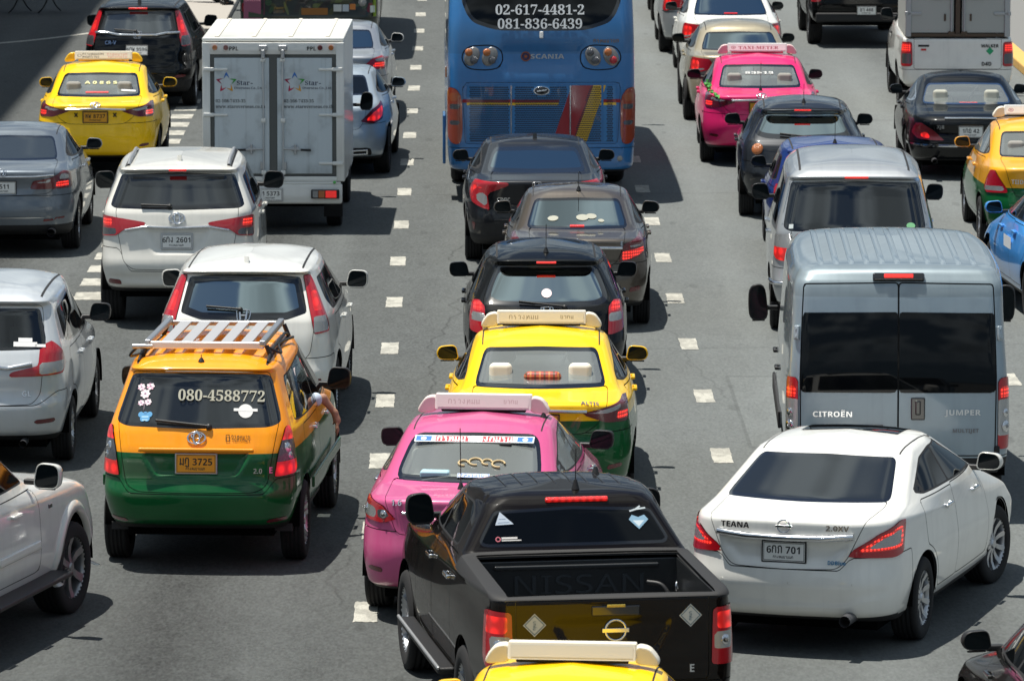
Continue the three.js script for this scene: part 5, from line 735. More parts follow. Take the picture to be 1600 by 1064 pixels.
vehicle(plainSaloon({ at: [4.46, -107.39, 0], paint: paint('#b02a1e'), plate: 'กม 902', q: 0.5, label: 'red car mostly hidden beside the blue coach, farthest in its lane' }));
vehicle(plainSaloon({ at: [4.36, -100.12, 0], paint: SILV, plate: 'ขภ 415', q: 0.5, label: 'silver car mostly hidden between the red car and the white saloon' }));
vehicle(plainSaloon({ at: [4.47, -94.13, 0], paint: WHT, plate: 'กท 5560', label: 'white saloon with rounded red lamps ahead of the beige saloon', more(c) { c.add('brake_light', c.onRear(box(0.22, 0.03, 0.006, 0, 0, 0, 0), 0, 1.14, 0.006), M.glow); } }));
vehicle(plainSaloon({ at: [4.3, -87.33, 0], paint: paint('#a99f86', { metal: 0.4, rough: 0.4 }), W: 0.86, belt: 0.79, plate: 'งท 1182', mark: 'ovals', label: 'beige saloon between the white saloon and the pink taxi-meter cab', wb: [-0.55, 1.08, 0.62], wt: [-1.2, 1.35, 0.52], more(c) { } }));
vehicle(corolla({ at: [4.26, -80.9, 1], paint: HOT, mirm: M.black, plate: 'ทน 6120', q: 0.9, label: 'hot pink taxi with white TAXI-METER roof sign and green garland on its boot', sign: { w: 0.84, face: taxiFace('TAXI-METER', '#a83048', '#efe4e4'), m: M.white, cap: std(0.7, 0.5, 0.5), base: HOT }, aerialZ: -0.5, aerialX: 0,
  more(c) { c.add('lettering', c.onRear(text('S3S15', 0.07, 'serif', 0.003).scale(1.5, 1, 1), 0.0, 1.25, 0.007), M.white); const L = []; for (let i = 0; i < 26; i++) { const t = i / 25, q = c.rearAt(-0.62 - 0.45 * t, 0.99 + 0.11 * t); L.push(new THREE.ConeGeometry(0.03, 0.07, 5).rotateX(rnd() * 3).rotateZ(rnd() * 3).translate(q.p.x + q.n.x * 0.02 + (rnd() - 0.5) * 0.02, q.p.y + (rnd() - 0.5) * 0.03, q.p.z + q.n.z * 0.02)); } c.add('garland', merge(L), std(0.06, 0.3, 0.05, 0.7)); } }));
const roundLamp = (c, a, y, r, m) => c.add('tail_lamp', c.onRear(new THREE.SphereGeometry(r, 20, 12).scale(1, 1, 0.35), a, y, 0.004), m);
vehicle(hatch({
  at: [4.45, -74.13, 2], paint: paint('#1e2126', { metal: 0.3, rough: 0.42, spec: 0.5 }), L: 4.0, W: 0.86, H: 1.5, wb: [-0.2, 1.03], wt: [-0.62, 1.32], ft: [-2.1, 1.42], fb: [-3.1, 0.98], belt: 0.8, roof: 0.6, wbw: 0.75, wtw: 0.56, sp: [-0.5, 1.4], wbase: 2.5, zs: -0.75, kick: 0.1, q: 0.9, wheels: { zr: -0.72, r: 0.305, w: 0.2, x: 0.83 }, y4: 0.95, z4: -0.12, name: 'hatchback_car',
  rear: { pts: [[0, 1.03], [0.5, 1.05], [0.66, 1.1], [0.54, 1.38], [0, 1.41]], r: 0.08, frame: 0.06, m: M.sheen }, side: { m: M.side }, lid: { name: 'tailgate', pts: [[0, 0.6], [0.45, 0.61], [0.5, 0.8], [0.66, 1.05], [0.56, 1.4], [0, 1.42]] },
  detail(c) { c.both('reflector', [[0.5, 0.42], [0.7, 0.42], [0.7, 0.46], [0.5, 0.46]], M.darkred, { off: 0.004 }); },
  post(c) { for (const s of [-1, 1]) { roundLamp(c, s * 0.6, 0.92, 0.078, M.amber); roundLamp(c, s * 0.58, 0.935, 0.05, M.glow); roundLamp(c, s * 0.55, 0.765, 0.055, M.clearlens); } wiper(c, 0.1, 1.05, -0.3, 1.085); aerial(c, 0.02, -0.8, 0.25, 0.3); c.add('brake_light', c.onRear(box(0.22, 0.018, 0.02, 0, 0, 0, 0.004), 0, 1.395, 0.004), M.lit); plate(c, 'กฬ 80', { y: 0.72 }); mirrors(c, { z: -2.7, y: 1.03, w: 0.23, h: 0.16, m: M.black }); handles(c, [[-1.5, 0.92], [-2.3, 0.9]]); },
  label: 'charcoal hatchback with round rear lamps behind the hot pink taxi',
}));
vehicle(hatch({
  at: [4.53, -68.58, 1], paint: paint('#14307c', { metal: 0.1, rough: 0.4, spec: 0.4 }), L: 3.6, W: 0.83, H: 1.5, wb: [-0.14, 1.02], wt: [-0.4, 1.38], ft: [-2.0, 1.43], fb: [-2.9, 0.99], belt: 0.78, roof: 0.62, wtw: 0.6, sp: [-0.32, 1.43], wbase: 2.45, zs: -0.55, q: 0.8, wheels: { zr: -0.6, r: 0.29, w: 0.18, x: 0.8 },
  rear: { pts: [[0, 1.05], [0.6, 1.06], [0.54, 1.36], [0, 1.38]], m: M.glass }, side: { m: M.side }, lid: { name: 'tailgate', pts: [[0, 0.6], [0.5, 0.61], [0.62, 1.05], [0.55, 1.39], [0, 1.41]] },
  detail(c) { c.both('tail_lamp', [[0.62, 0.78], [0.86, 0.8], [0.88, 1.02], [0.66, 1.04]], M.red, { off: 0.01 }); },
  post(c) { aerial(c, 0.0, -0.72, 0.3, 0.2); c.add('brake_light', c.onRear(box(0.3, 0.03, 0.02, 0, 0, 0, 0.006), 0.03, 1.405, 0.002), M.glow); plate(c, 'ขร 774', { y: 0.76 }); mirrors(c, { z: -2.5, y: 1.04, w: 0.21, h: 0.15, m: M.black }); handles(c, [[-1.3, 0.9], [-2.1, 0.88]]); },
  label: 'small dark blue hatchback squeezed between charcoal hatchback and grey people carrier',
}));
vehicle(hatch({
  at: [4.32, -62.43, 2.5], paint: paint('#a9adb0', { metal: 0.4, rough: 0.45 }), L: 5.1, W: 0.955, H: 1.9, low: 0.3, wb: [-0.12, 1.18], wt: [-0.34, 1.7], ft: [-3.1, 1.78], fb: [-4.1, 1.15], belt: 0.9, roof: 0.74, wbw: 0.86, wtw: 0.735, sp: [-0.28, 1.765], wbase: 3.2, zs: -0.6, kick: 0.0, q: 0.9, wheels: { zr: -0.95, r: 0.345, w: 0.22, x: 0.92 }, name: 'people_carrier', y4: 0.98, hood: 0.98, zB: -2.95,
  rear: { pts: [[0, 1.16], [0.72, 1.17], [0.81, 1.21], [0.73, 1.69], [0, 1.715]], r: 0.04, frame: 0.03, m: M.glass, fm: M.gloss }, side: { m: M.side }, lid: { name: 'tailgate', pts: [[0, 0.55], [0.6, 0.56], [0.64, 0.8], [0.7, 1.15], [0.7, 1.72], [0, 1.745]] }, ditch: { x: 0.6, y: 1.7, z0: -0.5, z1: -3, w: 0.012 },
  detail(c) { const l = c.both('tail_lamp', [[0.68, 0.84], [0.9, 0.85], [1.0, 0.9], [0.98, 1.12], [0.7, 1.14]], M.glow, { off: 0.012 }); c.zone(l, 'clear_lens', [[0.68, 0.985], [1.0, 0.99], [1.0, 1.14], [0.68, 1.14]], M.clearlens); c.both('window_edge_strip', [[0.83, 1.2], [0.86, 1.2], [0.76, 1.7], [0.74, 1.7]], M.chrome, { off: 0.004 }); },
  post(c) { c.add('brake_light', c.onRear(box(0.26, 0.022, 0.02, 0, 0, 0, 0.005), 0.02, 1.755, 0.002), M.lit); plate(c, 'กน 3811', { y: 0.82 }); mirrors(c, { z: -3.62, y: 1.2, w: 0.22, h: 0.19, round: false, m: M.black }); handles(c, [[-1.6, 1.02], [-2.9, 1.0]], M.chrome); c.add('window_sticker', c.onRear(new THREE.CircleGeometry(0.035, 14).scale(1.4, 1, 1), 0.62, 1.235, 0.006), std(0.25, 0.6, 0.3)); c.add('window_sticker', c.onRear(box(0.05, 0.05, 0.003, 0, 0, 0, 0), -0.7, 1.22, 0.006), std(0.6, 0.65, 0.65)); c.add('chrome_bumper_bar', tube([[-0.93, 0.62, -0.3], [-0.86, 0.62, 0.01], [0, 0.63, 0.05], [0.86, 0.62, 0.01], [0.93, 0.62, -0.3]], 0.022, 30), M.chrome); },
  label: 'grey people carrier with large dark rear window directly ahead of the panel van',
}));
// the tall delivery van
vehicle({
  at: [3.86, -50.08, 2], paint: paint('#96a6b0', { metal: 0.35, rough: 0.4 }), L: 5.4, W: 1.02, H: 2.27, q: 1.2, name: 'delivery_van', category: 'van', under: 0.36,
  layers: [lay(-0.16, 0.42, -5.1, 0.36, 0.94, { rr: 0.12, bow: 0.02 }), lay(-0.01, 0.5, -5.34, 0.45, 1.0, { wr: 0.97, rr: 0.13, bow: 0.03, k: 0.3 }), lay(0, 0.8, -5.4, 0.8, 1.02, { wr: 0.985, rr: 0.13, bow: 0.03, k: 0.4 }), lay(-0.015, 1.25, -5.0, 1.2, 1.015, { wr: 0.975, rr: 0.13, bow: 0.03, k: 0.4 }),
    lay(-0.06, 1.7, -4.4, 1.7, 0.985, { wr: 0.94, rr: 0.14, bow: 0.035, k: 0.4 }), lay(-0.12, 2.1, -3.9, 2.12, 0.965, { wr: 0.925, rr: 0.13, bow: 0.04, bowf: 0.2, k: 0.3 }), lay(-0.22, 2.24, -3.65, 2.225, 0.895, { wr: 0.865, rr: 0.15, bow: 0.05, bowf: 0.2, k: 0.3, cr: 0.01 }), lay(-0.42, 2.264, -3.4, 2.25, 0.78, { rr: 0.2, k: 0.4, bow: 0.03, cr: 0.01 }), lay(-1.5, 2.27, -2.5, 2.27, 0.0006, { rr: 0.0003, rf: 0.0003, bow: 0, bowf: 0 })],
  wheels: { r: 0.345, w: 0.225, zr: -0.95, zf: -4.4, style: 'steel', x: 0.96 }, front: [1.35, 2.0, 0.85, 0.75, -3.6], noDoors: 1,
  side: { pts: [[-4.3, 1.35], [-4.05, 1.9], [-3.2, 1.95], [-3.2, 1.35]], cuts: [-4.4, -3.2], m: M.dark }, doors: { z: [[-4.35, -3.2], [-3.15, -1.95]], y0: 0.5, y1: 1.3 }, bumper: { y: 0.6, z: -0.5 }, skirt: 0.5,
  detail(c) {
    for (const s of [-1, 1]) {
      const d = c.cut('rear_door', RS([[0.002, 0.6], [0.86, 0.6], [0.868, 1.3], [0.855, 1.8], [0.84, 2.11], [0.002, 2.125]], s, 0.03), c.S.paint, { gap: 0.006 });
      const w = c.cut('door_window', RS([[0.008, 1.16], [0.864, 1.16], [0.848, 1.86], [0.008, 1.87]], s, 0.02), M.dark, { from: d, parent: d, off: 0.006 });
    }
    const l = c.both('tail_lamp', [[0.882, 0.66], [1.02, 0.66], [1.07, 0.72], [1.06, 1.29], [0.885, 1.29]], M.red, { off: 0.012, r: 0.03 }); c.zone(l, 'clear_lens', [[0.87, 0.78], [1.1, 0.78], [1.1, 1.1], [0.87, 1.1]], M.clearlens); c.zone(l, 'brake_light', [[0.9, 1.12], [1.03, 1.12], [1.03, 1.21], [0.9, 1.21]], M.lit); c.zone(l, 'indicator', [[0.9, 1.04], [1.02, 1.04], [1.02, 1.08], [0.9, 1.08]], M.amber);
    c.cut('lower_bumper_trim', (v) => Math.max(v.y - 0.58, -0.6 - v.z), M.trim);
  },
  post(c) {
    const bl = c.add('brake_light_housing', c.onRear(box(0.46, 0.075, 0.06, 0, 0, 0, 0.02), 0, 2.165, 0.01), M.gloss); mesh('brake_light', c.onRear(box(0.26, 0.04, 0.03, 0, 0, 0, 0.008), 0, 2.163, 0.035), M.lit, bl);
    for (let i = 0; i < 11; i++) { const x = -0.68 + i * 0.136, P = []; for (let k = 0; k <= 10; k++) { const z = -0.42 - k * 0.3, t = c.topAt(x, z).p; P.push([x, t.y - 0.001, z]); } const g = new THREE.TubeGeometry(new THREE.CatmullRomCurve3(P.map((p) => new THREE.Vector3(...p))), 20, 0.03, 8).scale(1, 1, 1); const q = g.attributes.position; for (let k = 0; k < q.count; k++) { const ty = c.G ? P[0][1] : 0; } c.add('roof_rib', ribStrip(P, 0.06, 0.016), c.S.paint); }
    for (const s of [-1, 1]) { c.add('door_hinge', c.onRear(merge([box(0.055, 0.13, 0.03, 0, 0, 0, 0.012), new THREE.CylinderGeometry(0.012, 0.012, 0.035, 10).rotateX(Math.PI / 2).translate(0, 0.035, 0.004), new THREE.CylinderGeometry(0.012, 0.012, 0.035, 10).rotateX(Math.PI / 2).translate(0, -0.035, 0.004)]), s * 0.9, 1.68, 0.012), paint('#aebac2', { metal: 0.35 })); c.add('door_hinge', c.onRear(box(0.05, 0.12, 0.03, 0, 0, 0, 0.012), s * 0.875, 0.63, 0.01), M.trim); }
    c.add('door_handle', c.onRear(merge([box(0.125, 0.2, 0.025, 0, 0, 0, 0.03, 4), box(0.05, 0.13, 0.03, 0, 0.01, 0.008, 0.014)]), 0.175, 1.02, 0.01), M.gloss); c.add('number_plate_light_bar', c.onRear(box(0.62, 0.035, 0.03, 0, 0, 0, 0.01), -0.44, 0.86, 0.008), M.trim);
    lettering(c, 'CITROËN', 0.048, -0.58, 0.975, { sx: 1.25 }); lettering(c, 'JUMPER', 0.048, 0.57, 0.98, { sx: 1.25, m: M.white }); lettering(c, 'MULTIJET', 0.034, 0.6, 0.82, { sx: 1.1, m: std(0.2, 0.2, 0.21, 0.4) }); bowls(c, [[0.965, 0.86, 0.05], [0.965, 0.98, 0.035]]);
    mirrors(c, { z: -3.95, y: 1.42, w: 0.2, h: 0.36, round: false, m: M.black, x: 1.07 }); handles(c, [[-3.3, 1.1], [-2.1, 1.1]], M.black); plate(c, 'นข 1640', { y: 0.72, a: -0.45 });
    for (const s of [-1, 1]) { c.add('side_moulding', box(0.03, 0.16, 2.6, s * 1.02, 0.72, -2.65, 0.02), M.trim); }
  },
  label: 'tall silver-blue delivery van with ribbed roof and dark rear door windows',
});
function ribStrip(P, w, h) {                                         // a low rounded rib along a run of roof points
  const V = [], I = [], pr = [[-0.5, 0], [-0.36, 1], [0.36, 1], [0.5, 0]], n = P.length;
  P.forEach(([x, y, z], i) => { const e = i === 0 || i === n - 1 ? 0.05 : 1; for (const [a, b] of pr) V.push(x + a * w, y + b * h * e, z); });
  for (let i = 0; i + 1 < n; i++) for (let j = 0; j < 3; j++) { const a = i * 4 + j; I.push(a, a + 1, a + 4, a + 1, a + 5, a + 4); }
  const g = new THREE.BufferGeometry(); g.setAttribute('position', new THREE.Float32BufferAttribute(V, 3)); g.setIndex(I); g.computeVertexNormals(); return g;
}
vehicle(saloon({
  at: [2.48, -43.71, 18], paint: WHT, L: 4.86, W: 0.915, H: 1.49, dk: [-0.05, 1.085], wb: [-0.6, 1.115, 0.68], wt: [-1.42, 1.405, 0.56], ft: [-2.5, 1.44], fb: [-3.5, 1.05], wbase: 2.775, rear: { m: M.glass, frame: 0.02, r: 0.05 }, side: { m: M.side }, q: 1.3, rr: 0.34, wheels: { zr: -1.08, r: 0.33, w: 0.22, x: 0.885, style: 'ten', steer: -0.18 }, zs: -1.12,
  lid: { pts: [[0, 0.69], [0.42, 0.7], [0.5, 0.78], [0.58, 0.95], [0.68, 1.085], [0, 1.105]] }, dents: [{ pts: [[0, 0.74], [0.36, 0.74], [0.5, 0.88], [0, 0.89]], depth: 0.03, soft: 0.035 }, { pts: [[0, 0.42], [0.5, 0.42], [0.62, 0.47], [0.9, 0.5], [0.9, 0.53], [0, 0.53]], depth: 0.012, soft: 0.03 }], bumper: { y: (a) => 0.69 + 0.1 * ss(0.42, 0.55, a) },
  detail(c) {
    const l = c.both('tail_lamp', [[0.5, 0.80], [0.92, 0.77], [1.06, 0.79], [1.1, 0.85], [1.2, 1.03], [1.02, 1.025], [0.76, 0.965], [0.55, 0.86]], M.red, { off: 0.012 }); const z = c.zone(l, 'brake_light', [[0.56, 0.835], [0.93, 0.83], [1.06, 0.85], [1.13, 0.99], [1.0, 0.99], [0.76, 0.94]], M.lit); c.zone(z, 'reversing_light', [[0.64, 0.855], [0.93, 0.855], [1.02, 0.87], [1.07, 0.965], [0.98, 0.965], [0.78, 0.92]], M.clearlens);
    c.cut('lower_bumper_trim', (v) => Math.max(v.y - 0.315, -0.5 - v.z), M.trim);
  },
  post(c) {
    symBar(c, 'chrome_bar', [[0, 0.935], [0.3, 0.937], [0.54, 0.955]], 0.026, M.chrome, 0.02); plate(c, '6กภ 701', { y: 0.82, off: 0.006 }); emblem(c, 'ringbar', 0, 1.022, 0.11); lettering(c, 'TEANA', 0.045, -0.40, 1.015, { m: std(0.25, 0.25, 0.27, 0.25, 1), sx: 1.2 }); lettering(c, '2.0XV', 0.042, 0.42, 1.018, { m: std(0.4, 0.4, 0.42, 0.25, 1), sx: 1.2 }); c.add('lettering', c.onRear(text('DDBlue', 0.03, 'bold', 0.003), 0.42, 0.75, 0.003), std(0.02, 0.2, 0.4));
    mirrors(c, { z: -3.12, y: 1.07, w: 0.23, h: 0.16 }); handles(c, [[-1.85, 0.96], [-2.85, 0.94]], M.chrome); exhaust(c, 0.52, 0.32, -0.05, 0.045); for (const a of [-0.5, 0.05, 0.55]) c.add('parking_sensor', c.onRear(new THREE.CylinderGeometry(0.011, 0.011, 0.006, 12).rotateX(Math.PI / 2), a, 0.585, 0.001), WHT);
    const P = []; c.add('sunroof', sunroof(c, -2.1, -2.62, 0.4), M.dark); 
  },
  label: 'white saloon turned rightward beside the brown pickup, wide chrome bar above its number plate',
}));
function sunroof(c, z0, z1, hw) { const V = [], I = [], n = 6; for (let i = 0; i <= n; i++) for (let j = 0; j <= n; j++) { const x = mix(-hw, hw, i / n), z = mix(z0, z1, j / n); V.push(x, c.topAt(x, z).p.y + 0.006, z); } for (let i = 0; i < n; i++) for (let j = 0; j < n; j++) { const a = i * (n + 1) + j; I.push(a, a + n + 1, a + 1, a + 1, a + n + 1, a + n + 2); } const g = new THREE.BufferGeometry(); g.setAttribute('position', new THREE.Float32BufferAttribute(V, 3)); g.setIndex(I); g.computeVertexNormals(); return g; }
vehicle(plainSaloon({ at: [4.66, -35.6, -5], paint: paint('#1d1b17', { metal: 0.3, rough: 0.4 }), plate: 'กข 66', q: 1.2, ft: [-2.55, 1.45], fb: [-3.2, 1.04], label: 'dark saloon cut off by the bottom right corner, its left mirror showing', more(c) { } }));

// --- far right column
vehicle({
  at: [7.11, -101.75, 0], paint: paint('#060708', { spec: 0.15, coat: 0.6 }), L: 5.2, W: 0.9, H: 1.78, q: 0.7, name: 'pickup_truck', category: 'pickup truck', under: 0.42, layers: pickupLayers({ L: 5.2, W: 0.9, H: 1.78, rail: 1.2, cab: -1.58, cabt: [-1.76, 1.63], ft: [-2.95, 1.68], fb: [-3.85, 1.22], roof: 0.65 }), wheels: { r: 0.38, w: 0.25, zr: -1.1, zf: -4.2, gap: 0.07, style: 'six', x: 0.88 },
  rear: { pts: [[0, 1.32], [0.66, 1.32], [0.57, 1.6], [0, 1.62]], m: M.dark }, side: { pts: [[-3.5, 1.27], [-2.85, 1.63], [-2.0, 1.64], [-1.88, 1.28]], cuts: [-3.6, -2.62, -1.7], m: M.dark }, lid: { name: 'tailgate', pts: [[0, 0.7], [0.66, 0.7], [0.66, 1.213], [0, 1.213]], r: 0.02 }, bumper: { y: 0.69, z: -0.6 }, doors: { z: [[-3.62, -2.63], [-2.6, -1.72]], y0: 0.55, y1: 1.24 },
  detail(c) { c.both('tail_lamp', [[0.70, 0.82], [0.95, 0.82], [0.98, 1.18], [0.71, 1.18]], M.red, { off: 0.012 }); }, post(c) { plate(c, 'ขว 488', { y: 0.68, a: 0.1, off: 0.09 }); mirrors(c, { z: -3.4, y: 1.3, h: 0.22, round: false, m: M.black }); c.add('tow_bumper', box(1.6, 0.16, 0.12, 0, 0.55, 0.02, 0.03), M.trim); },
  label: 'black pickup truck cut off by the top edge, pale number plate on its bumper',
});
vehicle({
  at: [7.73, -88.88, 1], paint: WHT, L: 5.1, W: 0.9, H: 1.75, q: 0.9, name: 'pickup_truck', category: 'pickup truck', under: 0.42, layers: pickupLayers({ L: 5.1, W: 0.9, H: 1.75, rail: 1.2, cab: -2.2, cabt: [-2.35, 1.62], ft: [-3.0, 1.67], fb: [-3.85, 1.2], roof: 0.65 }), wheels: { r: 0.36, w: 0.24, zr: -1.15, zf: -4.15, gap: 0.075, style: 'five', x: 0.87 },
  rear: { pts: [[0, 1.3], [0.6, 1.3], [0.55, 1.58], [0, 1.6]], m: M.dark }, side: { pts: [[-3.5, 1.26], [-2.95, 1.61], [-2.55, 1.61], [-2.5, 1.26]], cuts: [-3.6, -2.4], m: M.dark }, lid: { name: 'tailgate', pts: [[0, 0.72], [0.68, 0.72], [0.68, 1.213], [0, 1.213]], r: 0.02 }, bumper: { y: 0.71, z: -0.6 }, doors: { z: [[-3.62, -2.45]], y0: 0.55, y1: 1.22 },
  detail(c) { const l = c.both('tail_lamp', [[0.70, 0.76], [0.9, 0.76], [0.97, 0.8], [0.97, 1.1], [0.9, 1.14], [0.71, 1.14]], M.red, { off: 0.012, r: 0.03 }); c.zone(l, 'clear_lens', [[0.72, 0.8], [0.9, 0.8], [0.9, 0.96], [0.72, 0.96]], M.smokelens); c.zone(l, 'brake_light', [[0.73, 0.99], [0.92, 0.99], [0.92, 1.11], [0.73, 1.11]], M.lit); },
  post(c) { lettering(c, 'WALKER', 0.05, 0.5, 1.08, { m: M.trim }); c.add('green_diamond_badge', c.onRear(new THREE.PlaneGeometry(0.085, 0.085).rotateZ(Math.PI / 4), 0.5, 1.0, 0.006), std(0.02, 0.35, 0.15)); lettering(c, 'D4D', 0.06, 0.45, 0.8, { m: M.trim }); c.add('dark_badge', c.onRear(box(0.17, 0.03, 0.004, 0, 0, 0, 0), -0.53, 1.08, 0.004), M.trim); c.add('red_badge', c.onRear(box(0.08, 0.03, 0.004, 0, 0, 0, 0), -0.53, 1.02, 0.004), std(0.6, 0.03, 0.03)); plate(c, 'ขน 905', { y: 0.62, off: 0.02 }); mirrors(c, { z: -3.4, y: 1.28, h: 0.2, round: false, m: M.black }); handles(c, [[-2.6, 1.1]], M.black); for (const a of [-0.56, 0.56]) c.add('tailgate_latch', c.onRear(box(0.24, 0.03, 0.02, 0, 0, 0, 0.006), a, 1.185, 0.006), M.steel); },
  label: 'white pickup truck carrying a grey steel box, ahead of the black saloon',
});
vehicle(saloon({
  at: [7.07, -79.05, 1.5], paint: paint('#05070a', { spec: 0.15, coat: 0.7 }), L: 5.02, W: 0.9, H: 1.345, dk: [-0.03, 0.90], wb: [-0.85, 0.975, 0.64], wt: [-1.72, 1.235, 0.53], ft: [-2.55, 1.27], fb: [-3.4, 0.95], hood: 0.72, y1: 0.3, y2: 0.48, y3: 0.62, wbase: 2.87, rr: 0.38, dkk: 0.4, q: 0.9, rear: { m: M.clear, frame: 0.018, fm: M.chrome }, side: { m: M.tint, fm: M.chrome }, clearFront: true, wheels: { zr: -1.1, r: 0.32, w: 0.225, x: 0.86, style: 'five' },
  lid: { pts: [[0, 0.55], [0.42, 0.56], [0.5, 0.7], [0.6, 0.95], [0, 0.97]] }, bumper: { y: 0.53 }, skirt: 0.29,
  detail(c) { const l = c.both('tail_lamp', [[0.36, 0.555], [0.78, 0.57], [0.95, 0.65], [0.86, 0.78], [0.7, 0.79], [0.52, 0.7]], M.darkred, { off: 0.01 }); c.zone(l, 'brake_light', [[0.56, 0.585], [0.72, 0.59], [0.72, 0.67], [0.6, 0.67]], M.glow, { r: 0.03 }); c.cut('chrome_bumper_strip', (v) => Math.max(Math.abs(v.y - 0.485) - 0.016, -0.9 - v.z), M.chrome, { off: 0.01 }); },
  post(c) { symBar(c, 'chrome_strip', [[0, 0.86], [0.36, 0.855]], 0.016); plate(c, '1กอ 42', { y: 0.68 }); lettering(c, 'XJ8', 0.05, -0.42, 0.74); mirrors(c, { z: -3.05, y: 0.97, w: 0.2, h: 0.14 }); handles(c, [[-1.95, 0.86], [-2.85, 0.84]]); seats(c, { y: 0.90, zr: -1.2, m: std(0.42, 0.42, 0.36, 0.85) }); c.add('brake_light', box(0.26, 0.045, 0.05, 0.02, 0.99, -0.98, 0.01), M.glow); exhaust(c, -0.5, 0.28, -0.02, 0.04); },
  label: 'black luxury saloon with chrome-framed rear window and cream headrests',
}));
vehicle(saloon({
  at: [7.3, -70.5, 0.5], paint: paint('#f2a900'), paint2: GREEN, split: (v) => v.y - 0.80, L: 4.45, W: 0.848, H: 1.53, dk: [-0.02, 1.06], wb: [-0.5, 1.12, 0.6], wt: [-1.2, 1.42, 0.52], ft: [-2.2, 1.48], fb: [-3.2, 1.04], belt: 0.79, roof: 0.58, wbase: 2.6, q: 1, rear: { m: M.clear, frame: 0.02 }, side: { m: M.clear }, clearFront: true, name: 'taxi', category: 'taxi', wheels: { zr: -0.9, r: 0.31, w: 0.19, x: 0.82, style: 'five' }, rr: 0.34,
  lid: { pts: [[0, 0.68], [0.42, 0.69], [0.5, 0.85], [0.6, 1.1], [0, 1.125]] },
  detail(c) { const l = c.both('tail_lamp', [[0.5, 0.74], [0.92, 0.72], [1.02, 0.78], [0.95, 0.9], [0.85, 1.0], [0.74, 1.01], [0.6, 0.86]], M.red, { off: 0.012 }); c.zone(l, 'reversing_light', [[0.55, 0.76], [0.98, 0.745], [0.98, 0.8], [0.6, 0.82]], M.clearlens); },
  post(c) { lettering(c, 'TIIDA', 0.055, -0.38, 0.88); plate(c, 'ทม 150', { y: 0.82, bg: '#dc9a20' }); mirrors(c, { z: -2.85, y: 1.06 }); handles(c, [[-1.6, 0.95], [-2.5, 0.93]]); seats(c, { y: 1.05, zr: -0.85, m: M.cloth }); taxiSign(c, -1.95, { w: 0.82, face: taxiFace('TAXI', '#b04048', '#f0ece6'), m: M.white }); const q = [1, -1]; for (const s of q) { const m = new THREE.PlaneGeometry(0.16, 0.36); } },
  label: 'orange-yellow and green taxi cut off by the right edge behind the black luxury saloon',
}));
vehicle(corolla({ at: [7.27, -62.99, -4], paint: paint('#4a9fee', { spec: 0.5 }), plate: 'ทง 336', label: 'light blue taxi cut off by the right edge beside the delivery van', side: { m: M.tint }, more(c) { for (const s of [-1, 1]) { const q = c.sideAt(-2.1, 0.75, s); c.add('door_decal', new THREE.PlaneGeometry(0.5, 0.14).rotateY(s * Math.PI / 2).translate(q.p.x + s * 0.006, 0.78, -2.1), std(0.75, 0.78, 0.8)); } } }));
// ---------------------------------------------------------------- coaches and box truck
const coachLayers = (W, H, L) => [
  lay(-0.2, 0.4, -L + 0.2, 0.35, W - 0.1, { rr: 0.2, bow: 0.04 }), lay(-0.02, 0.46, -L + 0.04, 0.42, W - 0.02, { wr: W - 0.04, rr: 0.22, bow: 0.05, k: 0.3 }), lay(0, 0.72, -L, 0.8, W, { wr: W - 0.02, rr: 0.2, bow: 0.05, k: 0.4 }),
  lay(-0.015, 0.84, -L, 0.95, W, { wr: W - 0.02, rr: 0.16, bow: 0.05, k: 0.3 }), lay(-0.04, 1.65, -L + 0.05, 1.7, W, { wr: W - 0.02, rr: 0.15, bow: 0.05, k: 0.4 }), lay(-0.09, 2.3, -L + 0.12, 2.3, W, { wr: W - 0.025, rr: 0.16, bow: 0.06, k: 0.4 }),
  lay(-0.28, H - 0.3, -L + 0.3, H - 0.25, W - 0.03, { wr: W - 0.06, rr: 0.22, bow: 0.08, k: 0.4 }), lay(-0.5, H - 0.04, -L + 0.6, H - 0.04, W - 0.18, { rr: 0.3, bow: 0.06, k: 0.4 }), lay(-L / 2 + 0.5, H, -L / 2 - 0.5, H, 0.0006, { rr: 0.0003, rf: 0.0003, bow: 0, bowf: 0 })];
const BLUE = paint('#226eac', { cr: 0.12, rough: 0.45 });
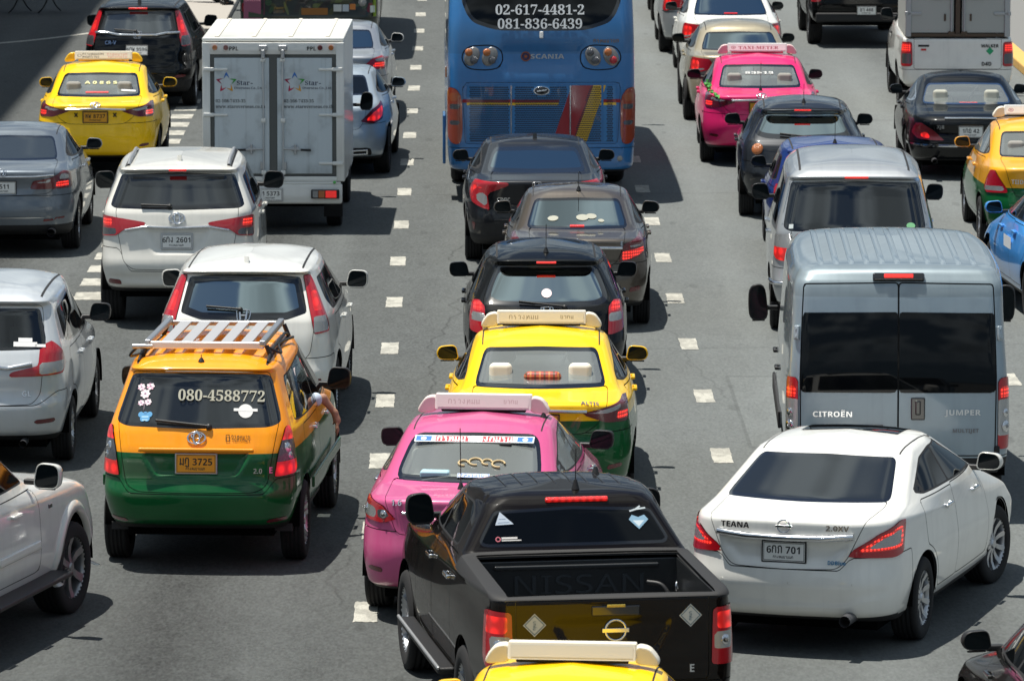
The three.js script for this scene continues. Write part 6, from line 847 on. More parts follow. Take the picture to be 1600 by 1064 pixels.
vehicle({
  at: [1.07, -76.23, -0.4], paint: BLUE, L: 11.5, W: 1.27, H: 3.45, q: 1.1, name: 'coach', category: 'bus', under: 0.42, layers: coachLayers(1.27, 3.45, 11.5), noLining: false,
  wheels: { r: 0.5, w: 0.5, zr: -2.9, zf: -8.9, gap: 0.08, style: 'steel', x: 1.2 }, rear: { pts: [[0, 2.305], [0.6, 2.31], [0.95, 2.42], [1.08, 2.7], [1.06, 3.05], [0, 3.08]], r: 0.12, frame: 0.05, m: M.dark }, side: { pts: [[-11, 1.9], [-11, 2.8], [-0.9, 2.8], [-0.9, 1.9]], cuts: [-11, -9.3, -7.6, -5.9, -4.2, -2.5, -0.9], m: M.dark },
  lid: { name: 'engine_hatch', pts: [[0, 0.8], [1.02, 0.8], [1.06, 1.62], [0, 1.62]], r: 0.03 }, bumper: { y: 0.745, z: -0.9 }, skirt: 0.45,
  dents: [{ pts: [[0, 1.81], [0.5, 1.81], [0.55, 2.09], [0, 2.09]], depth: 0.025, soft: 0.02 }],
  detail(c) {
    const l = c.both('tail_lamp', [[1.085, 0.79], [1.2, 0.8], [1.3, 0.9], [1.32, 1.45], [1.27, 1.56], [1.12, 1.53], [1.06, 1.4], [1.055, 0.95]], std(0.32, 0.05, 0.02, 0.25, 0, { clearcoat: 1, ...bump }), { off: 0.018, r: 0.06 });
    c.zone(l, 'reversing_light', [[1.09, 1.26], [1.24, 1.26], [1.24, 1.33], [1.09, 1.33]], M.smokelens); c.zone(l, 'reversing_light', [[1.09, 1.04], [1.24, 1.04], [1.24, 1.11], [1.09, 1.11]], M.smokelens); c.zone(l, 'brake_light', [[1.09, 1.36], [1.26, 1.36], [1.25, 1.48], [1.1, 1.48]], std(0.35, 0.09, 0.03, 0.25, 0, { clearcoat: 1, ...bump }));
    c.both('lamp_pod', [[0.52, 1.83], [0.7, 1.78], [1.0, 1.8], [1.08, 1.95], [1.0, 2.1], [0.65, 2.12], [0.52, 2.04]], BLUE, { gap: 0.008, r: 0.1 });
  },
  post(c) {
    const tex = (k, w, h) => {
      const X = (a) => (a + 1.06) / 2.12 * w, Y = (y) => (1.6 - y) / 0.79 * h;
      k.fillStyle = '#2f74ad'; k.fillRect(0, 0, w, h); k.fillStyle = '#8e1420'; k.fillRect(0, Y(1.395), w, Y(1.35) - Y(1.395)); k.fillStyle = '#e8b820'; k.fillRect(0, Y(1.35), w, Y(1.315) - Y(1.35));
      const band = (c1, a, b, sl) => { k.fillStyle = c1; k.beginPath(); k.moveTo(X(a + sl), 0); k.lineTo(X(b + sl), 0); k.lineTo(X(b), h); k.lineTo(X(a), h); k.fill(); }; band('#2f74ad', 0.06, 0.62, 0.25); band('#8e1420', 0.14, 0.43, 0.27); band('#e8b820', 0.43, 0.6, 0.27);
      k.fillStyle = '#0b1626'; for (let j = 0; j < 26; j++) for (let i = 0; i < 88; i++) { const a = -1.0 + (i + (j % 2) * 0.5) * 0.0228, y = 1.555 - j * 0.0285; if (a > -0.44 && a < -0.36 || a > 0.335 && a < 0.43 || Math.abs(a) > 0.96 || Math.hypot((a - 0.0) / 0.13, (y - 1.51) / 0.075) < 1 || (a > 0.8 && a < 0.87)) continue; if (a > 0.43 - 0.0 + (y - 0.81) * 0 - 9 && a > 0.2 + (y - 0.81) * 0.34 - 0.08 && a < 0.4 + (y - 0.81) * 0.34 && y > 0) { if (a < 0.41 + (y - 0.81) * 0.34 && a > 0.14 + (y - 0.81) * 0.34) continue; } k.beginPath(); k.ellipse(X(a), Y(y), w / 2.12 * 0.0100, h / 0.79 * 0.0112, 0, 0, 7); k.fill(); }
    };
    const gm = print(1536, 576, tex, { rough: 0.45, coat: 0.5 });
    for (const [a0, a1] of [[-1.0, -0.415], [-0.395, 0.375], [0.395, 0.80], [0.83, 1.0]]) { const g = new THREE.PlaneGeometry(a1 - a0, 0.75, 8, 1), uv = g.attributes.uv, ps = g.attributes.position; for (let i = 0; i < uv.count; i++) { const a = ps.getX(i) + (a0 + a1) / 2, y = ps.getY(i) + 1.205; uv.setXY(i, (a + 1.06) / 2.12, (y - 0.81) / 0.79); const q = c.rearAt(a, y); ps.setXYZ(i, q.p.x, q.p.y, q.p.z + 0.007); } g.computeVertexNormals(); c.add('engine_grille', g, gm); }
    for (const a of [-0.405, 0.385]) c.add('chrome_strip', c.onRear(box(0.016, 0.75, 0.012, 0, 0, 0, 0.004), a, 1.205, 0.012), M.chrome);
    for (const s of [-1, 1]) c.add('stripe', merge([c.onRear(new THREE.PlaneGeometry(0.06, 0.045), s * 1.03, 1.372, 0.006)]), std(0.3, 0.01, 0.02));
    const bd = c.add('emblem', c.onRear(new THREE.SphereGeometry(0.1, 24, 12).scale(1, 0.55, 0.2), 0, 1.51, 0.02), M.gloss); mesh('emblem_ring', c.onRear(new THREE.TorusGeometry(0.1, 0.012, 8, 30).scale(1, 0.55, 1), 0, 1.51, 0.025), M.chrome, bd); mesh('emblem_mark', c.onRear(box(0.13, 0.018, 0.01, 0, 0, 0, 0.004).rotateZ(0.15), 0, 1.51, 0.045), M.chrome, bd);
    lettering(c, 'SCANIA', 0.062, 0.08, 1.965, { m: M.steel, sx: 1.45 }); c.add('emblem', c.onRear(merge([new THREE.CircleGeometry(0.058, 24)]), -0.21, 1.965, 0.01), std(0.03, 0.02, 0.08, 0.3)); c.add('emblem_mark', c.onRear(merge([new THREE.TorusGeometry(0.058, 0.007, 6, 24), new THREE.CircleGeometry(0.022, 5).translate(0, 0, 0.004)]), -0.21, 1.965, 0.013), std(0.35, 0.1, 0.04, 0.3, 0.6));
    for (const s of [-1, 1]) for (const [dx, r] of [[0.93, 0.25], [0.69, 0.25]]) {
      const pod = c.add('lamp_bezel', c.onRear(new THREE.SphereGeometry(0.12, 24, 12).scale(0.82, 1.12, 0.2).rotateZ(s * 0.5), s * dx, 1.965, 0.005), std(0.22, 0.21, 0.2, 0.25, 0.4, { clearcoat: 1 }));
      mesh('lamp', c.onRear(new THREE.SphereGeometry(0.052, 18, 10).scale(1, 1, 0.5), s * dx + s * -0.03 * s - 0.01, 2.02, 0.035), s * dx > 0.8 || s * dx < -0.6 ? M.amber : M.smokelens, pod); mesh('lamp', c.onRear(new THREE.SphereGeometry(0.052, 18, 10).scale(1, 1, 0.5), s * dx + 0.03, 1.915, 0.035), s > 0 && dx > 0.8 ? M.red : M.smokelens, pod);
    }
    for (const s of [-1, 1]) c.add('fog_lamp', c.onRear(new THREE.SphereGeometry(0.04, 16, 10).scale(1, 1, 0.5), s * 1.05, 0.6, 0.002), M.clearlens); c.add('reversing_camera', c.onRear(box(0.05, 0.09, 0.05, 0, 0, 0, 0.01), 0, 2.25, 0.02), M.white);
    for (const [t, y, sz] of [['02-617-4481-2', 2.585, 0.135], ['081-836-6439', 2.4, 0.135]]) c.add('lettering', c.onRear(text(t, sz, 'serif', 0.003).scale(0.98, 1, 1), -0.02, y, 0.01), std(0.72, 0.74, 0.75)); c.add('small_print', c.onRear(new THREE.PlaneGeometry(0.4, 0.07), 0.88, 2.17, 0.005), letteringPrint(192, 36, (k) => { k.strokeStyle = '#6a5a50'; k.lineWidth = 5; thaiLine(k, 'กรทมนวขภ', 8, 8, 15, 20, 1.4); }));
    c.add('side_hatch_flap', box(0.04, 0.66, 0.6, -1.3, 0.82, -0.75, 0.015), BLUE); c.add('side_marker', box(0.02, 0.14, 0.05, -1.275, 1.75, -0.2, 0.005), M.amber); c.add('mud_flap', merge([box(0.5, 0.3, 0.03, 0.9, 0.32, -2.1, 0), box(0.5, 0.3, 0.03, -0.9, 0.32, -2.1, 0)]), M.rubber); mirrors(c, { z: -11.2, y: 2.2, w: 0.22, h: 0.42, round: false, m: M.black, x: 1.35 }); plate(c, '30 1124', { y: 0.62 });
  },
  label: 'blue coach with phone numbers in its rear window and striped engine grille',
});
vehicle({
  at: [-2.65, -99.3, 0], paint: paint('#14261c', { cr: 0.15 }), L: 10, W: 1.22, H: 3.1, q: 0.7, name: 'coach', category: 'bus', under: 0.42, layers: coachLayers(1.22, 3.1, 10), wheels: { r: 0.47, w: 0.45, zr: -2.7, zf: -7.8, gap: 0.08, style: 'steel', x: 1.15 },
  rear: { pts: [[0, 1.85], [0.9, 1.87], [0.98, 2.1], [0.96, 2.6], [0, 2.65]], r: 0.1, frame: 0.04, m: M.dark }, side: { pts: [[-9.6, 1.6], [-9.6, 2.4], [-0.9, 2.4], [-0.9, 1.6]], cuts: [-9.6, -7.8, -6, -4.2, -2.5, -0.9], m: M.dark }, bumper: { y: 0.72, z: -0.9 }, skirt: 0.46,
  detail(c) { c.both('tail_lamp', [[1.0, 0.82], [1.18, 0.83], [1.2, 0.98], [1.02, 0.98]], M.darkred, { off: 0.012 }); },
  post(c) {
    const ad = print(512, 256, (k, w, h) => { k.fillStyle = '#101c16'; k.fillRect(0, 0, w, h); for (let i = 0; i < 90; i++) { k.fillStyle = ['#2d4a2c', '#0d2a24', '#3a3d1c', '#1a1410', '#57612c'][i % 5]; k.beginPath(); k.ellipse(rnd() * w, rnd() * h, 8 + rnd() * 40, 4 + rnd() * 16, rnd() * 3, 0, 7); k.fill(); } k.fillStyle = '#5c2038'; k.fillRect(0, 0, 60, h); k.fillStyle = '#1c1216'; k.fillRect(10, h - 80, 46, 62); }, { rough: 0.35, coat: 0.6 });
    c.add('advertising_panel', gridOn(c, -1.0, 1.0, 0.78, 1.75, 0.006), ad);
    const m = (nm, w, h, a, y, mm) => c.add(nm, c.onRear(box(w, h, 0.02, 0, 0, 0, 0.005), a, y, 0.016), mm); m('lower_panel', 0.46, 0.12, 0.1, 0.84, std(0.3, 0.12, 0.02)); m('notice', 0.14, 0.12, 0.5, 0.9, std(0.6, 0.62, 0.6)); m('notice', 0.11, 0.12, 0.64, 0.9, std(0.5, 0.55, 0.6)); m('notice', 0.1, 0.1, 0.76, 0.92, std(0.6, 0.2, 0.04)); m('notice', 0.09, 0.12, 1.1, 0.88, std(0.6, 0.65, 0.6)); m('pink_bumper_corner', 0.3, 0.34, -0.98, 0.86, std(0.34, 0.1, 0.17)); m('number_plate', 0.26, 0.14, -0.92, 0.8, std(0.03, 0.05, 0.03)); c.add('round_lamp', c.onRear(new THREE.SphereGeometry(0.075, 20, 12).scale(1, 1, 0.4), 0.93, 1.0, 0.01), M.clearlens); m('corner_stripe', 0.06, 0.5, 1.14, 1.0, std(0.2, 0.3, 0.02));
  },
  label: 'dark green bus with pink corner at the top edge beyond the box truck',
});
function gridOn(c, a0, a1, y0, y1, off) { const g = new THREE.PlaneGeometry(a1 - a0, y1 - y0, 14, 6), p = g.attributes.position; for (let i = 0; i < p.count; i++) { const q = c.rearAt(p.getX(i) + (a0 + a1) / 2, p.getY(i) + (y0 + y1) / 2); p.setXYZ(i, q.p.x + q.n.x * off, q.p.y + q.n.y * off, q.p.z + q.n.z * off); } g.computeVertexNormals(); return g; }
{                                                                    // box truck
  const T = new THREE.Group(); T.name = numbered('box_truck'); T.position.set(-2.40, 0, -72.75); T.rotation.y = -0.017; scene.add(T);
  tag(T, 'white box truck with star logos on its two rear doors, seen square from behind', 'truck');
  const wh = paint('#e6e7e4', { coat: 0.4, rough: 0.5 }), dr = mat('truckdoor', () => new THREE.MeshPhysicalMaterial({ color: 0xffffff, roughness: 0.5, clearcoat: 0.4, clearcoatRoughness: 0.2, map: dataTex(256, 512, (u, v) => { const st = fbm(u * 26, v * 1.6, 3, 4), n = fbm(u * 5, v * 9, 8, 4), k = 1 - 0.16 * ss(0.5, 0.85, st) * (0.4 + v * 0) - 0.1 * ss(0.5, 0.8, n) - 0.2 * ss(0.12, 0.0, v) * n; return [196 * k, 206 * k, 211 * k]; }, { srgb: true }) })), seal = std(0.11, 0.115, 0.11, 0.7), y0 = 0.66, y1 = 2.45, W = 0.905, L = 3.1, my = (y0 + y1) / 2, hh = y1 - y0, A = (n, g, m, p) => mesh(n, g, m, p ?? T);
  A('box_side', box(0.05, hh, L, W - 0.025, my, -L / 2 - 0.05, 0.008), wh); A('box_side', box(0.05, hh, L, -W + 0.025, my, -L / 2 - 0.05, 0.008), wh); A('box_roof', box(2 * W, 0.05, L + 0.02, 0, y1 + 0.026, -L / 2 - 0.04, 0.015), wh); A('box_front', box(2 * W - 0.1, hh, 0.05, 0, my, -L - 0.02, 0.005), wh); A('box_floor', box(2 * W - 0.1, 0.06, L, 0, y0 + 0.03, -L / 2 - 0.05, 0), seal);
  for (let i = 0; i < 4; i++) A('roof_seam', box(0.05, 0.012, L - 0.1, -0.72 + i * 0.47, y1 + 0.057, -L / 2 - 0.05, 0.004), std(0.55, 0.52, 0.46, 0.7));
  for (const s of [-1, 1]) A('box_frame', box(0.1, hh - 0.02, 0.06, s * (W - 0.052), my, -0.022, 0.008), wh); A('box_frame', box(2 * W - 0.2, 0.15, 0.06, 0, y1 - 0.085, -0.024, 0.006), wh); A('box_frame', box(2 * W - 0.2, 0.07, 0.06, 0, y0 + 0.035, -0.024, 0.006), wh);
  A('door_seal', box(1.61, hh - 0.24, 0.03, 0, my - 0.04, -0.032, 0), seal);
  const dy0 = y0 + 0.105, dy1 = y1 - 0.205;
  const logo = (k, w, h) => {
    k.clearRect(0, 0, w, h); const C = [60, 78], R = 46, cols = ['#2f6fc0', '#3a9a3a', '#e0a020', '#c01848', '#a01848'];
    for (let i = 0; i < 5; i++) { const t = -Math.PI / 2 + i * Math.PI * 0.4, p = (r, a) => [C[0] + r * Math.cos(a), C[1] + r * Math.sin(a)]; k.fillStyle = cols[i]; k.beginPath(); k.moveTo(...p(R * 1.15, t)); k.quadraticCurveTo(...p(R * 0.9, t + 0.2), ...p(R * 0.56, t + 0.62)); k.lineTo(...p(R * 0.82, t)); k.lineTo(...p(R * 0.5, t - 0.62)); k.quadraticCurveTo(...p(R * 0.95, t - 0.2), ...p(R * 1.15, t)); k.fill(); }
    k.fillStyle = '#1b2c50'; k.font = 'bold 31px serif'; k.fillText('Star', 110, 90); k.fillRect(180, 80, 10, 4); k.font = 'bold 17px serif'; k.fillText('Overseas Co.,Ltd.', 98, 110); k.fillStyle = '#222a30'; k.font = 'bold 21px serif'; k.fillText('02-108-7433-35', 6, 176); k.fillText('www.staroverseas.co.th', 6, 204, 246);
  };
  const lm = letteringPrint(256, 256, logo);
  for (const s of [-1, 1]) {
    const D = A('rear_door', box(0.70, dy1 - dy0, 0.03, s * 0.4, (dy0 + dy1) / 2, -0.008, 0.008), dr), d = (n, g, m) => mesh(n, g, m, D);
    d('door_print', new THREE.PlaneGeometry(0.66, 0.66).translate(s * 0.4 + (s < 0 ? -0.02 : 0.05), 1.80, 0.0085), lm);
    const bx = s * 0.125; d('lock_bar', bar([bx, dy0 - 0.07, 0.03], [bx, dy1 + 0.1, 0.03], 0.013, 10), std(0.55, 0.57, 0.58, 0.4, 0.6)); for (const y of [dy0 + 0.02, 1.45, dy1 - 0.02]) d('bar_bracket', box(0.06, 0.06, 0.045, bx, y, 0.02, 0.012), wh); d('bar_cam', box(0.11, 0.07, 0.06, bx, dy1 + 0.13, 0.02, 0.015), M.steel); d('bar_cam', box(0.05, 0.12, 0.05, bx, dy1 + 0.05, 0.035, 0.015), M.steel);
    d('lock_handle', merge([bar([s * 0.13, 1.085, 0.045], [s * 0.42, 1.075, 0.045], 0.012), box(0.1, 0.05, 0.04, s * 0.28, 1.085, 0.03, 0.012), box(0.03, 0.13, 0.04, s * 0.28, 1.08, 0.035, 0.01)]), M.steel); d('handle_grip', bar([s * 0.35, 1.075, 0.048], [s * 0.48, 1.07, 0.048], 0.015), M.black); d('padlock_hasp', box(0.035, 0.1, 0.03, s * 0.15, 0.87, 0.03, 0.008), M.steel);
    for (const y of [0.9, 1.52, 2.1]) d('door_hinge', merge([box(0.13, 0.05, 0.03, s * 0.82, y, 0.022, 0.01), box(0.2, 0.035, 0.02, s * 0.68, y, 0.018, 0.008)]), wh);
    for (const x of [0.6, 0.74]) A('marker_lamp', new THREE.CylinderGeometry(0.032, 0.035, 0.03, 16).rotateX(Math.PI / 2).translate(s * x, y1 - 0.075, 0.015), x > 0.7 ? M.amber : M.darkred);
    A('lettering', text('PPL', 0.05, 'bold', 0.003).translate(s > 0 ? 0.49 : -0.5, y1 - 0.085, 0.008), M.trim);
    const cl2 = A('tail_lamp', box(0.36, 0.115, 0.05, s * 0.66, 0.51, 0.06, 0.012), M.black); mesh('reversing_light', box(0.07, 0.09, 0.02, s * 0.66 - 0.125, 0.51, 0.082, 0.006), M.clearlens, cl2); mesh('indicator', box(0.08, 0.09, 0.02, s * 0.66 - 0.045, 0.51, 0.082, 0.006), M.amber, cl2); mesh('brake_light', box(0.14, 0.09, 0.02, s * 0.66 + 0.075, 0.51, 0.082, 0.006), M.glow, cl2);
  }
  A('rear_bumper', box(2 * W - 0.06, 0.26, 0.1, 0, 0.51, -0.02, 0.03), wh); A('bumper_top', box(2 * W - 0.1, 0.03, 0.16, 0, 0.645, -0.05, 0.008), wh);
  const fake = { S: { W, L: 5 }, group: T, rearAt: (a, y) => ({ p: new THREE.Vector3(a, y, 0.03), n: new THREE.Vector3(0, 0, 1) }), onRear: Car.prototype.onRear, add: Car.prototype.add, sideAt: (z, y, s) => ({ p: new THREE.Vector3(s * 0.82, y, z), n: new THREE.Vector3(s, 0, 0) }) };
  plate(fake, 'ขท 5373', { y: 0.5, a: -0.06, frame: M.steel }); wheel(fake, 0.74, -0.95, 0.31, 0.2, 'steel'); wheel(fake, -0.74, -0.95, 0.31, 0.2, 'steel'); wheel(fake, 0.74, -3.75, 0.31, 0.2, 'steel'); wheel(fake, -0.74, -3.75, 0.31, 0.2, 'steel');
  A('chassis_rail', merge([box(0.1, 0.16, 4.6, 0.42, 0.5, -2.4, 0), box(0.1, 0.16, 4.6, -0.42, 0.5, -2.4, 0), box(1.5, 0.12, 0.12, 0, 0.31, -0.95, 0)]), M.deep); for (const s of [-1, 1]) A('mud_flap', box(0.24, 0.28, 0.02, s * 0.74, 0.3, -0.5, 0.004), M.rubber); A('lamp_dot', new THREE.SphereGeometry(0.02, 10, 8).translate(0.78, 0.66, 0.05), std(0.1, 0.5, 0.1));
  const cab = new THREE.Shape([[0, 0.42], [0, 1.82], [0.25, 1.9], [1.0, 1.86], [1.45, 1.15], [1.75, 1.05], [1.8, 0.42]].map((p) => new THREE.Vector2(...p))), cg = A('cab', new THREE.ExtrudeGeometry(cab, { depth: 1.56, bevelSize: 0.05, bevelThickness: 0.05, bevelSegments: 3 }).translate(0, 0, -0.78).rotateY(Math.PI / 2).translate(0, 0, -L - 0.16), wh);
  for (const s of [-1, 1]) { mesh('cab_window', new THREE.ExtrudeGeometry(new THREE.Shape([[0.15, 1.2], [0.2, 1.75], [0.95, 1.75], [1.3, 1.2]].map((p) => new THREE.Vector2(...p))), { depth: 0.01, bevelEnabled: false }).rotateY(Math.PI / 2).translate(s > 0 ? 0.83 : -0.84, 0, -L - 0.16), M.dark, cg); }
  mesh('windscreen', box(1.4, 0.7, 0.02, 0, 0, 0, 0).rotateX(0.98).translate(0, 1.53, -L - 1.42), M.dark, cg); mirrors(fake, { z: -L - 1.3, y: 1.25, w: 0.19, h: 0.25, round: false, m: M.black, x: 0.94 }); handles(fake, [[-L - 0.5, 1.05]], M.black);
}
{                                                                    // steel box on the white pickup's bed
  const T = new THREE.Group(); T.name = 'steel_cargo_box'; T.position.set(7.73, 1.22, -88.88); T.rotation.y = -0.0175; scene.add(T); tag(T, 'grey steel cargo box with lock bars standing in the white pickup bed', 'cargo box');
  const sm = std(0.42, 0.43, 0.41, 0.5, 0.3), rust = std(0.1, 0.07, 0.05, 0.8, 0.2), W = 0.79, H = 1.65, A = (n, g, m, p) => mesh(n, g, m, p ?? T);
  for (const s of [-1, 1]) { A('box_side', box(0.04, H, 2.05, s * W, H / 2, -1.12, 0.006), sm); A('corner_post', box(0.09, H, 0.05, s * (W - 0.02), H / 2, -0.06, 0.01), M.steel); } A('box_roof', box(2 * W + 0.06, 0.04, 2.1, 0, H + 0.022, -1.12, 0.008), sm); A('box_front', box(2 * W - 0.06, H, 0.04, 0, H / 2, -2.13, 0.004), sm); A('sill', box(2 * W - 0.14, 0.05, 0.05, 0, 0.026, -0.06, 0.006), rust);
  for (const s of [-1, 1]) { const D = A('box_door', box(0.66, H - 0.1, 0.03, s * 0.395, H / 2 + 0.01, -0.075, 0.006), sm); mesh('lock_bar', bar([s * 0.1, 0.05, -0.045], [s * 0.1, H - 0.04, -0.045], 0.018, 10), M.steel, D); mesh('lock_handle', merge([bar([s * 0.12, 0.62, -0.035], [s * 0.42, 0.6, -0.035], 0.013), box(0.03, 0.09, 0.03, s * 0.26, 0.63, -0.04, 0.008)]), rust, D); mesh('hinge', merge([box(0.24, 0.045, 0.03, s * 0.68, 0.36, -0.05, 0.01), box(0.05, 0.07, 0.05, s * 0.8, 0.36, -0.05, 0.01)]), M.steel, D); mesh('hinge', box(0.24, 0.045, 0.03, s * 0.68, 1.25, -0.05, 0.01), M.steel, D); mesh('hasp', box(0.03, 0.11, 0.025, s * 0.2, 0.3, -0.05, 0.006), rust, D); mesh('bar_foot', box(0.1, 0.07, 0.04, s * 0.1, 0.05, -0.045, 0.012), rust, D); }
  A('centre_post', box(0.07, H - 0.1, 0.04, 0, H / 2, -0.07, 0.006), rust);
}
// ---------------------------------------------------------------- road, markings, kerb, bystander, table, the building that shades the side road
{
  const w = 2048, h = 2048, X0 = -12, X1 = 14, Z0 = -124, Z1 = -30, d = new Uint8Array(w * h * 4);
  const cracks = []; for (let i = 0; i < 4; i++) { const x = -10 + rnd() * 22, z = -120 + rnd() * 80, a = rnd() < 0.6 ? 1.57 + (rnd() - 0.5) * 0.5 : rnd() * 3; cracks.push([x, z, a, 3 + rnd() * 7, 0.2 + 0.15 * rnd()]); } cracks.push([-0.33, -58, 1.57, 16, 0.5], [-1.0, -46, 1.55, 6, 0.35]);
  const PATCH = [[-2.6, -52.5, 0.55, 1.6, 0.9], [3.6, -57, 0.8, 2.4, 1.07], [1.2, -84, 1.1, 3, 0.93], [-6.2, -62, 0.7, 2.2, 0.92], [5.9, -84, 0.9, 4, 1.06]];
  for (let j = 0; j < h; j++) {
    const z = mix(Z1, Z0, (j + 0.5) / h);
    for (let i = 0; i < w; i++) {
      const x = mix(X0, X1, (i + 0.5) / w), lane = ((x + 0.78) / 3.26 % 1 + 1) % 1, n1 = fbm(x * 0.5, z * 0.12, 1.5, 3), n2 = noise(x * 6, z * 2.2, 4.5), g = hash3(i, j, 3), g2 = hash3(i >> 1, j, 9);
      let v = 0.070 + 0.05 * (n1 - 0.5) + 0.014 * (n2 - 0.5) + 0.034 * (g - 0.5) + 0.024 * (g2 - 0.5);
      v += 0.05 * ss(-1.5, 4, x) + 0.012 * ss(-55, -80, z);                                     // paler toward the right-hand lanes and the far end
      v -= 0.028 * Math.exp(-(((lane - 0.5) / 0.1) ** 2)) * (0.5 + noise(x * 0.7, z * 0.2, 7));   // oil down the middle of each lane
      v += 0.014 * (0.5 + noise(x * 0.6, z * 0.15, 17)) * (Math.exp(-(((lane - 0.24) / 0.07) ** 2)) + Math.exp(-(((lane - 0.76) / 0.07) ** 2)));
      const sc = noise(x * 2.2 + z * 0.9, z * 0.5 - x * 0.4, 11.5); if (sc > 0.86) v += 0.05 * (sc - 0.86) * 6 * (g > 0.4 ? 1 : 0.2) * ss(1, 4, x);
      const st = noise(x * 1.1, z * 0.5, 21.5); if (st > 0.84) v -= 0.12 * (st - 0.84);
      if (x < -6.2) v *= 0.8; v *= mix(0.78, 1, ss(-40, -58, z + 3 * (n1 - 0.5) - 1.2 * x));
      for (const [px, pz, pw, pl, k] of PATCH) { const ex = Math.abs(x - px) - pw, ez = Math.abs(z - pz) - pl; if (ex < 0 && ez < 0) v *= k; else if (ex < 0.035 && ez < 0.12) v *= 0.8; }
      const dr = hash3(Math.floor(x * 3.1), Math.floor(z * 0.9), 31); if (dr > 0.93) { const qx = (x * 3.1 % 1 + 1) % 1 - 0.5, qz = (z * 0.9 % 1 + 1) % 1 - 0.5; if (qx * qx * 1.5 + qz * qz < 0.05 * (dr - 0.9) * 10) v *= 0.8; }
      if (Math.abs(z + 77.4 + 0.05 * (x - 1)) < 0.05 || Math.abs(z + 61.5 + 0.08 * x) < 0.03 && x > -1) v *= 0.82;
      const o = (j * w + i) * 4; for (let c = 0; c < 3; c++) { const lv = cl(v * [0.92, 1.0, 0.985][c]), s = lv < 0.0031 ? lv * 12.92 : 1.055 * Math.pow(lv, 1 / 2.4) - 0.055; d[o + c] = s * 255; } d[o + 3] = 255;
    }
  }
  for (const [x, z, a, len, k] of cracks) { let px = x, pz = z, an = a; const n = len / 0.02; for (let q = 0; q < n; q++) { an += (hash3(q >> 2, Math.round(x * 99), 5) - 0.5) * 0.3; an = mix(an, a, 0.2); px += Math.cos(an) * 0.02; pz -= Math.sin(an) * 0.02; const i = Math.floor((px - X0) / (X1 - X0) * w), j = Math.floor((pz - Z1) / (Z0 - Z1) * h); if (i < 1 || j < 0 || i >= w - 1 || j >= h) continue; for (const di of [0, 1]) { const o = (j * w + i + di) * 4; for (let c = 0; c < 3; c++) d[o + c] *= 1 - k * (di ? 0.12 : 0.25); } } }
  const t = new THREE.DataTexture(d, w, h); t.colorSpace = THREE.SRGBColorSpace; t.magFilter = THREE.LinearFilter; t.minFilter = THREE.LinearMipmapLinearFilter; t.generateMipmaps = true; t.anisotropy = 8; t.needsUpdate = true;
  const grain = dataTex(256, 256, (u, v, x, y) => { const k = 255 * (0.6 * hash3(x, y, 1) + 0.4 * hash3(x >> 1, y >> 1, 2)); return [k, k, k]; }, { rep: [52, 188] });
  const asphalt = new THREE.MeshStandardMaterial({ map: t, roughness: 0.88, bumpMap: grain, bumpScale: 0.002 });
  const plain = new THREE.MeshStandardMaterial({ color: lin(0.078, 0.081, 0.08), roughness: 0.9 });
  const strip = (x0, x1, z0, z1, y = 0) => { const g = new THREE.BufferGeometry(); g.setAttribute('position', new THREE.Float32BufferAttribute([x0, y, z0, x1, y, z0, x1, y, z1, x0, y, z1], 3)); g.setAttribute('normal', new THREE.Float32BufferAttribute([0, 1, 0, 0, 1, 0, 0, 1, 0, 0, 1, 0], 3)); g.setAttribute('uv', new THREE.Float32BufferAttribute([0, 0, 1, 0, 1, 1, 0, 1], 2)); g.setIndex([0, 1, 2, 0, 2, 3]); return g; };
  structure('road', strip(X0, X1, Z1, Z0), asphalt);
  structure('ground', strip(-400, 400, 350, -600, -0.012), plain);
  // painted marks: each dash a sheet of its own, worn at the edges
  const wornTex = dataTex(128, 128, (u, v, x, y) => { const n = fbm(u * 9, v * 9, 2.2, 4), s = hash3(x, y, 6), k = 0.8 * ss(0.80, 0.9, n + 0.10 * (s - 0.5)), a = 0.86 + 0.14 * s - 0.12 * ss(0.4, 0.6, n); return [mix(184, 96, k) * a, mix(182, 98, k) * a, mix(172, 97, k) * a]; }, { srgb: true }), wornPaint = new THREE.MeshStandardMaterial({ map: wornTex, roughness: 0.8 }), dull = wornPaint;
  const dash = (x, z, w2, l, m) => { const V = [], n = 8, I = [], P = []; for (let i = 0; i < n; i++) P.push([-0.5 + i / n, -0.5]); for (let i = 0; i < n; i++) P.push([0.5, -0.5 + i / n]); for (let i = 0; i < n; i++) P.push([0.5 - i / n, 0.5]); for (let i = 0; i < n; i++) P.push([-0.5, 0.5 - i / n]); V.push(x, 0.004, z); for (const [a, b] of P) V.push(x + a * w2 + (rnd() - 0.5) * 0.012, 0.004, z + b * l + (rnd() - 0.5) * 0.04); for (let i = 0; i < P.length; i++) I.push(0, 1 + (i + 1) % P.length, 1 + i); const g = new THREE.BufferGeometry(); g.setAttribute('position', new THREE.Float32BufferAttribute(V, 3)); g.setIndex(I); const uo = rnd() * 7, vo = rnd() * 7, UV = []; for (let i = 0; i < V.length; i += 3) UV.push(uo + (V[i] - x) * 1.1, vo + (V[i + 2] - z) * 0.5); g.setAttribute('uv', new THREE.Float32BufferAttribute(UV, 2)); g.computeVertexNormals(); structure('lane_dash', g, m); };
  for (let i = -1; i < 18; i++) dash(-0.78, -45.7 - 4.0 * i, 0.19, 0.92, wornPaint);
  for (let i = -3; i < 15; i++) dash(2.48, -54.0 - 4.01 * i, 0.19, 0.92, wornPaint);
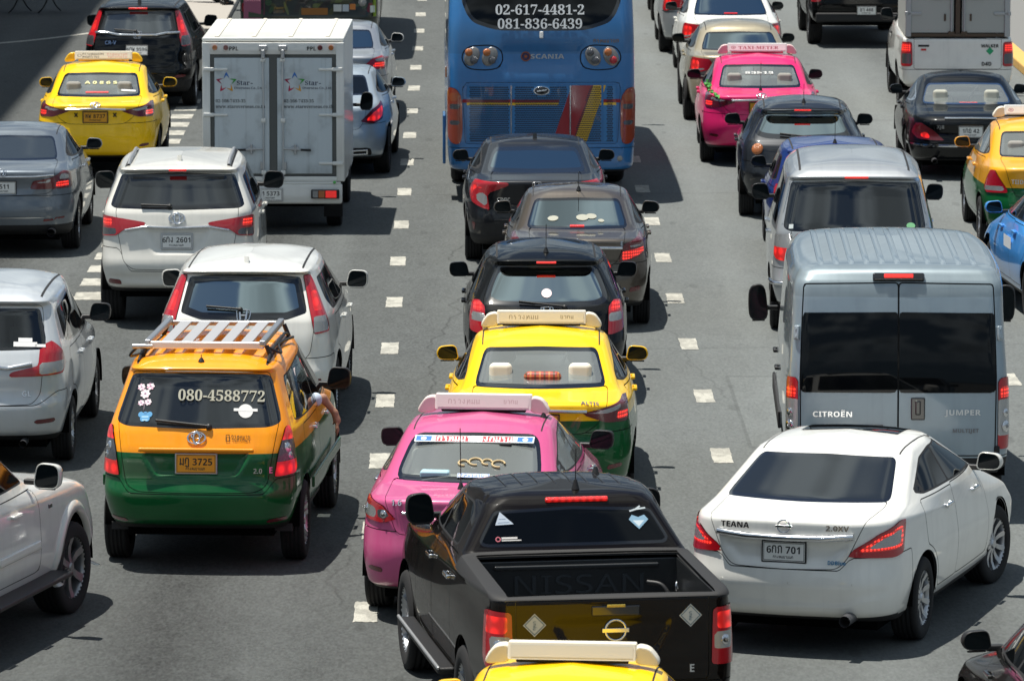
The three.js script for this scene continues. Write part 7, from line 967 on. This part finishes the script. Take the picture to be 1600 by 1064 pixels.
  dash(5.72, -55.2, 0.19, 0.92, wornPaint); dash(5.72, -59.2, 0.19, 0.92, wornPaint); dash(5.72, -47.2, 0.19, 0.92, wornPaint); dash(5.72, -51.2, 0.19, 0.92, wornPaint);
  for (let i = 0; i < 20; i++) dash(-4.35, -66.3 - 1.32 * i, 0.34, 0.72, dull);
  { const P = []; for (let i = 0; i <= 24; i++) { const t2 = i / 24; P.push([mix(-9.2, -6.4, t2), mix(-102.3, -106.2, t2 * t2 * 0.7 + 0.3 * t2)]); } const V = [], I = []; P.forEach(([x, z], i) => { V.push(x, 0.004, z - 0.14, x, 0.004, z + 0.14); if (i) { const a = i * 2; I.push(a - 2, a - 1, a, a - 1, a + 1, a); } }); const g = new THREE.BufferGeometry(); g.setAttribute('position', new THREE.Float32BufferAttribute(V, 3)); g.setIndex(I); g.computeVertexNormals(); structure('edge_line', g, std(0.4, 0.39, 0.35, 0.8)); }
  structure('pavement', box(1.3, 0.12, 22, -5.05, 0.05, -116, 0.02), std(0.36, 0.34, 0.31, 0.9));
  for (let i = 0; i < 14; i++) structure('kerb', box(0.3, 0.17, 1.97, 9.62, 0.075, -92 - 2 * i, 0.03), i < 8 ? std(0.6, 0.36, 0.1, 0.75) : std(0.5, 0.48, 0.44, 0.8)); structure('pavement', box(6, 0.14, 40, 12.79, 0.05, -111, 0.02), std(0.17, 0.17, 0.165, 0.9));
}
{                                                                    // building left of the picture
  const B = new THREE.Group(); B.name = 'office_building'; B.position.set(-19.4, 0, -112); scene.add(B); tag(B, 'tall concrete building beyond the left edge shading the side road', 'building');
  const con = std(0.42, 0.40, 0.37, 0.9), gl = M.dark; mesh('wall', box(12, 27, 52, 0, 13.5, 0, 0), con, B);
  for (let f = 0; f < 8; f++) { mesh('ledge', box(0.3, 0.25, 52.4, 6.15, 3.2 + f * 3.2, 0, 0.03), con, B); for (let k = 0; k < 12; k++) mesh('window', box(0.08, 1.7, 2.6, 6.02, 1.9 + f * 3.2, -23 + k * 4.2, 0.02), gl, B); }
}
// ---------------------------------------------------------------- people: one smooth skin over jointed capsules
function figure(bones, cell, k = 0.035) {
  const P = bones.flatMap(([a, b, r]) => [[a, r], [b, r]]), lo = [1e9, 1e9, 1e9], hi = [-1e9, -1e9, -1e9]; for (const [p, r] of P) for (let i = 0; i < 3; i++) { lo[i] = Math.min(lo[i], p[i] - r - 0.05); hi[i] = Math.max(hi[i], p[i] + r + 0.05); }
  const size = Math.max(hi[0] - lo[0], hi[1] - lo[1], hi[2] - lo[2]), n = Math.min(120, Math.ceil(size / cell)), mc = new MarchingCubes(n, new THREE.MeshBasicMaterial(), false, false, 200000), c = [0, 1, 2].map((i) => (lo[i] + hi[i]) / 2), hs = size / 2;
  for (let z = 0; z < n; z++) for (let y = 0; y < n; y++) for (let x = 0; x < n; x++) {
    const p = [x, y, z].map((q, i) => c[i] + (q / n * 2 - 1) * hs); let d = 1;
    for (const [a, b, ra, rb] of bones) { const e = [b[0] - a[0], b[1] - a[1], b[2] - a[2]], w = [p[0] - a[0], p[1] - a[1], p[2] - a[2]], t = cl((w[0] * e[0] + w[1] * e[1] + w[2] * e[2]) / (e[0] ** 2 + e[1] ** 2 + e[2] ** 2 + 1e-9)), q = Math.hypot(w[0] - e[0] * t, w[1] - e[1] * t, w[2] - e[2] * t) - mix(ra, rb ?? ra, t), hh = cl(0.5 + 0.5 * (d - q) / k); d = mix(d, q, hh) - k * hh * (1 - hh); }
    mc.field[x + y * n + z * n * n] = -d;
  }
  mc.isolation = 0; mc.update(); const g = new THREE.BufferGeometry(), N = mc.count; g.setAttribute('position', new THREE.Float32BufferAttribute(mc.positionArray.slice(0, N * 3), 3)); g.setAttribute('normal', new THREE.Float32BufferAttribute(mc.normalArray.slice(0, N * 3), 3));
  return g.scale(hs, hs, hs).translate(...c);
}
const finger = (o, d, l, r) => { const n = Math.hypot(...d), u = d.map((x) => x / n), a = o.map((x, i) => x + u[i] * l * 0.5), b = [a[0] + u[0] * l * 0.4 - 0.012, a[1] + u[1] * l * 0.4 - 0.014, a[2] + u[2] * l * 0.4]; return [[o, a, r, r * 0.95], [a, b, r * 0.95, r * 0.8]]; };
{                                                                    // driver of the racked taxi, arm out of the window
  const D = new THREE.Group(); D.name = 'person'; D.position.set(-2.24, 0, -47.46); D.scale.y = 1.05; D.rotation.y = -4.4 * Math.PI / 180; scene.add(D); tag(D, 'driver in a pale shirt resting a bare arm out of the roof-racked taxi window', 'person');
  const w = [0.965, 1.02, -2.16], h = [0.985, 0.955, -2.16];
  const body = [[[0.37, 0.62, -1.95], [0.37, 0.95, -2.0], 0.15, 0.14], [[0.37, 0.95, -2.0], [0.37, 1.12, -2.03], 0.15, 0.12], [[0.24, 1.12, -2.03], [0.54, 1.12, -2.06], 0.08], [[0.37, 1.15, -2.03], [0.37, 1.26, -2.06], 0.055], [[0.37, 1.33, -2.06], [0.37, 1.40, -2.05], 0.085, 0.09], [[0.37, 1.3, -2.1], [0.37, 1.3, -2.13], 0.05], [[0.54, 1.1, -2.06], [0.80, 1.135, -2.1], 0.055, 0.045], [[0.80, 1.135, -2.1], [0.865, 1.142, -2.14], 0.04, 0.037], [[0.865, 1.142, -2.14], w, 0.037, 0.025], [w, h, 0.029, 0.035], ...finger([0.975, 0.93, -2.195], [0.1, -1, -0.1], 0.075, 0.0095), ...finger([0.985, 0.92, -2.17], [0.1, -1, 0], 0.085, 0.0095), ...finger([0.99, 0.92, -2.148], [0.1, -1, 0], 0.08, 0.009), ...finger([0.987, 0.925, -2.126], [0.1, -1, 0.1], 0.065, 0.0085), ...finger([0.965, 0.97, -2.2], [-0.2, -1, -0.7], 0.06, 0.0095), [[0.2, 1.1, -2.03], [0.12, 0.88, -2.2], 0.055, 0.045], [[0.12, 0.88, -2.2], [0.24, 1.02, -2.5], 0.042, 0.03], [[0.3, 0.6, -1.95], [0.28, 0.66, -2.4], 0.09, 0.07], [[0.45, 0.6, -1.95], [0.47, 0.66, -2.4], 0.09, 0.07]];
  const s = mesh('body', figure(body, 0.011, 0.02), M.skin, D);
  mesh('shirt', figure([[[0.37, 0.64, -1.95], [0.37, 0.95, -2.0], 0.165, 0.155], [[0.37, 0.95, -2.0], [0.37, 1.1, -2.03], 0.16, 0.13], [[0.23, 1.11, -2.03], [0.55, 1.11, -2.06], 0.09], [[0.54, 1.1, -2.06], [0.80, 1.135, -2.1], 0.066, 0.056], [[0.80, 1.135, -2.1], [0.81, 1.138, -2.105], 0.046, 0.043], [[0.2, 1.1, -2.03], [0.14, 0.94, -2.15], 0.07, 0.062]], 0.012), std(0.5, 0.58, 0.68, 0.85), s);
  mesh('hair', figure([[[0.37, 1.40, -2.02], [0.37, 1.43, -2.05], 0.09, 0.088], [[0.37, 1.34, -1.99], [0.37, 1.4, -2.0], 0.06, 0.075]], 0.012), std(0.012, 0.01, 0.009, 0.7), s);
}
{                                                                    // pedestrian whose legs show at the top edge
  const D = new THREE.Group(); D.name = 'person_001'; D.position.set(-4.55, 0.11, -110.9); D.rotation.y = -0.9; scene.add(D); tag(D, 'person in dark trousers on the pavement, cropped by the top edge', 'person');
  const s = mesh('body', figure([[[-0.1, 0.06, 0], [-0.1, 0.5, -0.02], 0.05, 0.06], [[0.1, 0.06, 0.1], [0.1, 0.5, 0.02], 0.05, 0.06], [[-0.1, 0.5, -0.02], [-0.09, 0.9, 0], 0.06, 0.085], [[0.1, 0.5, 0.02], [0.09, 0.9, 0], 0.06, 0.085], [[0, 0.9, 0], [0, 1.35, 0.0], 0.14, 0.15], [[-0.15, 1.4, 0], [0.15, 1.4, 0], 0.07], [[0, 1.4, 0], [0, 1.52, -0.01], 0.055], [[0, 1.6, -0.02], [0, 1.66, -0.02], 0.085, 0.09], [[0, 1.57, -0.09], [0, 1.58, -0.1], 0.035], [[-0.2, 1.38, 0], [-0.25, 1.1, 0.02], 0.05, 0.042], [[-0.25, 1.1, 0.02], [-0.24, 0.86, -0.06], 0.04, 0.03], [[0.2, 1.38, 0], [0.25, 1.1, 0.02], 0.05, 0.042], [[0.25, 1.1, 0.02], [0.24, 0.86, -0.06], 0.04, 0.03], [[-0.24, 0.86, -0.06], [-0.24, 0.78, -0.09], 0.035], [[0.24, 0.86, -0.06], [0.24, 0.78, -0.09], 0.035]], 0.016), M.skin, D);
  mesh('trousers', figure([[[-0.1, 0.1, 0], [-0.1, 0.5, -0.02], 0.068, 0.078], [[0.1, 0.1, 0.1], [0.1, 0.5, 0.02], 0.068, 0.078], [[-0.1, 0.5, -0.02], [-0.09, 0.92, 0], 0.078, 0.105], [[0.1, 0.5, 0.02], [0.09, 0.92, 0], 0.078, 0.105]], 0.015), std(0.012, 0.013, 0.016, 0.9), s); mesh('shirt', figure([[[0, 0.9, 0], [0, 1.35, 0], 0.165, 0.165], [[-0.16, 1.39, 0], [0.16, 1.39, 0], 0.085], [[-0.2, 1.38, 0], [-0.24, 1.15, 0.02], 0.065, 0.06], [[0.2, 1.38, 0], [0.24, 1.15, 0.02], 0.065, 0.06]], 0.016), std(0.3, 0.31, 0.33, 0.9), s); mesh('hair', figure([[[0, 1.66, 0.01], [0, 1.69, -0.01], 0.09]], 0.014), std(0.012, 0.01, 0.009), s);
  for (const [x, z] of [[-0.1, 0], [0.1, 0.1]]) mesh('shoe', figure([[[x, 0.04, z + 0.04], [x, 0.035, z - 0.16], 0.048, 0.036]], 0.012), M.black, s);
}
{                                                                    // scooter parked beside the pedestrian
  const g = new THREE.Group(); g.name = 'motor_scooter'; g.position.set(-5.3, 0.11, -111.6); g.rotation.y = 1.2; scene.add(g); tag(g, 'dark motor scooter parked next to the person at the top edge', 'scooter');
  for (const z of [-0.62, 0.62]) { const w = new THREE.Group(); w.name = 'wheel'; w.position.set(0, 0.27, z); g.add(w); mesh('tyre', new THREE.TorusGeometry(0.22, 0.05, 10, 28).rotateY(Math.PI / 2), M.rubber, w); mesh('rim', merge([new THREE.CylinderGeometry(0.05, 0.05, 0.08, 12).rotateZ(Math.PI / 2), ...[0, 1, 2, 3].map((i) => bar([0, -0.18, 0], [0, 0.18, 0], 0.012).rotateX(i * Math.PI / 4))]), M.alloy, w); }
  mesh('frame', merge([bar([0, 0.3, -0.62], [0, 0.95, -0.38], 0.03), bar([0, 0.45, -0.45], [0, 0.4, 0.2], 0.05), bar([0.08, 0.27, 0.62], [0.08, 0.55, 0.4], 0.02)]), M.darkalloy, g); mesh('fairing', merge([new THREE.SphereGeometry(0.2, 16, 12).scale(0.9, 1.5, 0.5).translate(0, 0.65, -0.42), new THREE.SphereGeometry(0.2, 16, 12).scale(0.85, 0.8, 2.2).translate(0, 0.58, 0.35)]), paint('#101318'), g); mesh('seat', new THREE.SphereGeometry(0.2, 16, 12).scale(0.7, 0.32, 1.7).translate(0, 0.76, 0.25), M.black, g); mesh('handlebar', bar([-0.33, 1.0, -0.32], [0.33, 1.0, -0.32], 0.016), M.black, g); mesh('engine', box(0.26, 0.2, 0.4, 0, 0.32, 0.35, 0.05), M.darkalloy, g);
}
{                                                                    // stall table in the shade
  const g = new THREE.Group(); g.name = 'stall_table'; g.position.set(-8.35, 0, -110.2); scene.add(g); tag(g, 'folding table with pink cloth and crossed black metal legs, top left corner', 'table');
  mesh('table_top', box(2.0, 0.03, 0.7, 0, 0.78, 0, 0.01), M.steel, g); mesh('pink_cloth', merge([box(2.04, 0.02, 0.74, 0, 0.807, 0, 0.008), box(2.04, 0.28, 0.012, 0, 0.67, 0.376, 0.004), box(0.012, 0.28, 0.74, 1.03, 0.67, 0, 0.004), box(0.012, 0.28, 0.74, -1.03, 0.67, 0, 0.004)]), std(0.42, 0.1, 0.17, 0.9), g);
  for (const x of [-0.15, 0.42]) for (const [s, zz] of [[-1, 0.28], [1, -0.26]]) mesh('leg', tube([[x + s * 0.2, 0.02, zz], [x + s * 0.12, 0.1, zz], [x + s * 0.02, 0.3, zz], [x - s * 0.03, 0.77, zz]], 0.014, 16), M.black, g); mesh('cross_bar', bar([-0.12, 0.36, 0.28], [0.42, 0.36, 0.28], 0.011), M.black, g);
}
renderer.render(scene, camera);
